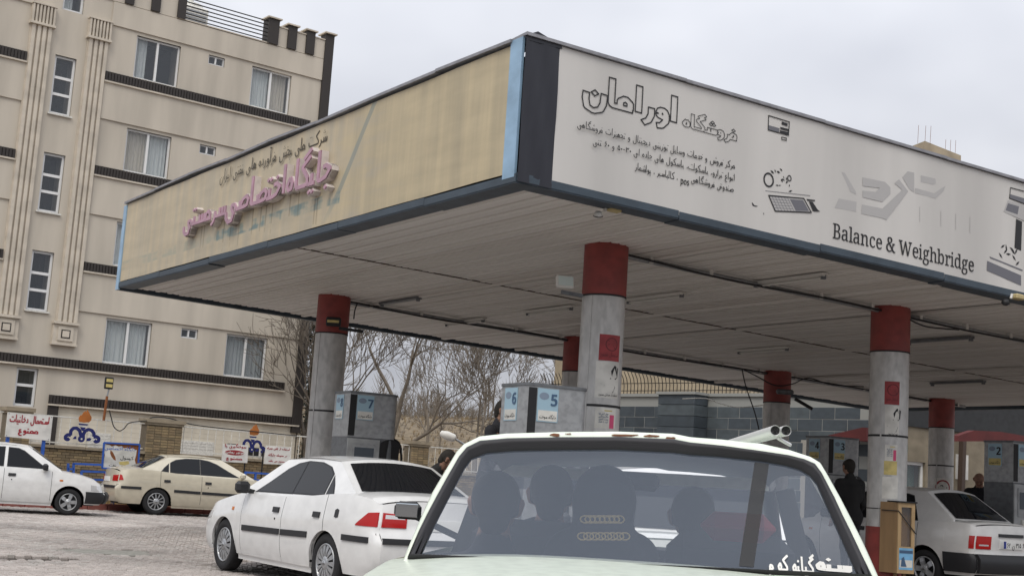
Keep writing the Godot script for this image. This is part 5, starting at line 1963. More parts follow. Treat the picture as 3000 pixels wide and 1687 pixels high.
	put.call("roof", MB.new().grid(roof_rows), paint, root)
	for sg in [-1.0, 1.0]:
		var map := func(x, y, o): return Vector3(x, y, sg * (wg.call(y) + o))
		var poly := PackedVector2Array()
		poly.append(Vector2(ws[0][0] + .06, spec.belt - .06)); poly.append(Vector2(ws[0][0], ws[0][1]))
		for i in 13:
			var u := 1 - i / 12.0
			poly.append(Vector2(lerpf(bl[1][0], ws[1][0], u), lerpf(bl[1][1], ws[1][1], u) + spec.arch_y * 4 * u * (1 - u)))
		poly.append(Vector2(bl[0][0], bl[0][1])); poly.append(Vector2(bl[0][0] - .02, spec.belt - .06))
		put.call("pillar_frame", MB.new().prism(poly, map, -.04, 0, true), paint, root)
		for w in spec.windows:
			var q := PackedVector2Array()
			for i in range(0, w.size(), 2): q.append(Vector2(w[i], w[i + 1]))
			var f: MeshInstance3D = put.call("window_seal", MB.new().prism(q, map, -.002, .004), mats.trim_black, root)
			var cc := Vector2.ZERO
			for p in q: cc += p / q.size()
			var q2 := PackedVector2Array()
			for g in Geometry2D.offset_polygon(q, -.014, Geometry2D.JOIN_ROUND): q2 = thin_small(g)
			put.call("pane", MB.new().prism(q2, map, .0042, .0065), mats.car_glass, f)
	for e in [["windscreen", ws, 1.0], ["rear_window", bl, -1.0]]:
		var rows := []
		var glass := []
		for r in 9:
			var v := r / 8.0
			var line := PackedVector3Array()
			var gl := PackedVector3Array()
			for i in 17:
				var t := lerpf(-1, 1, i / 16.0)
				var x: float = lerpf(e[1][0][0], e[1][1][0], v)
				var y: float = lerpf(e[1][0][1], e[1][1][1], v) + .05 * (1 - t * t) * v
				var w := lerpf(wg.call(e[1][0][1]) - .0, wr, v)
				line.append(Vector3(x + e[2] * .05 * (1 - t * t) * (1 - v * .6), y, w * t))
				var vg := lerpf(.05, .90, v)
				var tg := t * lerpf(.90, .865, v)
				x = lerpf(e[1][0][0], e[1][1][0], vg)
				y = lerpf(e[1][0][1], e[1][1][1], vg) + .05 * (1 - tg * tg) * vg
				w = lerpf(wg.call(e[1][0][1]), wr, vg)
				gl.append(Vector3(x + e[2] * (.05 * (1 - tg * tg) * (1 - vg * .6) + .008), y + .005, w * tg))
			rows.append(line); glass.append(gl)
		var fr: MeshInstance3D = put.call(e[0], MB.new().grid(rows), paint, root)
		put.call("pane", MB.new().grid(glass), mats.car_glass, fr)
	# wheels
	for i in 2:
		for sg in [-1.0, 1.0]:
			wheel(root, Vector3(c.axles[i] + inset.x, spec.tyre, sg * (c.W * .5 - .035)), spec.tyre, sg, spec.wheel)
	# mirrors
	for sg in [-1.0, 1.0]:
		var mp := Vector3(ws[0][0] - .32, spec.belt + .06, sg * (c.W * .5 + .06))
		var mm := MB.new()
		mm.cbox(mp, Vector3(.12, .14, .17), .035)
		mm.bar(mp + Vector3(.02, -.03, -sg * .05), mp + Vector3(.04, -.05, -sg * .16), .06, .05)
		put.call("mirror", mm, mats[spec.get("mirror_mat", "trim_black")], root)
	# lamps
	for sg in [-1.0, 1.0]:
		for lp in spec.side_lamps:
			put.call(lp[0], side_patch(c, lp[2], lp[3], sg, .006), mats[lp[1]], root)
		for lp in spec.face_lamps:
			put.call(lp[0], face_patch(c, lp[2], sg * lp[3], sg * lp[4], lp[5], lp[6], .010), mats[lp[1]], root)
	for lp in spec.get("face_parts", []):
		put.call(lp[0], face_patch(c, lp[2], lp[3], lp[4], lp[5], lp[6], lp[7]), mats[lp[1]], root)
	for lp in spec.get("side_parts", []):
		for sg in [-1.0, 1.0]:
			put.call(lp[0], side_patch(c, lp[2], lp[3], sg, lp[4]), mats[lp[1]], root)
	if spec.has("wiper"):
		put.call("wiper", MB.new().tube([Vector3(ws[0][0] + .06, ws[0][1] + .03, .1), Vector3(ws[0][0] - .05, ws[0][1] + .06, -.3), Vector3(ws[0][0] - .02, ws[0][1] + .04, -.55)], .012, 6), mats.trim_black, root)
	return root
func thin_small(pg: PackedVector2Array) -> PackedVector2Array:
	var o := PackedVector2Array()
	for p in pg:
		if o.is_empty() or o[-1].distance_to(p) > .006: o.append(p)
	return o
func fixed_add(a: MB, b: MB) -> void:
	a.v.append_array(b.v); a.n.append_array(b.n); a.t.append_array(b.t); a.cols.append_array(b.cols)

func saloon_spec(paint: String) -> Dictionary:
	# a family saloon with a high boot
	var c := CarShape.new()
	c.L = 4.5; c.W = 1.74; c.axles = [.97, 3.63]; c.arch = .355; c.sill = .235
	c.shoulder = [[0, .965], [.12, 1.015], [.5, 1.045], [.9, 1.03], [1.6, .975], [2.6, .945], [3.2, .945], [3.6, .885], [4.05, .80], [4.35, .70], [4.5, .62]]
	c.nose = [[.2, .10], [.35, .02], [.5, 0.0], [.62, .04], [.75, .12]]
	c.tail = [[.2, .16], [.33, .04], [.5, 0.0], [.64, .0], [.66, .05], [.8, .06], [1.0, .09]]
	c.lenF = .62; c.endF = .76; c.lenR = .5; c.endR = .85
	return {"shape": c, "paint": paint, "mid": .97, "doors": [1.02, 2.02, 3.12], "handle_y": .80,
		"strips": [[1.36, 2.0, .545, .530, .065], [2.04, 3.05, .530, .515, .065], [.12, .58, .575, .575, .06]],
		"ws": [[3.32, .965], [2.55, 1.365]], "bl": [[.60, 1.06], [1.24, 1.375]], "roof_w": 1.16, "arch_y": .035, "belt": .955,
		"windows": [[2.98, .972, 2.72, 1.10, 2.42, 1.265, 2.22, 1.335, 1.997, 1.366, 1.997, .985], [1.993, .987, 1.993, 1.367, 1.65, 1.36, 1.40, 1.315, 1.26, 1.24, 1.25, .995], [1.225, .995, 1.235, 1.225, 1.12, 1.12, 1.02, 1.0]],
		"tyre": .31, "wheel": "cover", "wiper": true,
		"side_lamps": [["tail_lamp", "lamp_red", [[.015, .74], [.32, .74]], [[.015, .885], [.13, .875], [.32, .75]]], ["side_repeater", "lamp_amber", [[3.36, .735], [3.42, .735]], [[3.36, .775], [3.42, .775]]], ["headlamp", "lamp_clear", [[4.05, .62], [4.47, .56]], [[4.05, .70], [4.47, .66]]]],
		"face_lamps": [["tail_lamp", "lamp_red", false, .63, .985, [.74, .74], [.87, .885]], ["reversing_lamp", "lamp_clear", false, .66, .95, [.825, .825], [.858, .866]], ["headlamp", "lamp_clear", true, .55, .98, [.56, .56], [.64, .66]]],
		"face_parts": [["rear_moulding", "trim_black", false, -.99, .99, [.575, .575], [.635, .635], .02], ["number_plate", "plate_white", false, -.36, .36, [.72, .72], [.83, .83], .012], ["front_grille", "trim_black", true, -.45, .45, [.50, .50], [.60, .60], .012]],
		"side_parts": [["fuel_cap", "trim_black", [[.705, .80], [.745, .79], [.785, .80]], [[.705, .87], [.745, .885], [.785, .87]], .006]]}

func small_spec(paint: String) -> Dictionary:
	# a small boxy saloon with dark bumpers
	var c := CarShape.new()
	c.L = 3.94; c.W = 1.61; c.axles = [.86, 3.2]; c.arch = .325; c.sill = .235
	c.shoulder = [[0, .93], [.06, .965], [.4, .975], [.8, .955], [1.6, .925], [2.6, .905], [2.95, .90], [3.4, .835], [3.75, .75], [3.94, .655]]
	c.nose = [[.2, .12], [.32, .02], [.48, 0.0], [.52, .06], [.7, .10]]
	c.tail = [[.2, .12], [.32, .02], [.50, 0.0], [.53, .05], [.8, .04], [1.0, .06]]
	c.lenF = .45; c.endF = .82; c.lenR = .32; c.endR = .90
	c.crown = .035
	return {"shape": c, "paint": paint, "mid": .86, "doors": [.98, 1.86, 2.82], "handle_y": .785,
		"strips": [], "ws": [[2.98, .94], [2.30, 1.375]], "bl": [[.42, 1.0], [.98, 1.385]], "roof_w": 1.12, "arch_y": .03, "belt": .92,
		"windows": [[2.72, .935, 2.22, 1.30, 2.10, 1.345, 1.90, 1.355, 1.90, .945], [1.84, .945, 1.84, 1.36, 1.30, 1.345, 1.19, 1.32, 1.02, .955]],
		"tyre": .275, "wheel": "five", "wiper": true,
		"side_lamps": [["tail_lamp", "lamp_red", [[.01, .62], [.075, .62]], [[.01, .80], [.075, .80]]], ["headlamp", "lamp_clear", [[3.66, .54], [3.92, .54]], [[3.66, .655], [3.92, .635]]], ["side_repeater", "lamp_amber", [[2.98, .70], [3.05, .70]], [[2.98, .735], [3.05, .735]]]],
		"face_lamps": [["tail_lamp", "lamp_red", false, .62, .985, [.62, .62], [.80, .80]], ["reversing_lamp", "lamp_clear", false, .68, .92, [.64, .64], [.685, .685]], ["headlamp", "lamp_clear", true, .55, .98, [.54, .54], [.64, .63]]],
		"face_parts": [["rear_bumper", "trim_black", false, -1, 1, [.28, .28], [.55, .55], .05], ["front_bumper", "trim_black", true, -1, 1, [.26, .26], [.51, .51], .05], ["number_plate", "plate_white", false, -.38, .38, [.635, .635], [.755, .755], .012], ["boot_handle", "trim_black", false, -.42, .42, [.80, .80], [.845, .845], .016]],
		"side_parts": [["rear_bumper", "trim_black", [[0, .28], [.50, .28]], [[0, .55], [.50, .55]], .03], ["front_bumper", "trim_black", [[3.54, .26], [3.94, .26]], [[3.54, .51], [3.94, .51]], .03], ["fuel_flap", "car_white_grey", [[.50, .70], [.62, .70]], [[.50, .82], [.62, .82]], .003]]}

func make_cars() -> void:
	if not mats.has("tyre"): make_car_materials()
	var adir := Vector3(ADIR.x, 0, ADIR.z).normalized()
	# white saloon waiting at the pump, heading along the lane: its front left wheel is the one seen
	var side := Vector3(-adir.z, 0, adir.x)      # to its right
	var fl := at_y(Z("W4", 200, 1388), 0)
	var at := fl - adir * 2.66 + side * .80
	var a := build_car(saloon_spec("car_white"), "parked_car", "white saloon with black door mouldings and red tail lamps queuing at pump seven", "cars on the forecourt", at, adir)
	plate(a, "", -.97 - .11)
	# beige saloon at the kerb
	var h2 := Vector3(.87, 0, -.49).normalized()
	var s2 := Vector3(-h2.z, 0, h2.x)
	var rw := at_y(Z("W3", 212, 1358), 0)
	var sp := saloon_spec("car_beige")
	sp.wheel = "alloy"
	sp.mirror_mat = "car_beige"
	sp.side_lamps[0] = ["tail_lamp", "lamp_red", [[.015, .76], [.12, .77]], [[.015, .90], [.07, .88], [.12, .78]]]
	sp.face_lamps.remove_at(1)
	sp.side_parts = [["fuel_flap", "car_beige", [[.62, .82], [.74, .82]], [[.62, .93], [.74, .93]], .003]]
	build_car(sp, "parked_car", "beige metallic saloon with dark windows parked by the red kerb", "cars on the forecourt", rw - s2 * .80, h2)
	# white small saloon at the left edge: its front wheel is seen
	var h3 := Vector3(.93, 0, -.37).normalized()
	var s3 := Vector3(-h3.z, 0, h3.x)
	var fw := at_y(Z("W2", 800, 1362), 0)
	build_car(small_spec("car_white"), "parked_car", "white small car with black front bumper beside the blue barrier", "cars on the forecourt", fw - h3 * 2.34 - s3 * .74, h3)
	# white small saloon under the canopy at pump two
	var p4 := at_z(Z("W7", 490, 1450), 19.6)
	var at4 := Vector3(p4.x, .15, p4.z) + side * .74
	var d := build_car(small_spec("car_white_grey"), "parked_car", "white small saloon with black rear bumper and number plate beside the wooden box", "cars on the forecourt", at4, adir)
	plate(d, "۶۲ ن ۳۱۵ ۶۱", -.86 - .115)
	# white car ahead of the old pale car, seen through its glass
	var p5 := Vector3(1.30, 0, -9.4)
	build_car(small_spec("car_white"), "parked_car", "white car standing ahead of the old pale car, seen through its glass", "cars on the forecourt", p5, Vector3(.05, 0, -1).normalized())

func plate(car: Node3D, text: String, x: float) -> void:
	if text == "": return
	var fr := func(u, v, o): return Vector3(x - .006 - o, v, -u) if true else Vector3()
	var mb := MB.new()
	write_fit(mb, "۱۶ ۵۱۳ ن ۲۶", func(u, v, o): return Vector3(x - o, v, u), Vector2(.24, .66), -.20, .085, .2, .004)
	obj("plate_digits", mb, mats.black_ink, car)
	obj("plate_strip", MB.new().box(Vector3(x + .002, .695, -.235), Vector3(.012, .10, .04)), mats.plate_blue, car)

# ---------------------------------------------------------------- apron, pumps and the station building
func make_pumps() -> void:
	mat("apron", col(176, 164, 154), .9, 0, texs.blotch, .3)
	mat("pump_grey", col(158, 160, 161), .4, .3, texs.fine, .9)
	mat("pump_dark", col(104, 107, 110), .5, .1, texs.fine, .9)
	mat("pump_panel", col(166, 168, 168), .45, .2, texs.blotch, 1.1)
	mat("screen", col(62, 70, 78), .1)
	mat("hose", col(24, 24, 26), .6)
	mat("nozzle_red", col(170, 40, 40), .4)
	mat("number_blue", col(62, 88, 116), .5)
	mat("oval_grey", col(120, 134, 150), .5)
	# the forecourt rises gently under the canopy
	var ap := MB.new()
	var low := [cano(.2, -.1), cano(13.6, -.1), cano(13.6, 20), cano(.2, 20)]
	var ring := [cano(1.4, 1.3), cano(12.2, 1.3), cano(12.2, 18.4), cano(1.4, 18.4)]
	for i in 4: ring[i].y = .112; low[i].y = -.038
	ap.quad(ring[0], ring[1], ring[2], ring[3])
	for i in 4: ap.quad(low[i], low[(i + 1) % 4], ring[(i + 1) % 4], ring[i])
	structure("station_apron", ap, mats.joint_sand)
	var first := true
	for q in [["7", "8", Z("FULL", 918, 1100), 19.4, "grey fuel pump marked seven in front of the left column", "sticker_blue"], ["5", "6", Z("FULL", 1371, 1080), 14.4, "grey fuel pump marked five beside the sticker column", "sticker_blue"],
			["3", "4", Z("V8", 1150, 1400), 23.4, "grey fuel pump marked three behind the roof of the old pale car", "sticker_yellow"], ["1", "2", Z("W7", 1490, 300), 21.2, "grey fuel pump marked two beside the bald man", "sticker_yellow"]]:
		var p := at_z(q[2], q[3])
		pump(Vector3(p.x, .15, p.z), q[0], q[1], q[4], q[5], 2.17 if q[0] == "5" else 2.27)

func pump(at: Vector3, num: String, num2: String, label: String, sticker: String, H: float) -> void:
	var X := Vector3(DDIR.x, 0, DDIR.z).normalized()
	var t := thing("fuel_pump", label, "fuel pump", at, atan2(-X.z, X.x), "fuel pumps")
	var W := .80; var D := .56
	# plinth and main case; the right hand end is rounded
	obj("island", MB.new().cbox(Vector3(-.1, .0, -.5), Vector3(1.7, .22, 2.2), .03), mats.coping, t)
	var prof := PackedVector2Array([Vector2(-W / 2, -D / 2), Vector2(W * .30, -D / 2)])
	for i in 9:
		var a := -PI / 2 + PI / 2 * i / 8.0
		prof.append(Vector2(W * .30 + W * .2 * cos(a), -D / 2 + .2 + .2 * sin(a)))
	for i in 9:
		var a := PI / 2 * i / 8.0
		prof.append(Vector2(W * .30 + W * .2 * cos(a), D / 2 - .2 + .2 * sin(a)))
	prof.append(Vector2(-W / 2, D / 2))
	var up := func(x, y, o): return Vector3(x, o, y)
	obj("case", MB.new().prism(prof, up, .1, 1.62), mats.pump_dark, t)
	obj("head", MB.new().prism(prof, up, 1.622, H - .03), mats.pump_grey, t)
	obj("head_cap", MB.new().prism(Geometry2D.offset_polygon(prof, .012)[0], up, H - .029, H), mats.pump_dark, t)
	var fz := D / 2
	var m := func(x, y, o): return Vector3(x, y, fz + o)
	# front: pale door with a recessed panel, screen above it
	var d := obj("door", slab(MB.new(), m, -W / 2 + .004, .10, .16, 1.60, -.002, .022), mats.pump_panel, t)
	obj("door_gap", slab(MB.new(), m, .10, .112, .16, 1.60, -.002, .012), mats.black, t)
	obj("screen_frame", slab(MB.new(), m, -W / 2 + .08, .04, 1.10, 1.54, .0222, .034), mats.pump_grey, d)
	obj("screen", slab(MB.new(), m, -W / 2 + .11, .01, 1.22, 1.48, .0342, .038), mats.screen, d)
	obj("card_reader", slab(MB.new(), m, -.24, -.14, .98, 1.06, .0222, .05), mats.sticker_white, d)
	obj("dark_slot", slab(MB.new(), m, -W / 2 + .002, -W / 2 + .10, 1.64, H - .05, -.002, .006), mats.black, t)
	# number boards on the head
	for s in 2:
		var mm: Callable = m if s == 0 else func(x, y, o): return Vector3(-W / 2 - o, y, x)
		var x0 := -W / 2 + .11 if s == 0 else -.2
		var st := obj("number_board", slab(MB.new(), mm, x0, x0 + .26, H - .40, H - .05, .001, .008), mats.sticker_blue, t)
		obj("text_strip", slab(MB.new(), mm, x0 + .015, x0 + .25, H - .39, H - .28, .0082, .010), mats.sticker_white if sticker == "sticker_blue" else mats.sticker_yellow, st)
		var ov := PackedVector2Array()
		for i in 20: ov.append(Vector2(x0 + .08 + cos(i * TAU / 20) * .06, H - .13 + sin(i * TAU / 20) * .038))
		obj("oval_mark", MB.new().prism(ov, mm, .0082, .0098), mats.oval_grey, st)
		var ln := MB.new()
		write_fit(ln, "جایگاه سوخت", mm, Vector2(x0 + .24, H - .36), x0 + .03, .035, .2, .0105)
		obj("small_print", ln, mats.black_ink, st)
		var lt := latin(num if s == 0 else num2, .17, false, true)
		var o := MeshInstance3D.new()
		o.name = "number"
		o.mesh = lt
		o.material_override = mats.number_blue if sticker == "sticker_blue" else mats.black_ink
		st.add_child(o)
		var bb := lt.get_aabb()
		if s == 0: o.transform = Transform3D(Basis(), Vector3(x0 + .205 - bb.get_center().x, H - .165 - bb.get_center().y, fz + .0115))
		else: o.transform = Transform3D(Basis(Vector3(0, 0, 1), Vector3.UP, Vector3(-1, 0, 0)), Vector3(-W / 2 - .0115, H - .165 - bb.get_center().y, x0 + .205 - bb.get_center().x))
	# nozzle bay on the right: arched dark recess, display, keys, nozzle and hose
	var bay := PackedVector2Array([Vector2(.125, .5), Vector2(.125, 1.52)])
	for i in 9:
		var a := PI * (.80 - .62 * i / 8.0)
		bay.append(Vector2(.29 + .20 * cos(a), 1.50 + .12 * sin(a)))
	bay.append(Vector2(.41, .5))
	var by := obj("nozzle_bay", MB.new().prism(bay, func(x, y, o): return Vector3(x, y, fz + o - maxf(0, x - .25) * .35), -.002, .012), mats.black, t)
	obj("display", slab(MB.new(), func(x, y, o): return Vector3(x, y, fz + o - .02), .17, .35, 1.08, 1.24, .0, .03), mats.screen, t)
	obj("keypad", slab(MB.new(), func(x, y, o): return Vector3(x, y, fz + o - .02), .18, .30, .80, 1.0, .0, .03), mats.pump_grey, t)
	var hs := []
	for q in [[.40, 1.65, .0], [.52, 1.55, .1], [.55, 1.1, .15], [.5, .75, .18], [.42, .7, .2], [.38, .85, .2]]: hs.append(Vector3(q[0], q[1], q[2]))
	obj("hose", MB.new().tube(smooth(hs, 5), .018, 8), mats.hose, t)
	var nz := MB.new()
	nz.cbox(Vector3(.37, .95, .22), Vector3(.06, .20, .07), .015)
	nz.tube([Vector3(.37, .86, .22), Vector3(.36, .76, .26)], .014, 8)
	obj("nozzle", nz, mats.nozzle_red, t)

func make_office() -> void:
	mat("slate_a", col(66, 74, 80), .7, 0, texs.blotch, .9)
	mat("slate_b", col(58, 66, 72), .7, 0, texs.blotch, .8)
	mat("slate_c", col(76, 84, 88), .7, 0, texs.blotch, 1.0)
	mat("pale_joint", col(140, 141, 137), .9)
	mat("plaster", col(136, 126, 108), .9, 0, texs.blotch, .5)
	mat("awning_red", col(92, 32, 31), .7, 0, texs.blotch, .5)
	mat("window_green", col(86, 108, 98), .1)
	mat("dark_roof", col(46, 48, 50), .8, 0, texs.fine, .4)
	var X := Vector3(.70, 0, .714).normalized()
	var fr := Frame.new(Vector3(3.1, 0, -40.4), X, Vector3.UP)
	var m := func(x, y, o): return fr.p(x, y, o)
	var b := thing("station_office", "station building of dark slate blocks with pale joints behind the pumps", "building", fr.p(0, 0))
	var top := 4.05
	wobj("joint_bed", slab(MB.new(), m, -3.0, 9.0, 0, top, -.4, .012), mats.pale_joint, b)
	var rng := RandomNumberGenerator.new()
	rng.seed = 41
	var bw := .74; var bh := .30
	for r in 14:
		var y := .02 + r * (bh + .013)
		if y + bh > top + .02: break
		for i in 17:
			var x := -3.0 + i * (bw + .013) + (bw * .5 if r % 2 else 0.0)
			if x > 8.6: continue
			var w := minf(bw, 9.0 - x)
			var s := MB.new().cbox(fr.p(x + w / 2, y + bh / 2, rng.randf_range(-.012, .004)), Vector3(w, bh, .05), .006, fr.basis())
			wobj("slate_block", s, mats["slate_" + "abc"[rng.randi() % 3]], b)
	# projecting pier
	var px := on(fr, Z("V8", 60, 1100)).x
	for r in 13:
		var y := .02 + r * (bh + .013)
		wobj("slate_block", MB.new().cbox(fr.p(px, y + bh / 2, .35), Vector3(1.3, bh, .62), .006, fr.basis()), mats["slate_" + "abc"[r % 3]], b)
	wobj("coping", slab(MB.new(), m, -3.1, 9.05, top + .002, top + .09, -.45, .08), mats.pale_joint, b)
	wobj("coping", slab(MB.new(), m, px - .7, px + .7, top + .01, top + .085, .082, .72), mats.pale_joint, b)
	# spiked grille on top, bending outwards
	var x := -2.9
	while x < 8.6:
		var sp := MB.new().tube([fr.p(x, top + .09, -.2), fr.p(x + .02, top + .35, -.18), fr.p(x + .06, top + .55, -.08), fr.p(x + .03, top + .75, .02)], .012, 5)
		wobj("grille_spike", sp, mats.black, b)
		x += .135
	for y in [.2, .42]: wobj("grille_rail", MB.new().bar(fr.p(-2.95, top + y, -.19), fr.p(8.6, top + y, -.19), .02, .02), mats.black, b)
	# concrete wall of the plot behind
	var cw := thing("concrete_wall", "tall stained concrete wall behind the slate building", "wall", fr.p(0, 0, -5))
	wobj("wall", slab(MB.new(), m, -7, 5.6, 0, 7.6, -5.3, -5), mats.concrete, cw)
	wobj("wall_joint", slab(MB.new(), m, 3.18, 3.24, 0, 7.4, -4.998, -4.99), mats.coping, cw)
	# wing to the right: plaster, windows, awnings
	var f2 := Frame.new(fr.p(9.0, 0, 0), Vector3(.83, 0, -.557).normalized(), Vector3.UP)
	var m2 := func(u, v, o): return f2.p(u, v, o)
	var w := thing("station_shop", "plastered station shop with white framed windows under a red awning", "building", f2.p(0, 0))
	var wl := MB.new()
	rects_with_holes(wl, 0, 12, 0, 3.4, [[.2, 2.1, .4, 2.5]], m2, 0, .5)
	wobj("wall", wl, mats.plaster, w)
	wobj("upper_wall", slab(MB.new(), m2, 0, 12, 3.402, 5.2, -.4, .05), mats.dark_roof, w)
	window_unit(w, m2, .2, 2.1, .4, 2.5, [.55], [.66], -.1, [], rng, .08)
	wobj("window_film", slab(MB.new(), m2, .28, 1.2, .5, 1.75, -.30, -.28), mats.window_green, w)
	wobj("window_film", slab(MB.new(), m2, .28, 2.0, 1.85, 2.4, -.30, -.28), mats.window_green, w)
	wobj("exit_sign", slab(MB.new(), m2, .95, 1.35, 2.72, 2.92, .002, .03), mat("exit_green", col(30, 92, 62), .4), w)
	var aw := MB.new()
	var fa := Frame.new(f2.p(0, 0, 1.2), f2.X, Vector3.UP)
	var pa := PackedVector2Array()
	for e in [[2050, 1372], [2060, 1330], [2180, 1290], [2380, 1300], [2560, 1330], [2560, 1372]]: pa.append(on(fa, Z("V8", e[0], e[1])))
	aw.prism(pa, func(u, v, o): return fa.p(u, v, o), -.1, .1)
	wobj("awning", aw, mats.awning_red, w)
	# awning of the slate building, seen left of the front column
	var a2 := MB.new()
	var pw := PackedVector2Array()
	var fw := Frame.new(fr.p(0, 0, .5), fr.X, Vector3.UP)
	for e in [[1105, 1345], [1110, 1328], [1370, 1268], [1400, 1270], [1400, 1372], [1370, 1372]]: pw.append(on(fw, Z("V8", e[0], e[1])))
	a2.prism(pw, func(u, v, o): return fw.p(u, v, o), -.45, .05)
	wobj("awning", a2, mats.awning_red, b)
	# washroom sign
	var sg := thing("washroom_sign", "white washroom sign with a black standing figure on the plastered wall", "sign", f2.p(3.0, 1.6))
	var c := on(f2, Z("W7", 895, 255))
	wobj("board", slab(MB.new(), m2, c.x - .26, c.x + .26, c.y - .33, c.y + .33, .003, .02), mats.sign_white, sg)
	var fg := MB.new()
	var pg := PackedVector2Array()
	for i in 14: pg.append(Vector2(c.x + cos(i * TAU / 14) * .045, c.y + .21 + sin(i * TAU / 14) * .05))
	fg.prism(pg, m2, .0202, .023)
	fg.prism(PackedVector2Array([Vector2(c.x - .10, c.y + .13), Vector2(c.x + .10, c.y + .13), Vector2(c.x + .10, c.y - .06), Vector2(c.x + .055, c.y - .06), Vector2(c.x + .05, c.y - .27), Vector2(c.x - .05, c.y - .27), Vector2(c.x - .055, c.y - .06), Vector2(c.x - .10, c.y - .06)]), m2, .0203, .0235)
	wobj("figure", fg, mats.black_ink, sg)
	# a dark drainpipe beside it
	var dp := on(f2, Z("W7", 810, 300))
	tag(wobj("drainpipe", MB.new().bar(f2.p(dp.x, 0, .2), f2.p(dp.x + .1, 3.4, .2), .14, .14, f2.X), mat("brown_post", col(72, 58, 50), .7)), "brown steel post standing before the plastered shop wall", "post")

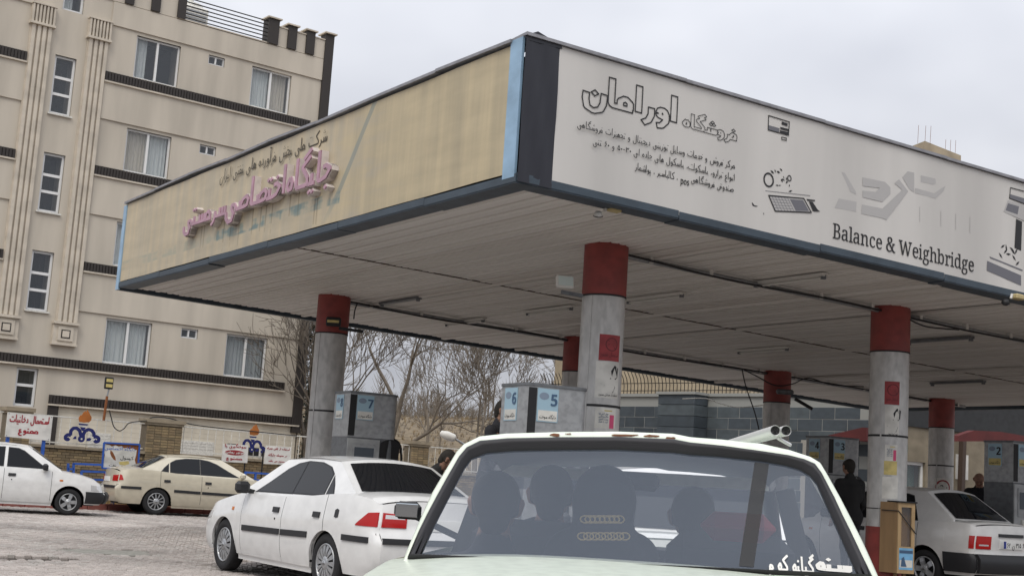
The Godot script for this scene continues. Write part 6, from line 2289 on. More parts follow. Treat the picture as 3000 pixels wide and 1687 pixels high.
# ---------------------------------------------------------------- the old pale car in front
var NC: Frame
func make_near_car() -> void:
	if not mats.has("tyre"): make_car_materials()
	var hd := Vector3(.088, 0, -1).normalized()
	var rt := Vector3(-hd.z, 0, hd.x)
	var dirt := grey_noise("dirt2", 512, .02, .92, 1.04, 5)
	var pm := mat("pale_green_paint", col(216, 224, 208), .34, 0, dirt, 1.3)
	pm.clearcoat_enabled = true
	pm.clearcoat = .4
	pm.clearcoat_roughness = .15
	mat("rubber", col(34, 33, 37), .62)
	mat("seat", col(40, 42, 46), .9, 0, texs.fine, 3.0)
	mat("gold_thread", col(168, 150, 100), .6)
	mat("seat_red", col(150, 34, 38), .8)
	mat("rusty_edge", col(112, 72, 48), .95, 0, texs.blotch, 6.0)
	mat("white_tube", col(222, 222, 220), .3, .2)
	var gm := mat("rear_glass")
	gm.albedo_color = Color(.40, .45, .52, .28)
	gm.transparency = BaseMaterial3D.TRANSPARENCY_ALPHA
	gm.roughness = .03
	var gf := mat("front_glass")
	gf.albedo_color = Color(.55, .66, .70, .10)
	gf.transparency = BaseMaterial3D.TRANSPARENCY_ALPHA
	gf.roughness = .02
	var gb := mat("tint_band")
	gb.albedo_color = Color(.10, .22, .46, .6)
	gb.transparency = BaseMaterial3D.TRANSPARENCY_ALPHA
	gb.roughness = .05
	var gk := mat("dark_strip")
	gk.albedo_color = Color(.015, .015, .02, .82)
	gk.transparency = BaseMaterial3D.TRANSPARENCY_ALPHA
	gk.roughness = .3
	var base := at_z(Z("FULL", 1600, 1405), 4.0)
	var tail := base - hd * .86
	var t := thing("old_car", "old pale green car with rusty roof edge and tubes on its roof", "car", Vector3(tail.x, 0, tail.z), 0)
	# lower body in car axes
	var c := CarShape.new()
	c.L = 4.3; c.W = 1.58; c.axles = [.98, 3.46]; c.arch = .33; c.sill = .26
	c.shoulder = [[0, .93], [.12, .965], [.5, .985], [.9, 1.0], [1.8, .985], [2.9, .97], [3.5, .95], [4.15, .90], [4.3, .84]]
	c.nose = [[.2, .1], [.4, 0.0], [.9, .03]]; c.tail = [[.2, .1], [.4, 0.0], [.9, .05]]
	c.lenF = .25; c.lenR = .22; c.endF = .9; c.endR = .92; c.crown = .045
	var xf := Transform3D(Basis(hd, Vector3.UP, rt), Vector3(tail.x, 0, tail.z))
	var cput := func(nm: String, mb: MB, m: Material) -> MeshInstance3D:
		for i in mb.v.size():
			mb.v[i] = xf * mb.v[i]; mb.n[i] = xf.basis * mb.n[i]
		return wobj(nm, mb, m, t)
	var body := MB.new()
	for sg in [-1.0, 1.0]: fixed_add(body, side_panel(c, 0, c.L, sg))
	for front in [true, false]:
		var rows := []
		for r in 9:
			var line := PackedVector3Array()
			for i in 17: line.append(c.face(front, lerpf(-1, 1, i / 16.0), r / 8.0))
			rows.append(line)
		fixed_add(body, MB.new().grid(rows))
	cput.call("body", body, pm)
	for dk in [["boot_lid", .02, .98], ["bonnet", 3.15, 4.28]]:
		var rows := []
		for i in 15:
			var line := PackedVector3Array()
			for j in 17: line.append(c.deck(lerpf(dk[1], dk[2], i / 14.0), lerpf(-1, 1, j / 16.0)))
			rows.append(line)
		cput.call(dk[0], MB.new().grid(rows), pm)
	cput.call("floor_pan", MB.new().box(Vector3(2.15, .32, 0), Vector3(3.9, .10, 1.3)), mats.under)
	cput.call("bumper", MB.new().cbox(Vector3(-.08, .48, 0), Vector3(.10, .12, 1.58), .03), mats.rim_silver)
	for sg in [-1.0, 1.0]:
		cput.call("tail_lamp", face_patch(c, false, sg * .62, sg * .94, [.62, .62], [.84, .84], .012), mats.lamp_red)
		var hub := Node3D.new()
		hub.name = "axle_end"
		t.add_child(hub, true)
		hub.global_transform = xf
		for ax in c.axles: wheel(hub, Vector3(ax, .29, sg * (c.W * .5 - .04)), .29, sg, "five")
	# rear window: traced in the plane of the glass
	var slope := (Vector3.UP * .79 + hd * .613).normalized()
	NC = Frame.new(base, rt, slope)
	var tr := func(a: Array) -> PackedVector2Array:
		var o := PackedVector2Array()
		for q in a: o.append(on(NC, Z(q[0], q[1], q[2])))
		return o
	var outer: PackedVector2Array = tr.call([["V6", 400, 1400], ["V6", 470, 1215], ["V6", 560, 1000], ["V6", 645, 810], ["V6", 745, 645], ["V6", 830, 505], ["V6", 875, 462], ["V6", 1000, 402], ["V6", 1190, 380], ["V6", 1600, 366], ["V6", 2000, 362], ["V6", 2400, 378],
		["V9", 60, 356], ["V9", 300, 372], ["V9", 600, 402], ["V9", 820, 455], ["V9", 1000, 520], ["V9", 1065, 568], ["V9", 1130, 680], ["V9", 1210, 820], ["V9", 1300, 990], ["V9", 1400, 1190], ["V9", 1510, 1440], ["V9", 1545, 1515]])
	var rout: PackedVector2Array = tr.call([["V6", 478, 1322], ["V6", 560, 1130], ["V6", 630, 990], ["V6", 700, 860], ["V6", 775, 725], ["V6", 850, 595], ["V6", 905, 530], ["V6", 1000, 482], ["V6", 1200, 464], ["V6", 1600, 456], ["V6", 2000, 455], ["V6", 2400, 470],
		["V9", 60, 452], ["V9", 300, 476], ["V9", 600, 518], ["V9", 800, 548], ["V9", 920, 578], ["V9", 1000, 612], ["V9", 1050, 680], ["V9", 1150, 870], ["V9", 1210, 1000], ["V9", 1270, 1120], ["V9", 1370, 1330], ["V9", 1436, 1466]])
	var rin: PackedVector2Array = tr.call([["V6", 570, 1298], ["V6", 640, 1140], ["V6", 700, 1015], ["V6", 770, 880], ["V6", 840, 750], ["V6", 890, 655], ["V6", 940, 590], ["V6", 1050, 550], ["V6", 1250, 533], ["V6", 1600, 527], ["V6", 2000, 526], ["V6", 2400, 545],
		["V9", 60, 522], ["V9", 300, 538], ["V9", 600, 572], ["V9", 780, 603], ["V9", 890, 635], ["V9", 970, 685], ["V9", 1020, 745], ["V9", 1110, 950], ["V9", 1165, 1070], ["V9", 1220, 1195], ["V9", 1310, 1400], ["V9", 1335, 1452]])
	var n := outer.size()
	var ringed := func(levels: Array) -> MB:
		# levels: [outline a, outline b, blend, height]
		var rows := []
		for lv in levels:
			var line := PackedVector3Array()
			for i in n + 1:
				var p: Vector2 = lv[0][i % n].lerp(lv[1][i % n], lv[2])
				line.append(NC.p(p.x, p.y, lv[3]))
			rows.append(line)
		return MB.new().ring_grid(rows)
	wobj("window_surround", ringed.call([[outer, rout, 0.0, -.055], [outer, rout, .12, -.022], [outer, rout, .4, -.004], [outer, rout, .8, 0.0], [outer, rout, 1.02, -.004]]), pm, t)
	wobj("window_rubber", ringed.call([[rout, rin, -.03, -.006], [rout, rin, .04, .010], [rout, rin, .3, .018], [rout, rin, .6, .014], [rout, rin, .66, .004], [rout, rin, .95, .002], [rout, rin, 1.03, -.014]]), mats.rubber, t)
	var nm := func(x, y, o): return NC.p(x, y, o)
	var gl := wobj("rear_glass", MB.new().prism(rin, nm, 0, -.008, false), gm, t)
	# dark band of the pane and white lettering stuck on it
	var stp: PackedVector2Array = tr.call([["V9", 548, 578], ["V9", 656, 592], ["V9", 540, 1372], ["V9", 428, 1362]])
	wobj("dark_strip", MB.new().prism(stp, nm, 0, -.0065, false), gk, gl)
	var lt := MB.new()
	var a1: Vector2 = on(NC, Z("V9", 1280, 1385)); var a2: Vector2 = on(NC, Z("V9", 1020, 1415))
	write_fit(lt, "سنه", nm, a1 + Vector2(0, -.01), a2.x, .055, .30, -.004)
	a1 = on(NC, Z("V9", 1000, 1395)); a2 = on(NC, Z("V9", 655, 1385))
	write_fit(lt, "گیانه که م", nm, Vector2(a1.x, (a1.y + a2.y) * .5 - .006), a2.x, .052, .26, -.004)
	wobj("white_lettering", lt, mats.sign_white, gl)
	# rust along the roof edge
	var rng := RandomNumberGenerator.new()
	rng.seed = 77
	var ru := MB.new()
	for q in [["V6", 1545, 430, 40], ["V6", 1640, 424, 25], ["V6", 2040, 434, 110], ["V6", 2240, 440, 60], ["V6", 2380, 455, 45], ["V6", 1560, 440, 20], ["V6", 810, 545, 9], ["V6", 1130, 420, 8], ["V6", 388, 1395, 12]]:
		var pg := PackedVector2Array()
		for i in 14:
			var a := TAU * i / 14
			var w: float = q[3] * rng.randf_range(.7, 1.1)
			pg.append(on(NC, Z(q[0], q[1] + cos(a) * w, q[2] + sin(a) * minf(w * .3, 11) * rng.randf_range(.5, 1.1))))
		ru.prism(pg, nm, 0, .0022, false)
	wobj("rust_patches", ru, mats.rusty_edge, t)
	# roof skin and pillars behind the traced edge
	var roof := []
	for k in 9:
		var d := k * .2
		var line := PackedVector3Array()
		for i in range(6, 18):
			var p := NC.p(outer[i].x, outer[i].y, -.055)
			var e := p + hd * d
			e.y = p.y + .012 * sin(minf(d, 1.0) * 1.5) - .10 * pow(maxf(0, d - 1.0) / .6, 2) * .6
			line.append(e)
		roof.append(line)
	wobj("roof", MB.new().grid(roof), pm, t)
	var lining := []
	for line in roof:
		var l2 := PackedVector3Array()
		for p in line: l2.append(p - Vector3(0, .02, 0))
		lining.append(l2)
	wobj("roof_lining", MB.new().grid(lining), mat("lining", col(120, 120, 116), .9), t)
	for sd in [range(0, 7), range(17, 24)]:
		var rows := []
		for k in 4:
			var line := PackedVector3Array()
			for i in sd: line.append(NC.p(outer[i].x, outer[i].y, -.055) + hd * .11 * k)
			rows.append(line)
		wobj("rear_pillar", MB.new().grid(rows), pm, t)
	# front pillars and windscreen
	var wl := NC.p(outer[6].x, outer[6].y, -.055) + hd * 1.5
	var wr := NC.p(outer[17].x, outer[17].y, -.055) + hd * 1.5
	var cl := Vector3(wl.x, .99, wl.z) + hd * .62 - rt * .12
	var cr := Vector3(wr.x, .99, wr.z) + hd * .62 + rt * .12
	wl.y -= .04; wr.y -= .04
	for e in [[wl, cl], [wr, cr]]: wobj("front_pillar", MB.new().tube([e[0], e[1]], .035, 8), mats.trim_black, t)
	for e in [[wl, 0], [wr, 1]]:
		var px: Vector3 = e[0] - hd * .55
		wobj("door_pillar", MB.new().bar(px + Vector3(0, -.02, 0), Vector3(px.x, .95, px.z) + rt * (.1 if e[1] else -.1), .07, .05, hd), mats.trim_black, t)
	var ws := MB.new().grid([PackedVector3Array([wl, wr]), PackedVector3Array([cl, cr])])
	var wg := wobj("windscreen", ws, gf, t)
	var b0 := wl.lerp(cl, .02); var b1 := wr.lerp(cr, .02); var b2 := wl.lerp(cl, .24); var b3 := wr.lerp(cr, .24)
	wobj("tint_band", MB.new().grid([PackedVector3Array([b0 - hd * .006, b1 - hd * .006]), PackedVector3Array([b2 - hd * .006, b3 - hd * .006])]), gb, wg)
	wobj("windscreen_header", MB.new().bar(wl, wr, .06, .05), pm, t)
	# inside
	var P := func(f: float, r: float, y: float) -> Vector3: return Vector3(base.x, 0, base.z) + hd * f + rt * r + Vector3(0, y, 0)
	wobj("parcel_shelf", MB.new().bar(P.call(.22, -.62, .985), P.call(.22, .62, .985), .40, .02), mats.seat, t)
	wobj("dashboard", MB.new().bar(P.call(2.0, -.62, .93), P.call(2.0, .62, .93), .35, .16), mats.seat, t)
	wobj("mirror", MB.new().cbox(at_z(Z("FULL", 1588, 1210), 5.55), Vector3(.235, .075, .04), .03, Basis(rt, Vector3.UP, -hd)), mats.trim_black, t)
	for r in [-.37, .37]:
		var st := MB.new()
		st.cbox(P.call(1.12, r, .84), Vector3(.48, .56, .14), .06, Basis(rt, Vector3.UP, -hd))
		st.cbox(P.call(1.38, r, .52), Vector3(.48, .14, .5), .05, Basis(rt, Vector3.UP, -hd))
		wobj("front_seat", st, mats.seat, t)
	var rs := MB.new()
	rs.cbox(P.call(.42, 0, .72), Vector3(1.22, .52, .15), .06, Basis(rt, Vector3.UP, -hd))
	rs.cbox(P.call(.68, 0, .46), Vector3(1.22, .16, .5), .05, Basis(rt, Vector3.UP, -hd))
	wobj("rear_seat", rs, mats.seat, t)
	var wheel_ring := []
	for i in 25:
		var a := TAU * i / 24
		wheel_ring.append(P.call(1.78 + sin(a) * .06, -.37 + cos(a) * .19, .93 + sin(a) * .18))
	wobj("steering_wheel", MB.new().tube(wheel_ring, .014, 6, false), mats.trim_black, t)
	# door mirror outside on the left
	var mo := at_z(Z("V6", 480, 975), 5.35)
	var mr := MB.new()
	mr.cbox(mo, Vector3(.108, .07, .05), .02, Basis(rt, Vector3.UP, -hd))
	mr.bar(mo + rt * .03 - Vector3(0, .02, 0), mo + rt * .22 - Vector3(0, .10, 0) + hd * .05, .03, .025)
	var mw := wobj("door_mirror", mr, mats.trim_black, t)
	wobj("mirror_glass", MB.new().cbox(mo - hd * .026, Vector3(.09, .055, .008), .003, Basis(rt, Vector3.UP, -hd)), mat("mirror_glass", col(150, 156, 160), .04, .9), mw)
	# pale cloth cushion in red on the right of the shelf
	var rc := wobj("red_cushion", MB.new().cbox(at_z(Z("V9", 420, 1080), 4.75), Vector3(.26, .10, .12), .045, Basis(rt, Vector3.UP, -hd)), mats.seat_red)
	tag(rc, "red cushion behind the right side of the old car's rear glass", "cushion")
	# tubes tied on the roof
	var tb := [Z("V9", 702, 350), Z("V9", 784, 352)]
	for i in 2:
		var p := at_z(tb[i], 4.30 + i * .0)
		var dirn := (hd * 1.0 + rt * (-.03)).normalized()
		var tn := thing("roof_tube", ["long white tube on the old car's roof, left of its twin", "long white tube on the old car's roof, beside its twin and the bracket"][i], "tube", p, 0, "tubes on the roof of the old car")
		var wall := MB.new()
		var xf2 := Transform3D(Basis(rt, dirn, rt.cross(dirn)), p)
		wall.lathe([[.0148, .03], [.0148, -.001], [.0168, -.001], [.0168, 1.9], [0, 1.9]], 20, xf2)
		wobj("tube_wall", wall, mats.white_tube, tn)
		wobj("tube_bore", MB.new().lathe([[0, .006], [.0147, .006]], 20, xf2), mats.black, tn)
	var rk := thing("roof_rack_foot", "white bracket holding the tubes on the old car's roof", "bracket", at_z(Z("V9", 740, 430), 4.42))
	wobj("strap", MB.new().tube([at_z(Z("V9", 720, 405), 4.36), at_z(Z("V9", 760, 430), 4.38), at_z(Z("V9", 815, 460), 4.42)], .006, 6), mats.white_tube, rk)

# ---------------------------------------------------------------- people: one smooth skin over a skeleton of tapered bones
func skin(bones: Array, cell: float, k: float) -> MB:
	# bones: [a, b, radius at a, radius at b, colour]
	var lo := Vector3.INF
	var hi := -Vector3.INF
	for b in bones:
		var r: float = maxf(b[2], b[3]) + cell * 3
		lo = lo.min(b[0] - Vector3.ONE * r).min(b[1] - Vector3.ONE * r)
		hi = hi.max(b[0] + Vector3.ONE * r).max(b[1] + Vector3.ONE * r)
	var nx := int((hi.x - lo.x) / cell) + 2
	var ny := int((hi.y - lo.y) / cell) + 2
	var nz := int((hi.z - lo.z) / cell) + 2
	var val := PackedFloat32Array()
	val.resize(nx * ny * nz)
	val.fill(1.0)
	var best := PackedFloat32Array()
	best.resize(nx * ny * nz)
	best.fill(9.0)
	var who := PackedInt32Array()
	who.resize(nx * ny * nz)
	for bi in bones.size():
		var b = bones[bi]
		var a: Vector3 = b[0]; var e: Vector3 = b[1] - b[0]
		var ra: float = b[2]; var rb: float = b[3]
		var m := maxf(ra, rb) + k + cell * 1.5
		var p0 := (a.min(b[1]) - Vector3.ONE * m - lo) / cell
		var p1 := (a.max(b[1]) + Vector3.ONE * m - lo) / cell
		var el := maxf(e.length_squared(), 1e-9)
		for z in range(maxi(0, int(p0.z)), mini(nz - 1, int(p1.z) + 1) + 1):
			for y in range(maxi(0, int(p0.y)), mini(ny - 1, int(p1.y) + 1) + 1):
				var row := (z * ny + y) * nx
				for x in range(maxi(0, int(p0.x)), mini(nx - 1, int(p1.x) + 1) + 1):
					var q := lo + Vector3(x, y, z) * cell - a
					var t := clampf(q.dot(e) / el, 0, 1)
					var d := (q - e * t).length() - lerpf(ra, rb, t)
					var i := row + x
					var v := val[i]
					var h := maxf(k - absf(v - d), 0) / k
					val[i] = minf(v, d) - h * h * k * .25
					if d < best[i]: best[i] = d; who[i] = bi
	var mb := MB.new()
	mb.tinted = true
	var vid := {}
	var pos := PackedVector3Array()
	var nor := PackedVector3Array()
	var clr := PackedColorArray()
	var sx := 1; var sy := nx; var sz := nx * ny
	var corner := [0, sx, sy, sx + sy, sz, sx + sz, sy + sz, sx + sy + sz]
	var edges := [[0, 1], [2, 3], [4, 5], [6, 7], [0, 2], [1, 3], [4, 6], [5, 7], [0, 4], [1, 5], [2, 6], [3, 7]]
	for z in nz - 1:
		for y in ny - 1:
			for x in nx - 1:
				var i := x + y * sy + z * sz
				var s0 := val[i] < 0
				if (val[i + 1] < 0) == s0 and (val[i + sy] < 0) == s0 and (val[i + sy + 1] < 0) == s0 and (val[i + sz] < 0) == s0 and (val[i + sz + 1] < 0) == s0 and (val[i + sz + sy] < 0) == s0 and (val[i + sz + sy + 1] < 0) == s0: continue
				var sum := Vector3.ZERO
				var cnt := 0
				for ed in edges:
					var va := val[i + corner[ed[0]]]; var vb := val[i + corner[ed[1]]]
					if (va < 0) != (vb < 0):
						var u := va / (va - vb)
						var pa := Vector3(ed[0] & 1, (ed[0] >> 1) & 1, ed[0] >> 2); var pb := Vector3(ed[1] & 1, (ed[1] >> 1) & 1, ed[1] >> 2)
						sum += pa.lerp(pb, u); cnt += 1
				vid[i] = pos.size()
				pos.append(lo + (Vector3(x, y, z) + sum / cnt) * cell)
				var gx := (val[i + 1] - val[i]) + (val[i + sy + 1] - val[i + sy]) + (val[i + sz + 1] - val[i + sz]) + (val[i + sz + sy + 1] - val[i + sz + sy])
				var gy := (val[i + sy] - val[i]) + (val[i + sy + 1] - val[i + 1]) + (val[i + sz + sy] - val[i + sz]) + (val[i + sz + sy + 1] - val[i + sz + 1])
				var gz := (val[i + sz] - val[i]) + (val[i + sz + 1] - val[i + 1]) + (val[i + sz + sy] - val[i + sy]) + (val[i + sz + sy + 1] - val[i + sy + 1])
				nor.append(Vector3(gx, gy, gz).normalized())
				clr.append(bones[who[i]][4])
	for z in range(1, nz - 1):
		for y in range(1, ny - 1):
			for x in range(1, nx - 1):
				var i := x + y * sy + z * sz
				var s0 := val[i] < 0
				for ax in 3:
					var st: int = [sx, sy, sz][ax]
					if (val[i + st] < 0) == s0: continue
					var u: int = [sy, sz, sx][ax]; var w: int = [sz, sx, sy][ax]
					var q := [i, i - u, i - u - w, i - w]
					var ok := true
					for g in q:
						if not vid.has(g): ok = false
					if not ok: continue
					if not s0: q.reverse()
					for tr in [[0, 2, 1], [0, 3, 2]]:
						for g in tr:
							var id: int = vid[q[g]]
							mb.ink = clr[id]
							mb.put(pos[id], nor[id])
	return mb

func hand_bones(wrist: Vector3, dirn: Vector3, palm_n: Vector3, thumb_side: float, curl: float, c: Color) -> Array:
	var d := dirn.normalized()
	var n := (palm_n - d * palm_n.dot(d)).normalized()
	var s := d.cross(n).normalized() * thumb_side
	var o := [[wrist, wrist + d * .07, .024, .028, c], [wrist + d * .03 - s * .02, wrist + d * .085 - s * .025, .018, .016, c], [wrist + d * .03 + s * .02, wrist + d * .085 + s * .025, .018, .016, c]]
	var lens := [.072, .080, .076, .060]
	for i in 4:
		var b := wrist + d * .09 + s * (.030 - i * .020)
		var p := b
		var dd := d
		for j in 3:
			dd = (dd + n * curl * .5).normalized()
			var e: Vector3 = p + dd * lens[i] * [.45, .32, .23][j]
			o.append([p, e, .0095 - j * .001, .0088 - j * .001, c])
			p = e
	var tp := wrist + d * .03 + s * .03
	var t1 := tp + (s * .8 + d * .6 + n * .25).normalized() * .045
	o.append([tp, t1, .013, .011, c]); o.append([t1, t1 + (d + n * .4 + s * .2).normalized() * .035, .011, .009, c])
	return o

func person(label: String, at: Vector3, facing: Vector3, o: Dictionary) -> Node3D:
	# o: height, lean (forward bend at the hips), head_pitch, head_turn, coat, legs, skin, hair, bald, arms [[elbow, hand] left, right] in body axes
	var f := facing.normalized()
	var r := Vector3(-f.z, 0, f.x)         # to the right hand side of the person
	var H: float = o.get("height", 1.74)
	var t := thing("person", label, "person", at)
	var sit: bool = o.get("sit", false)
	var hipy: float = o.get("hip_y", H * .52)
	var lean: float = o.get("lean", .05)
	var up := (Vector3.UP * cos(lean) + f * sin(lean)).normalized()
	var fw := (f * cos(lean) - Vector3.UP * sin(lean)).normalized()
	var hip := Vector3(0, hipy, 0)
	var chest := hip + up * H * .215
	var neck := hip + up * H * .315
	var hp: float = lean + o.get("head_pitch", .1)
	var ht: float = o.get("head_turn", 0.0)
	var hf := f.rotated(Vector3.UP, ht)
	var hu := (Vector3.UP * cos(hp) + hf * sin(hp)).normalized()
	var hd := (hf * cos(hp) - Vector3.UP * sin(hp)).normalized()
	var hr := hd.cross(hu).normalized()
	var head := neck + up * .045 + hu * .115 + hd * .015
	var coat: Color = o.get("coat", Color(.02, .02, .024))
	var legc: Color = o.get("legs", Color(.03, .032, .04))
	var sk: Color = o.get("skin", Color(.38, .22, .15))
	var shoe := Color(.02, .018, .016)
	var b := []
	b.append([hip, hip + up * .10, .135, .13, coat])
	b.append([hip + up * .10, chest, .13, .145, coat])
	for s in [-1.0, 1.0]:
		b.append([chest + r * s * .06, chest + r * s * .10 - up * .08, .115, .10, coat])
		b.append([neck - up * .045, neck + r * s * .165 - up * .075, .06, .062, coat])
		b.append([hip + r * s * .06, hip + r * s * .09 + up * .02, .11, .11, coat])
	b.append([neck - up * .06, neck + up * .03, .062, .052, coat if o.get("collar", true) else sk])
	b.append([neck, head - hu * .05, .050, .05, sk])
	var skirts := -1.0
	var arms: Array = o.get("arms", [[[-.06, -.28, .02], [-.02, -.50, .14]], [[.06, -.28, .02], [.02, -.50, .14]]])
	var hands := []
	for i in 2:
		var s := -1.0 if i == 0 else 1.0
		var sh := neck + r * s * .175 - up * .085
		var el: Vector3 = sh + r * arms[i][0][0] + Vector3.UP * arms[i][0][1] + f * arms[i][0][2]
		var ha: Vector3 = sh + r * arms[i][1][0] + Vector3.UP * arms[i][1][1] + f * arms[i][1][2]
		var sc: Color = o.get("sleeve_l", coat) if i == 0 else coat
		b.append([sh, el, .062, .048, sc]); b.append([el, ha, .047, .034, sc])
		hands.append([ha, (ha - el).normalized(), s])
	for s in [-1.0, 1.0]:
		if sit:
			var kn: Vector3 = hip + r * s * .13 + f * .42 + Vector3(0, .08, 0)
			b.append([hip + r * s * .09, kn, .092, .066, legc]); b.append([kn, kn + Vector3(0, -.40, 0) + f * .05, .062, .045, legc])
			b.append([kn + Vector3(0, -.42, 0) + f * .02, kn + Vector3(0, -.44, 0) + f * .2, .04, .035, shoe])
		else:
			var stride: float = o.get("stride", .06) * s
			var foot: Vector3 = Vector3(0, .05, 0) + r * s * .11 + f * stride
			var kn: Vector3 = (hip + foot) * .5 + r * s * .03 + f * .03 + Vector3(0, .02, 0)
			b.append([hip + r * s * .085 - Vector3(0, .03, 0), kn, .092, .062, legc]); b.append([kn, foot + Vector3(0, .04, 0), .06, .045, legc])
			b.append([foot - f * .05, foot + f * .15, .045, .036, shoe])
	var body := skin(b, o.get("cell", .022), .05)
	# head on a finer grid
	var hb := []
	hb.append([head + hu * .022 - hd * .022, head + hu * .022 + hd * .020, .078, .074, sk])
	hb.append([head - hu * .035 + hd * .025, head - hu * .062 + hd * .042, .058, .036, sk])
	hb.append([head - hu * .10 - hd * .01, head - hu * .03 - hd * .01, .050, .05, sk])
	hb.append([head + hd * .088 + hu * .010, head + hd * .106 - hu * .022, .011, .015, sk])
	hb.append([head + hd * .082 + hu * .030 - hr * .03, head + hd * .082 + hu * .030 + hr * .03, .017, .017, sk])
	hb.append([head + hd * .080 - hu * .058 - hr * .018, head + hd * .080 - hu * .058 + hr * .018, .011, .011, Color(sk.r * .8, sk.g * .6, sk.b * .6)])
	for s in [-1.0, 1.0]:
		hb.append([head + hr * s * .080 - hu * .018, head + hr * s * .086 + hu * .018 - hd * .008, .013, .017, sk])
		hb.append([head + hd * .062 - hu * .02 + hr * s * .035, head + hd * .058 - hu * .03 + hr * s * .04, .026, .024, sk])
	fixed_add(body, skin(hb, .009, .022))
	for hn in hands:
		fixed_add(body, skin(hand_bones(hn[0], hn[1], f, -hn[2], .5, sk), .0075, .008))
	if not mats.has("figure"):
		mat("figure", Color.WHITE, .85).vertex_color_use_as_albedo = true
		mat("eye", col(24, 20, 18), .2)
	obj("body", body, mats.figure, t)
	var ey := MB.new()
	for s in [-1.0, 1.0]: ey.lathe([[0, .012], [.009, .008], [.012, 0], [.009, -.008], [0, -.012]], 10, Transform3D(Basis(), head + hd * .083 + hu * .008 + hr * s * .032))
	obj("eyes", ey, mats.eye, t)
	var hair: Color = o.get("hair", Color(.02, .017, .015))
	if not o.get("bald", false):
		var hr_b := []
		if o.get("scarf", false):
			hr_b = [[head + hu * .035 - hd * .02, head + hu * .02 - hd * .03, .108, .112, hair], [head - hu * .05 - hd * .04, head - hu * .14 - hd * .05, .105, .12, hair], [head - hu * .12 + hd * .02, neck - up * .03, .095, .11, hair], [neck - up * .02 - r * .1, neck - up * .02 + r * .1, .10, .10, hair]]
		else:
			hr_b = [[head + hu * .040 - hd * .035, head + hu * .045 + hd * .018, .084, .076, hair], [head - hu * .01 - hd * .05, head - hu * .05 - hd * .05, .070, .055, hair]]
			for s in [-1.0, 1.0]: hr_b.append([head + hr * s * .062 + hu * .025 - hd * .01, head + hr * s * .066 - hu * .015 - hd * .012, .026, .018, hair])
		obj("scarf" if o.get("scarf", false) else "hair", skin(hr_b, .010, .02), mats.figure, t)
	return t

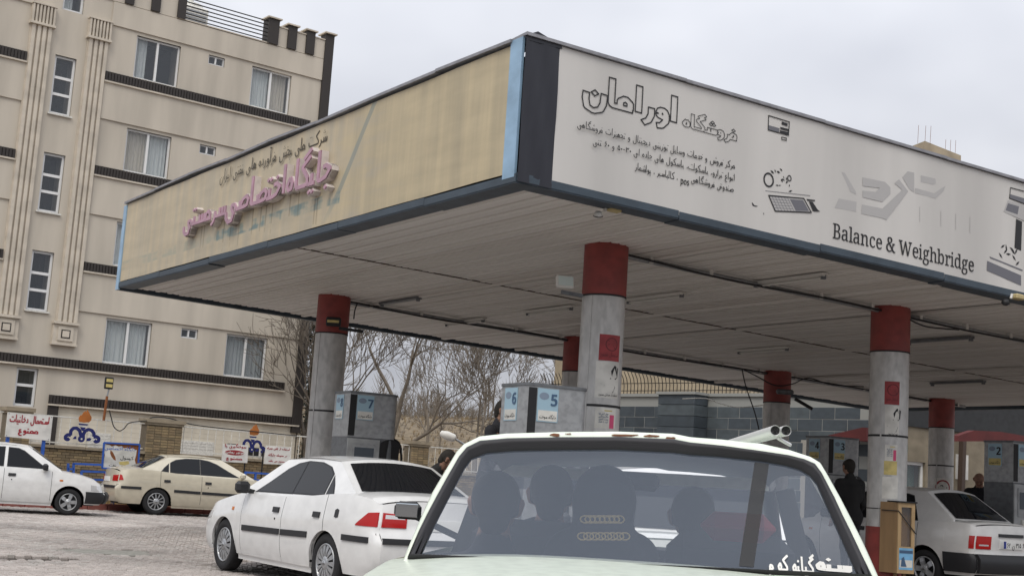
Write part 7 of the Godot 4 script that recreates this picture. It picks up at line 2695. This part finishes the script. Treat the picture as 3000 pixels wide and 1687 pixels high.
func make_people() -> void:
	var skin_d := Color(.30, .17, .115)
	# standing behind pump five, looking down to the right
	var p := at_z(Z("FULL", 1240, 1060), 15.1)
	person("man in a dark jacket with short dark hair behind pump five", Vector3(p.x, .26, p.z), Vector3(.75, 0, .35), {"height": 1.97, "head_pitch": .2, "skin": skin_d, "lean": .12, "coat": Color(.018, .018, .02)})
	# bending at the white saloon
	p = at_z(Z("W5", 1480, 1180), 15.9)
	person("man in black bending down at the far side of the white saloon", Vector3(p.x - .25, 0, p.z), Vector3(.95, 0, .1), {"height": 1.76, "lean": .62, "head_pitch": .12, "skin": Color(.22, .12, .08), "coat": Color(.012, .012, .013), "arms": [[[-.05, -.26, .08], [.0, -.42, .26]], [[.05, -.26, .08], [.0, -.42, .26]]]})
	# in the shade by pump three
	p = at_z(Z("W6", 730, 560), 19.6)
	person("person in dark clothes standing in the shade at pump three", Vector3(p.x, .15, p.z), Vector3(-.3, 0, -.95), {"height": 1.80, "coat": Color(.012, .012, .014), "legs": Color(.014, .014, .016), "skin": skin_d, "head_pitch": .2})
	# bald man at pump two
	p = at_z(Z("W7", 1090, 420), 22.6)
	person("bald man in a black coat looking down beside pump two", Vector3(p.x, .15, p.z), Vector3(-.35, 0, .94), {"height": 1.86, "bald": true, "lean": .22, "head_pitch": .35, "skin": Color(.36, .20, .145), "coat": Color(.012, .013, .016), "legs": Color(.02, .02, .022), "arms": [[[-.10, -.27, .05], [.05, -.40, .25]], [[.12, -.26, .0], [.10, -.48, .10]]]})
	# four people inside the old car
	var hd := Vector3(.088, 0, -1).normalized()
	var rt := Vector3(-hd.z, 0, hd.x)
	var inside := func(px: Vector2, d: float) -> Vector3:
		var q := at_z(px, d)
		return Vector3(q.x, 0, q.z)
	var dark := Color(.014, .015, .018)
	person("driver in dark clothes behind the wheel of the old car", inside.call(Z("FULL", 1385, 1250), 5.28), hd, {"sit": true, "height": 1.66, "hip_y": .53, "coat": dark, "skin": skin_d, "cell": .018, "arms": [[[-.05, -.22, .12], [.06, -.12, .36]], [[.05, -.22, .12], [-.05, -.12, .36]]]})
	var mid := person("passenger in a black scarf with gold chain trim in the old car", inside.call(Z("FULL", 1518, 1300), 4.62), hd, {"sit": true, "height": 1.56, "hip_y": .545, "scarf": true, "hair": Color(.010, .010, .012), "coat": Color(.010, .010, .012), "skin": skin_d, "cell": .018, "arms": [[[-.03, -.2, .1], [.02, -.32, .22]], [[.03, -.2, .1], [-.02, -.32, .22]]]})
	person("passenger in dark clothes resting a pale sleeved arm on the seat back", inside.call(Z("FULL", 1240, 1330), 4.66), hd, {"sit": true, "height": 1.62, "hip_y": .50, "coat": dark, "sleeve_l": Color(.42, .30, .27), "skin": skin_d, "cell": .018, "arms": [[[.10, -.14, -.15], [-.14, -.19, -.17]], [[.06, -.2, .12], [.0, -.3, .25]]]})
	person("front passenger in dark clothes on the right of the old car", inside.call(Z("FULL", 1745, 1300), 5.30), hd, {"sit": true, "height": 1.60, "hip_y": .50, "coat": dark, "skin": skin_d, "cell": .018, "arms": [[[-.03, -.2, .1], [.02, -.32, .22]], [[.03, -.2, .1], [-.02, -.32, .22]]]})
	# gold chain rows on the scarf
	var gd := MB.new()
	for row in [["V6", 1765, 2010, 1040], ["V6", 1745, 2050, 1163]]:
		for i in 8:
			var c := at_z(Z(row[0], lerpf(row[1], row[2], i / 7.0), row[3]), 4.46)
			var ring := []
			for k in 11: ring.append(c + rt * cos(k * TAU / 10) * .017 + Vector3.UP * sin(k * TAU / 10) * .012)
			gd.tube(ring, .0028, 5, false)
	wobj("gold_chain", gd, mats.gold_thread, mid)

# ---------------------------------------------------------------- things on columns, soffit and fascia
func make_small_things() -> void:
	column_prints()
	wooden_box()
	soffit_fittings()

func sticker(parent: Node3D, m: Callable, x0: float, x1: float, y0: float, y1: float, mt: Material, called := "sticker", z := .002) -> MeshInstance3D:
	# a sheet bent round the column
	var mb := MB.new()
	var rows := []
	for y in [y0, y1]:
		var line := PackedVector3Array()
		for i in 9: line.append(m.call(lerpf(x0, x1, i / 8.0), y, z))
		rows.append(line)
	return wobj(called, mb.grid(rows), mt, parent)
func ring_mark(mb: MB, m: Callable, cx: float, cy: float, r: float, w: float, z: float, slash := true) -> void:
	var pg := PackedVector2Array()
	for i in 24: pg.append(Vector2(cx + cos(i * TAU / 24) * r, cy + sin(i * TAU / 24) * r))
	outline(mb, pg, m, w, z)
	if slash: mb.prism(PackedVector2Array([Vector2(cx - r * .7, cy + r * .7 - w * .5), Vector2(cx - r * .7 + w * .6, cy + r * .7), Vector2(cx + r * .7, cy - r * .7 + w * .5), Vector2(cx + r * .7 - w * .6, cy - r * .7)]), m, 0, z + .0008, false)
func column_prints() -> void:
	var R := .265
	var cols := get_children().filter(func(q): return String(q.name).begins_with("canopy_column"))
	var by := {}
	for key in COLS:
		for q in cols:
			if q.position.distance_to(COLS[key]) < .01: by[key] = q
	mat("mark_dark", col(96, 30, 34), .6)
	for key in ["a", "b"]:
		var base: Vector3 = COLS[key]
		var m := on_col(base, R)
		var dep := -base.z
		# height of a pixel at this column
		var Y := func(v, x, y): return at_z(Z(v, x, y), dep - .2).y
		var X := func(v, x, y):
			var q := at_z(Z(v, x, y), dep - .2)
			var a := asin(clampf((Vector2(q.x - base.x, 0).x * cos(atan2(base.x, -base.z)) ) / R, -.98, .98))
			return a * R
		var o: Node3D = by[key]
		var rd: Array
		if key == "a": rd = [X.call("W8", 575, 280), X.call("W8", 862, 280), Y.call("W8", 700, 475), Y.call("W8", 720, 105)]
		else: rd = [X.call("V8", 1560, 1000), X.call("V8", 1672, 1000), Y.call("V8", 1615, 1100), Y.call("V8", 1615, 925)]
		var s := sticker(o, m, rd[0], rd[1], rd[2], rd[3], mats.sticker_red)
		var mk := MB.new()
		var cx: float = lerpf(rd[0], rd[1], .56)
		ring_mark(mk, m, cx, lerpf(rd[2], rd[3], .63), .075, .012, .0032)
		mk.prism(PackedVector2Array([Vector2(cx - .045, lerpf(rd[2], rd[3], .66)), Vector2(cx + .03, lerpf(rd[2], rd[3], .60)), Vector2(cx + .03, lerpf(rd[2], rd[3], .57)), Vector2(cx - .045, lerpf(rd[2], rd[3], .62))]), m, 0, .003, false)
		write_fit(mk, "استعمال ممنوع", m, Vector2(rd[1] - .02, lerpf(rd[2], rd[3], .18)), rd[0] + .02, .05, .16, .003)
		wobj("no_smoking_mark", mk, mats.mark_dark, s)
		var wt: Array
		if key == "a": wt = [X.call("W8", 520, 740), X.call("W8", 848, 740), Y.call("W8", 660, 1005), Y.call("W8", 690, 480)]
		else: wt = [X.call("V8", 1562, 1220), X.call("V8", 1668, 1220), Y.call("V8", 1615, 1345), Y.call("V8", 1615, 1105)]
		var s2 := sticker(o, m, wt[0], wt[1], wt[2] + .005, wt[3] - .005, mats.sticker_white, "sticker", .0018)
		var ph := MB.new()
		var px: float = lerpf(wt[0], wt[1], .62)
		var py: float = lerpf(wt[2], wt[3], .52)
		for pq in [[[-.01, .02], [-.09, -.08], [.03, -.16], [.06, -.09]], [[.0, .05], [-.01, .10], [.04, .17], [.10, .14], [.09, .03], [.06, .0]]]:
			var pp := PackedVector2Array()
			for e in pq: pp.append(Vector2(px + e[0], py + e[1]))
			ph.prism(pp, m, 0, .0028, false)
		write_fit(ph, "استفاده از موبایل ممنوع", m, Vector2(wt[1] - .015, wt[2] + .035), wt[0] + .05, .025, .18, .003)
		wobj("mobile_phone_mark", ph, mats.black_ink, s2)
		var pk := MB.new()
		pk.prism(PackedVector2Array([Vector2(px - .05, py - .075), Vector2(px + .015, py - .12), Vector2(px + .03, py - .09), Vector2(px - .015, py - .03)]), m, 0, .0033, false)
		wobj("phone_screen", pk, mats.sticker_white, s2)
		var pt: Array
		if key == "a": pt = [X.call("W8", 515, 1250), X.call("W8", 805, 1250), Y.call("W8", 650, 1430), Y.call("W8", 650, 1140)]
		else: pt = [X.call("W6", 1060, 380), X.call("W6", 1168, 380), Y.call("W6", 1110, 450), Y.call("W6", 1110, 310)]
		var s3 := sticker(o, m, pt[0], pt[1], pt[2], pt[3], mats.sticker_white, "poster", .0016)
		var lines := MB.new()
		for i in 4: write_fit(lines, ["هموطن گرامی لطفا", "هنگام سوختگیری", "موتور را خاموش", "کنید با تشکر"][i].replace("ط", "ط"), m, Vector2(lerpf(pt[0], pt[1], .60), lerpf(pt[3], pt[2], .32 + i * .13)), lerpf(pt[0], pt[1], .16), .02, .2, .0028)
		wobj("print", lines, mats.number_blue, s3)
		sticker(s3, m, lerpf(pt[0], pt[1], .66), lerpf(pt[0], pt[1], .9), lerpf(pt[2], pt[3], .02), lerpf(pt[2], pt[3], .68), mats.sticker_pink, "pink_figure", .0026)
		sticker(s3, m, lerpf(pt[0], pt[1], .4), lerpf(pt[0], pt[1], .78), lerpf(pt[2], pt[3], .84), lerpf(pt[2], pt[3], .9), mats.sticker_yellow, "yellow_heading", .0026)
		if key == "b":
			var s4 := sticker(o, m, X.call("W6", 1052, 500), X.call("W6", 1165, 500), Y.call("W6", 1110, 572), Y.call("W6", 1110, 452), mats.sticker_yellow, "poster", .0016)
			sticker(o, m, X.call("W6", 1035, 700), X.call("W6", 1172, 700), Y.call("W6", 1110, 780), Y.call("W6", 1110, 590), mats.sticker_white, "poster", .0014)
			wobj("wire_tie", MB.new().lathe([[R + .004, 0], [R + .012, .006], [R + .004, .012]], 36, Transform3D(Basis(), Vector3(base.x, Y.call("W6", 930, 862), base.z))), mats.cable, o)
	# round no lorry sign on the rear column
	if by.has("f"):
		var base: Vector3 = COLS["f"]
		var m := on_col(base, R)
		var yy := at_z(Z("W7", 690, 480), -base.z - .2).y
		sticker(by.f, m, -.13, .23, yy - .2, yy + .2, mats.sticker_white, "sticker", .002)
		var mk := MB.new()
		ring_mark(mk, m, .05, yy, .145, .032, .004)
		wobj("red_ring", mk, mats.sticker_red, by.f)
		var lr := MB.new()
		lr.prism(PackedVector2Array([Vector2(-.04, yy - .02), Vector2(.14, yy - .02), Vector2(.14, yy + .015), Vector2(.06, yy + .015), Vector2(.05, yy + .05), Vector2(.0, yy + .05), Vector2(-.01, yy + .02), Vector2(-.04, yy + .01)]), m, 0, .003, false)
		wobj("lorry_mark", lr, mats.black_ink, by.f)

func wooden_box() -> void:
	mat("box_wood", col(140, 112, 78), .6, 0, texs.streak, 1.5)
	mat("box_frame", col(176, 148, 108), .5, 0, texs.streak, 2.0)
	mat("box_inside", col(150, 118, 78), .8)
	mat("poster_sky", col(120, 176, 214), .5, 0, texs.blotch, 1.5)
	var base: Vector3 = COLS["b"]
	var dep := -base.z - .42
	var X := Vector3(.96, 0, -.28).normalized()
	var fr := Frame.new(at_z(Z("W7", 280, 1000), dep), X, Vector3.UP)
	fr.O.y = 0
	var m := func(u, v, o): return fr.p(u, v, o)
	var q := func(x, y): return on(fr, Z("W7", x, y))
	var a: Vector2 = q.call(160, 640); var b: Vector2 = q.call(350, 640); var c: Vector2 = q.call(385, 1420); var d: Vector2 = q.call(205, 1420)
	var t := thing("wooden_box", "tall wooden collection box with glazed door strapped to the column", "box", fr.p((a.x + b.x) / 2, 0))
	var x0: float = (a.x + d.x) * .5; var x1: float = (b.x + c.x) * .5
	var y0: float = d.y; var y1: float = a.y
	# left flank turned towards the viewer
	var L := fr.X * -.12 + fr.N * -.22
	var side := MB.new()
	side.quad(fr.p(x0, y0), fr.p(x0, y1), fr.p(x0, y1) + L, fr.p(x0, y0) + L)
	side.quad(fr.p(x0, y1) + L, fr.p(x0, y1), fr.p(x1, y1), fr.p(x1, y1) + L)
	side.quad(fr.p(x1, y0), fr.p(x1, y1), fr.p(x1, y1) + L, fr.p(x1, y0) + L)
	side.quad(fr.p(x0, y0) + L, fr.p(x0, y1) + L, fr.p(x1, y1) + L, fr.p(x1, y0) + L)
	side.quad(fr.p(x0, y0), fr.p(x0, y0) + L, fr.p(x1, y0) + L, fr.p(x1, y0))
	wobj("case", side, mats.box_wood, t)
	var w := x1 - x0
	var ym := lerpf(y0, y1, .38)
	var door := MB.new()
	slab(door, m, x0, x0 + w * .2, ym, y1, 0, .025); slab(door, m, x1 - w * .2, x1, ym, y1, 0, .025)
	slab(door, m, x0 + w * .2, x1 - w * .2, y1 - .06, y1, 0, .025); slab(door, m, x0, x1, y0, ym, 0, .023)
	wobj("door_frame", door, mats.box_frame, t)
	wobj("inside", slab(MB.new(), m, x0 + w * .1, x1 - w * .1, ym, y1 - .02, -.1, -.08), mats.box_inside, t)
	wobj("glass", slab(MB.new(), m, x0 + w * .2, x1 - w * .2, ym, y1 - .06, .004, .008), mats.pane_glass, t)
	var ps := wobj("poster", slab(MB.new(), m, x0 + w * .1, x1 - w * .08, y0 + .05, ym - .02, .0232, .026), mats.poster_sky, t)
	wobj("poster_heading", slab(MB.new(), m, x0 + w * .12, x1 - w * .1, ym - .09, ym - .05, .0262, .0275), mats.number_blue, ps)
	wobj("poster_picture", slab(MB.new(), m, x0 + w * .14, x1 - w * .12, y0 + .08, lerpf(y0, ym, .5), .0262, .0275), mats.sticker_white, ps)
	wobj("poster_figure", MB.new().prism(PackedVector2Array([Vector2(x0 + w * .2, y0 + .09), Vector2(x0 + w * .55, y0 + .09), Vector2(x0 + w * .45, y0 + .16), Vector2(x0 + w * .38, y0 + .22), Vector2(x0 + w * .25, y0 + .2)]), m, .0276, .029), mats.number_blue, ps)
	wobj("lid", slab(MB.new(), m, x0 - .02, x1 + .02, y1 + .001, y1 + .02, -.25, .05), mats.black, t)
	for u in [.2, .7]: wobj("leg", MB.new().bar(fr.p(lerpf(x0, x1, u), .15, -.1), fr.p(lerpf(x0, x1, u), y0, -.1), .04, .04, fr.X), mats.box_wood, t)
	wobj("strap", MB.new().tube([fr.p(x0, lerpf(y0, y1, .88), .03) + L, fr.p(x0, lerpf(y0, y1, .88), .03), fr.p(x1 + .02, lerpf(y0, y1, .56), .035)], .007, 6), mats.cable, t)

func soffit_fittings() -> void:
	# cable trays along the column lines, with clips
	for a in [[2.0, "grey conduit with clips along the front columns of the canopy"], [9.15, "grey conduit with clips along the rear columns of the canopy"]]:
		var c := thing("conduit", a[1], "conduit", cano(a[0], .5, -.05), 0, "conduits under the soffit")
		wobj("pipe", MB.new().tube([cano(a[0], 2.9, -.05), cano(a[0], 9, -.065), cano(a[0], 17.8, -.05)], .032, 8), mats.metal_grey, c)
		wobj("cable", MB.new().tube(smooth([cano(a[0] - .06, 2.9, -.04), cano(a[0] - .06, 4.5, -.09), cano(a[0] - .05, 6.5, -.06), cano(a[0] - .06, 9.0, -.10), cano(a[0] - .05, 12.0, -.05), cano(a[0] - .05, 17.5, -.06)], 6), .014, 6), mats.cable, c)
		var d := 3.3
		while d < 17.6:
			wobj("clip", MB.new().box(cano(a[0], d, -.035), Vector3(.05, .09, .09), RFA.basis()), mats.lamp_white, c)
			d += .95
	# fluorescent battens running along the slats, some without tubes
	var ea := ADIR.normalized()
	var soff := Frame.new(CO + Vector3(0, -.03, 0), ADIR, DDIR)
	for q in [["V5", 1400, 915, 1, "fluorescent batten on the soffit between the near column and the left column"], ["V5", 790, 1000, 1, "fluorescent batten crossing the rear conduit right of the left column"], ["V5", 2160, 825, 1, "fluorescent batten on the soffit just right of the near column"], ["V8", 545, 182, 1, "fluorescent batten beside the front conduit left of the box column"], ["V8", 420, 692, 1, "fluorescent batten on the soffit above the rear middle column"], ["V8", 1880, 935, 0, "dark batten on the soffit behind the box column"], ["V8", 1700, 622, 0, "dark batten on the soffit right of the box column's red top"], ["V5", 300, 850, 0, "dark batten on the soffit right of the left column"]]:
		var sp := on(soff, Z(q[0], q[1], q[2]))
		var p := soff.p(sp.x, sp.y)
		var t := thing("light_batten", q[4], "lamp", p, 0, "battens under the canopy")
		p -= ea * .0
		wobj("housing", MB.new().bar(p, p - ea * 1.22, .10, .04), mats.lamp_white if q[3] else mats.pump_dark, t)
		if q[3]: wobj("tube", MB.new().tube([p - ea * .03 + Vector3(0, -.04, 0), p - ea * 1.19 + Vector3(0, -.04, 0)], .014, 8), mats.lamp_white, t)
		for e in [.03, 1.19]: wobj("end_cap", MB.new().box(p - ea * e + Vector3(0, -.03, 0), Vector3(.06, .05, .05)), mats.pump_dark, t)
	# floodlight left of the near column and its bracket
	var base: Vector3 = COLS["a"]
	var fc := at_z(Z("V5", 1690, 685), 15.75)
	var fl := thing("floodlight", "square grey floodlight beside the near column under the soffit", "lamp", fc)
	var fb := Basis(Vector3(.97, 0, -.22).normalized(), Vector3(0, .96, -.25).normalized(), Vector3(.22, .24, .95).normalized()).orthonormalized()
	wobj("housing", MB.new().cbox(fc, Vector3(.225, .16, .07), .02, fb), mats.lamp_white, fl)
	wobj("lens", MB.new().cbox(fc + fb.z * .036, Vector3(.185, .12, .006), .002, fb), mats.lamp_glass, fl)
	wobj("bracket", MB.new().bar(at_z(Z("V5", 1660, 760), 15.8), at_z(Z("V5", 1820, 790), 15.85), .04, .045), mats.pump_dark, fl)
	# lamp on the left column
	var l1 := at_z(Z("V2", 2515, 985), 21.5)
	var f1 := thing("floodlight", "black floodlight with pale lens on the red top of the left column", "lamp", l1)
	wobj("housing", MB.new().cbox(l1, Vector3(.24, .15, .1), .02), mats.black, f1)
	wobj("lens", MB.new().box(l1 + Vector3(.0, .0, .052), Vector3(.19, .04, .006)), mats.sticker_yellow, f1)
	wobj("bracket", MB.new().bar(l1 + Vector3(.1, -.1, 0), l1 + Vector3(.5, -.13, .0), .04, .05), mats.black, f1)
	# lamp on the rear column beside pump three
	var l2 := at_z(Z("V8", 775, 1000), 26.2)
	var f2 := thing("floodlight", "small grey floodlight on the red top of the rear middle column", "lamp", l2)
	wobj("housing", MB.new().cbox(l2, Vector3(.34, .1, .12), .03), mats.pump_dark, f2)
	wobj("bracket", MB.new().bar(l2 + Vector3(.2, -.12, 0), l2 + Vector3(.55, -.3, .0), .05, .06), mats.black, f2)
	# cameras under the printed fascia
	for q in [["V5", 1990, 140, 13.9, "white dome camera with junction box under the printed fascia"], ["V8", 2480, 290, 16.6, "black surveillance camera under the far end of the printed fascia"]]:
		var p := at_z(Z(q[0], q[1], q[2]), q[3])
		var t := thing("surveillance_camera", q[4], "camera", p)
		wobj("junction_box", MB.new().cbox(p + Vector3(.10, .02, -.02), Vector3(.15, .07, .10), .015, RFA.basis()), mat("junction", col(176, 160, 116), .6), t)
		wobj("arm", MB.new().tube([p + Vector3(.02, .05, 0), p + Vector3(0, -.01, .01)], .018, 8), mats.lamp_white, t)
		wobj("dome", MB.new().lathe([[0, .04], [.035, .03], [.05, 0], [.045, -.02], [.03, -.04], [0, -.05]], 16, Transform3D(Basis().rotated(Vector3.RIGHT, .5), p + Vector3(-.07, -.06, .02))), mats.lamp_white if q[0] == "V5" else mats.black, t)
		wobj("lens_ring", MB.new().lathe([[.05, .004], [.054, 0], [.05, -.006]], 16, Transform3D(Basis().rotated(Vector3.RIGHT, .5), p + Vector3(-.07, -.075, .02))), mats.black, t)
	# hanging cables
	var pt := func(v, x, y, d): return at_z(Z(v, x, y), d)
	for q in [[[["V5", 118, 850, 21.4], ["V5", 100, 900, 21.4], ["V5", 92, 965, 21.4]], "thin black cable hanging from the soffit beside the left column"],
			[[["V8", 450, 825, 26.0], ["V8", 480, 960, 26.0], ["V8", 545, 1150, 26.0], ["V8", 580, 1290, 26.0]], "thin rod hanging from the soffit towards the tubes"],
			[[["V8", 450, 825, 26.3], ["V8", 560, 880, 26.3], ["V8", 700, 950, 26.3], ["V8", 830, 940, 26.3], ["V8", 950, 895, 26.3], ["V8", 1130, 945, 26.3], ["V8", 1370, 960, 26.3]], "slack black cable strung past the rear middle column"],
			[[["V8", 0, 1052, 30], ["V8", 170, 1048, 30], ["V8", 280, 1085, 30], ["V8", 420, 1115, 30], ["V8", 610, 1100, 30]], "pale cable sagging along the slate wall"],
			[[["V7", 0, 1160, 14.3], ["V7", 330, 1215, 15.2], ["V7", 520, 1285, 15.3], ["V7", 640, 1310, 15.4], ["V7", 700, 1320, 15.5]], "black cable drooping below the trim of the printed fascia"],
			[[["V8", 1690, 440, 18.3], ["V8", 1820, 500, 18.6], ["V8", 1950, 520, 18.9], ["V8", 2090, 530, 19.2]], "slack black cable under the conduit right of the box column"]]:
		var pts := []
		for e in q[0]: pts.append(pt.call(e[0], e[1], e[2], e[3]))
		tag(wobj("hanging_cable", MB.new().tube(smooth(pts, 5), .012, 6), mats.white_paint if q[1].begins_with("pale") else mats.cable), q[1], "cable", "cables about the canopy")
	# street lamp head beyond the fence
	var sl := at_z(Z("W5", 1700, 752), 30)
	var st := thing("street_lamp", "white street lamp head on a thin arm beyond the fence", "lamp", Vector3(sl.x + 1.4, 0, sl.z))
	wobj("lamp_head", MB.new().lathe([[0, .36], [.06, .34], [.10, .2], [.09, .02], [.05, -.02], [0, -.02]], 14, Transform3D(Basis(Vector3(.3, .95, 0).normalized(), Vector3(-.95, .3, 0).normalized(), Vector3(0, 0, 1)), sl + Vector3(.16, -.06, 0))), mats.lamp_white, st)
	wobj("arm", MB.new().tube([sl + Vector3(.16, -.06, 0), sl + Vector3(.9, -.45, 0), Vector3(sl.x + 1.4, sl.y - .75, sl.z), Vector3(sl.x + 1.4, 0, sl.z)], .03, 6), mats.metal_grey, st)
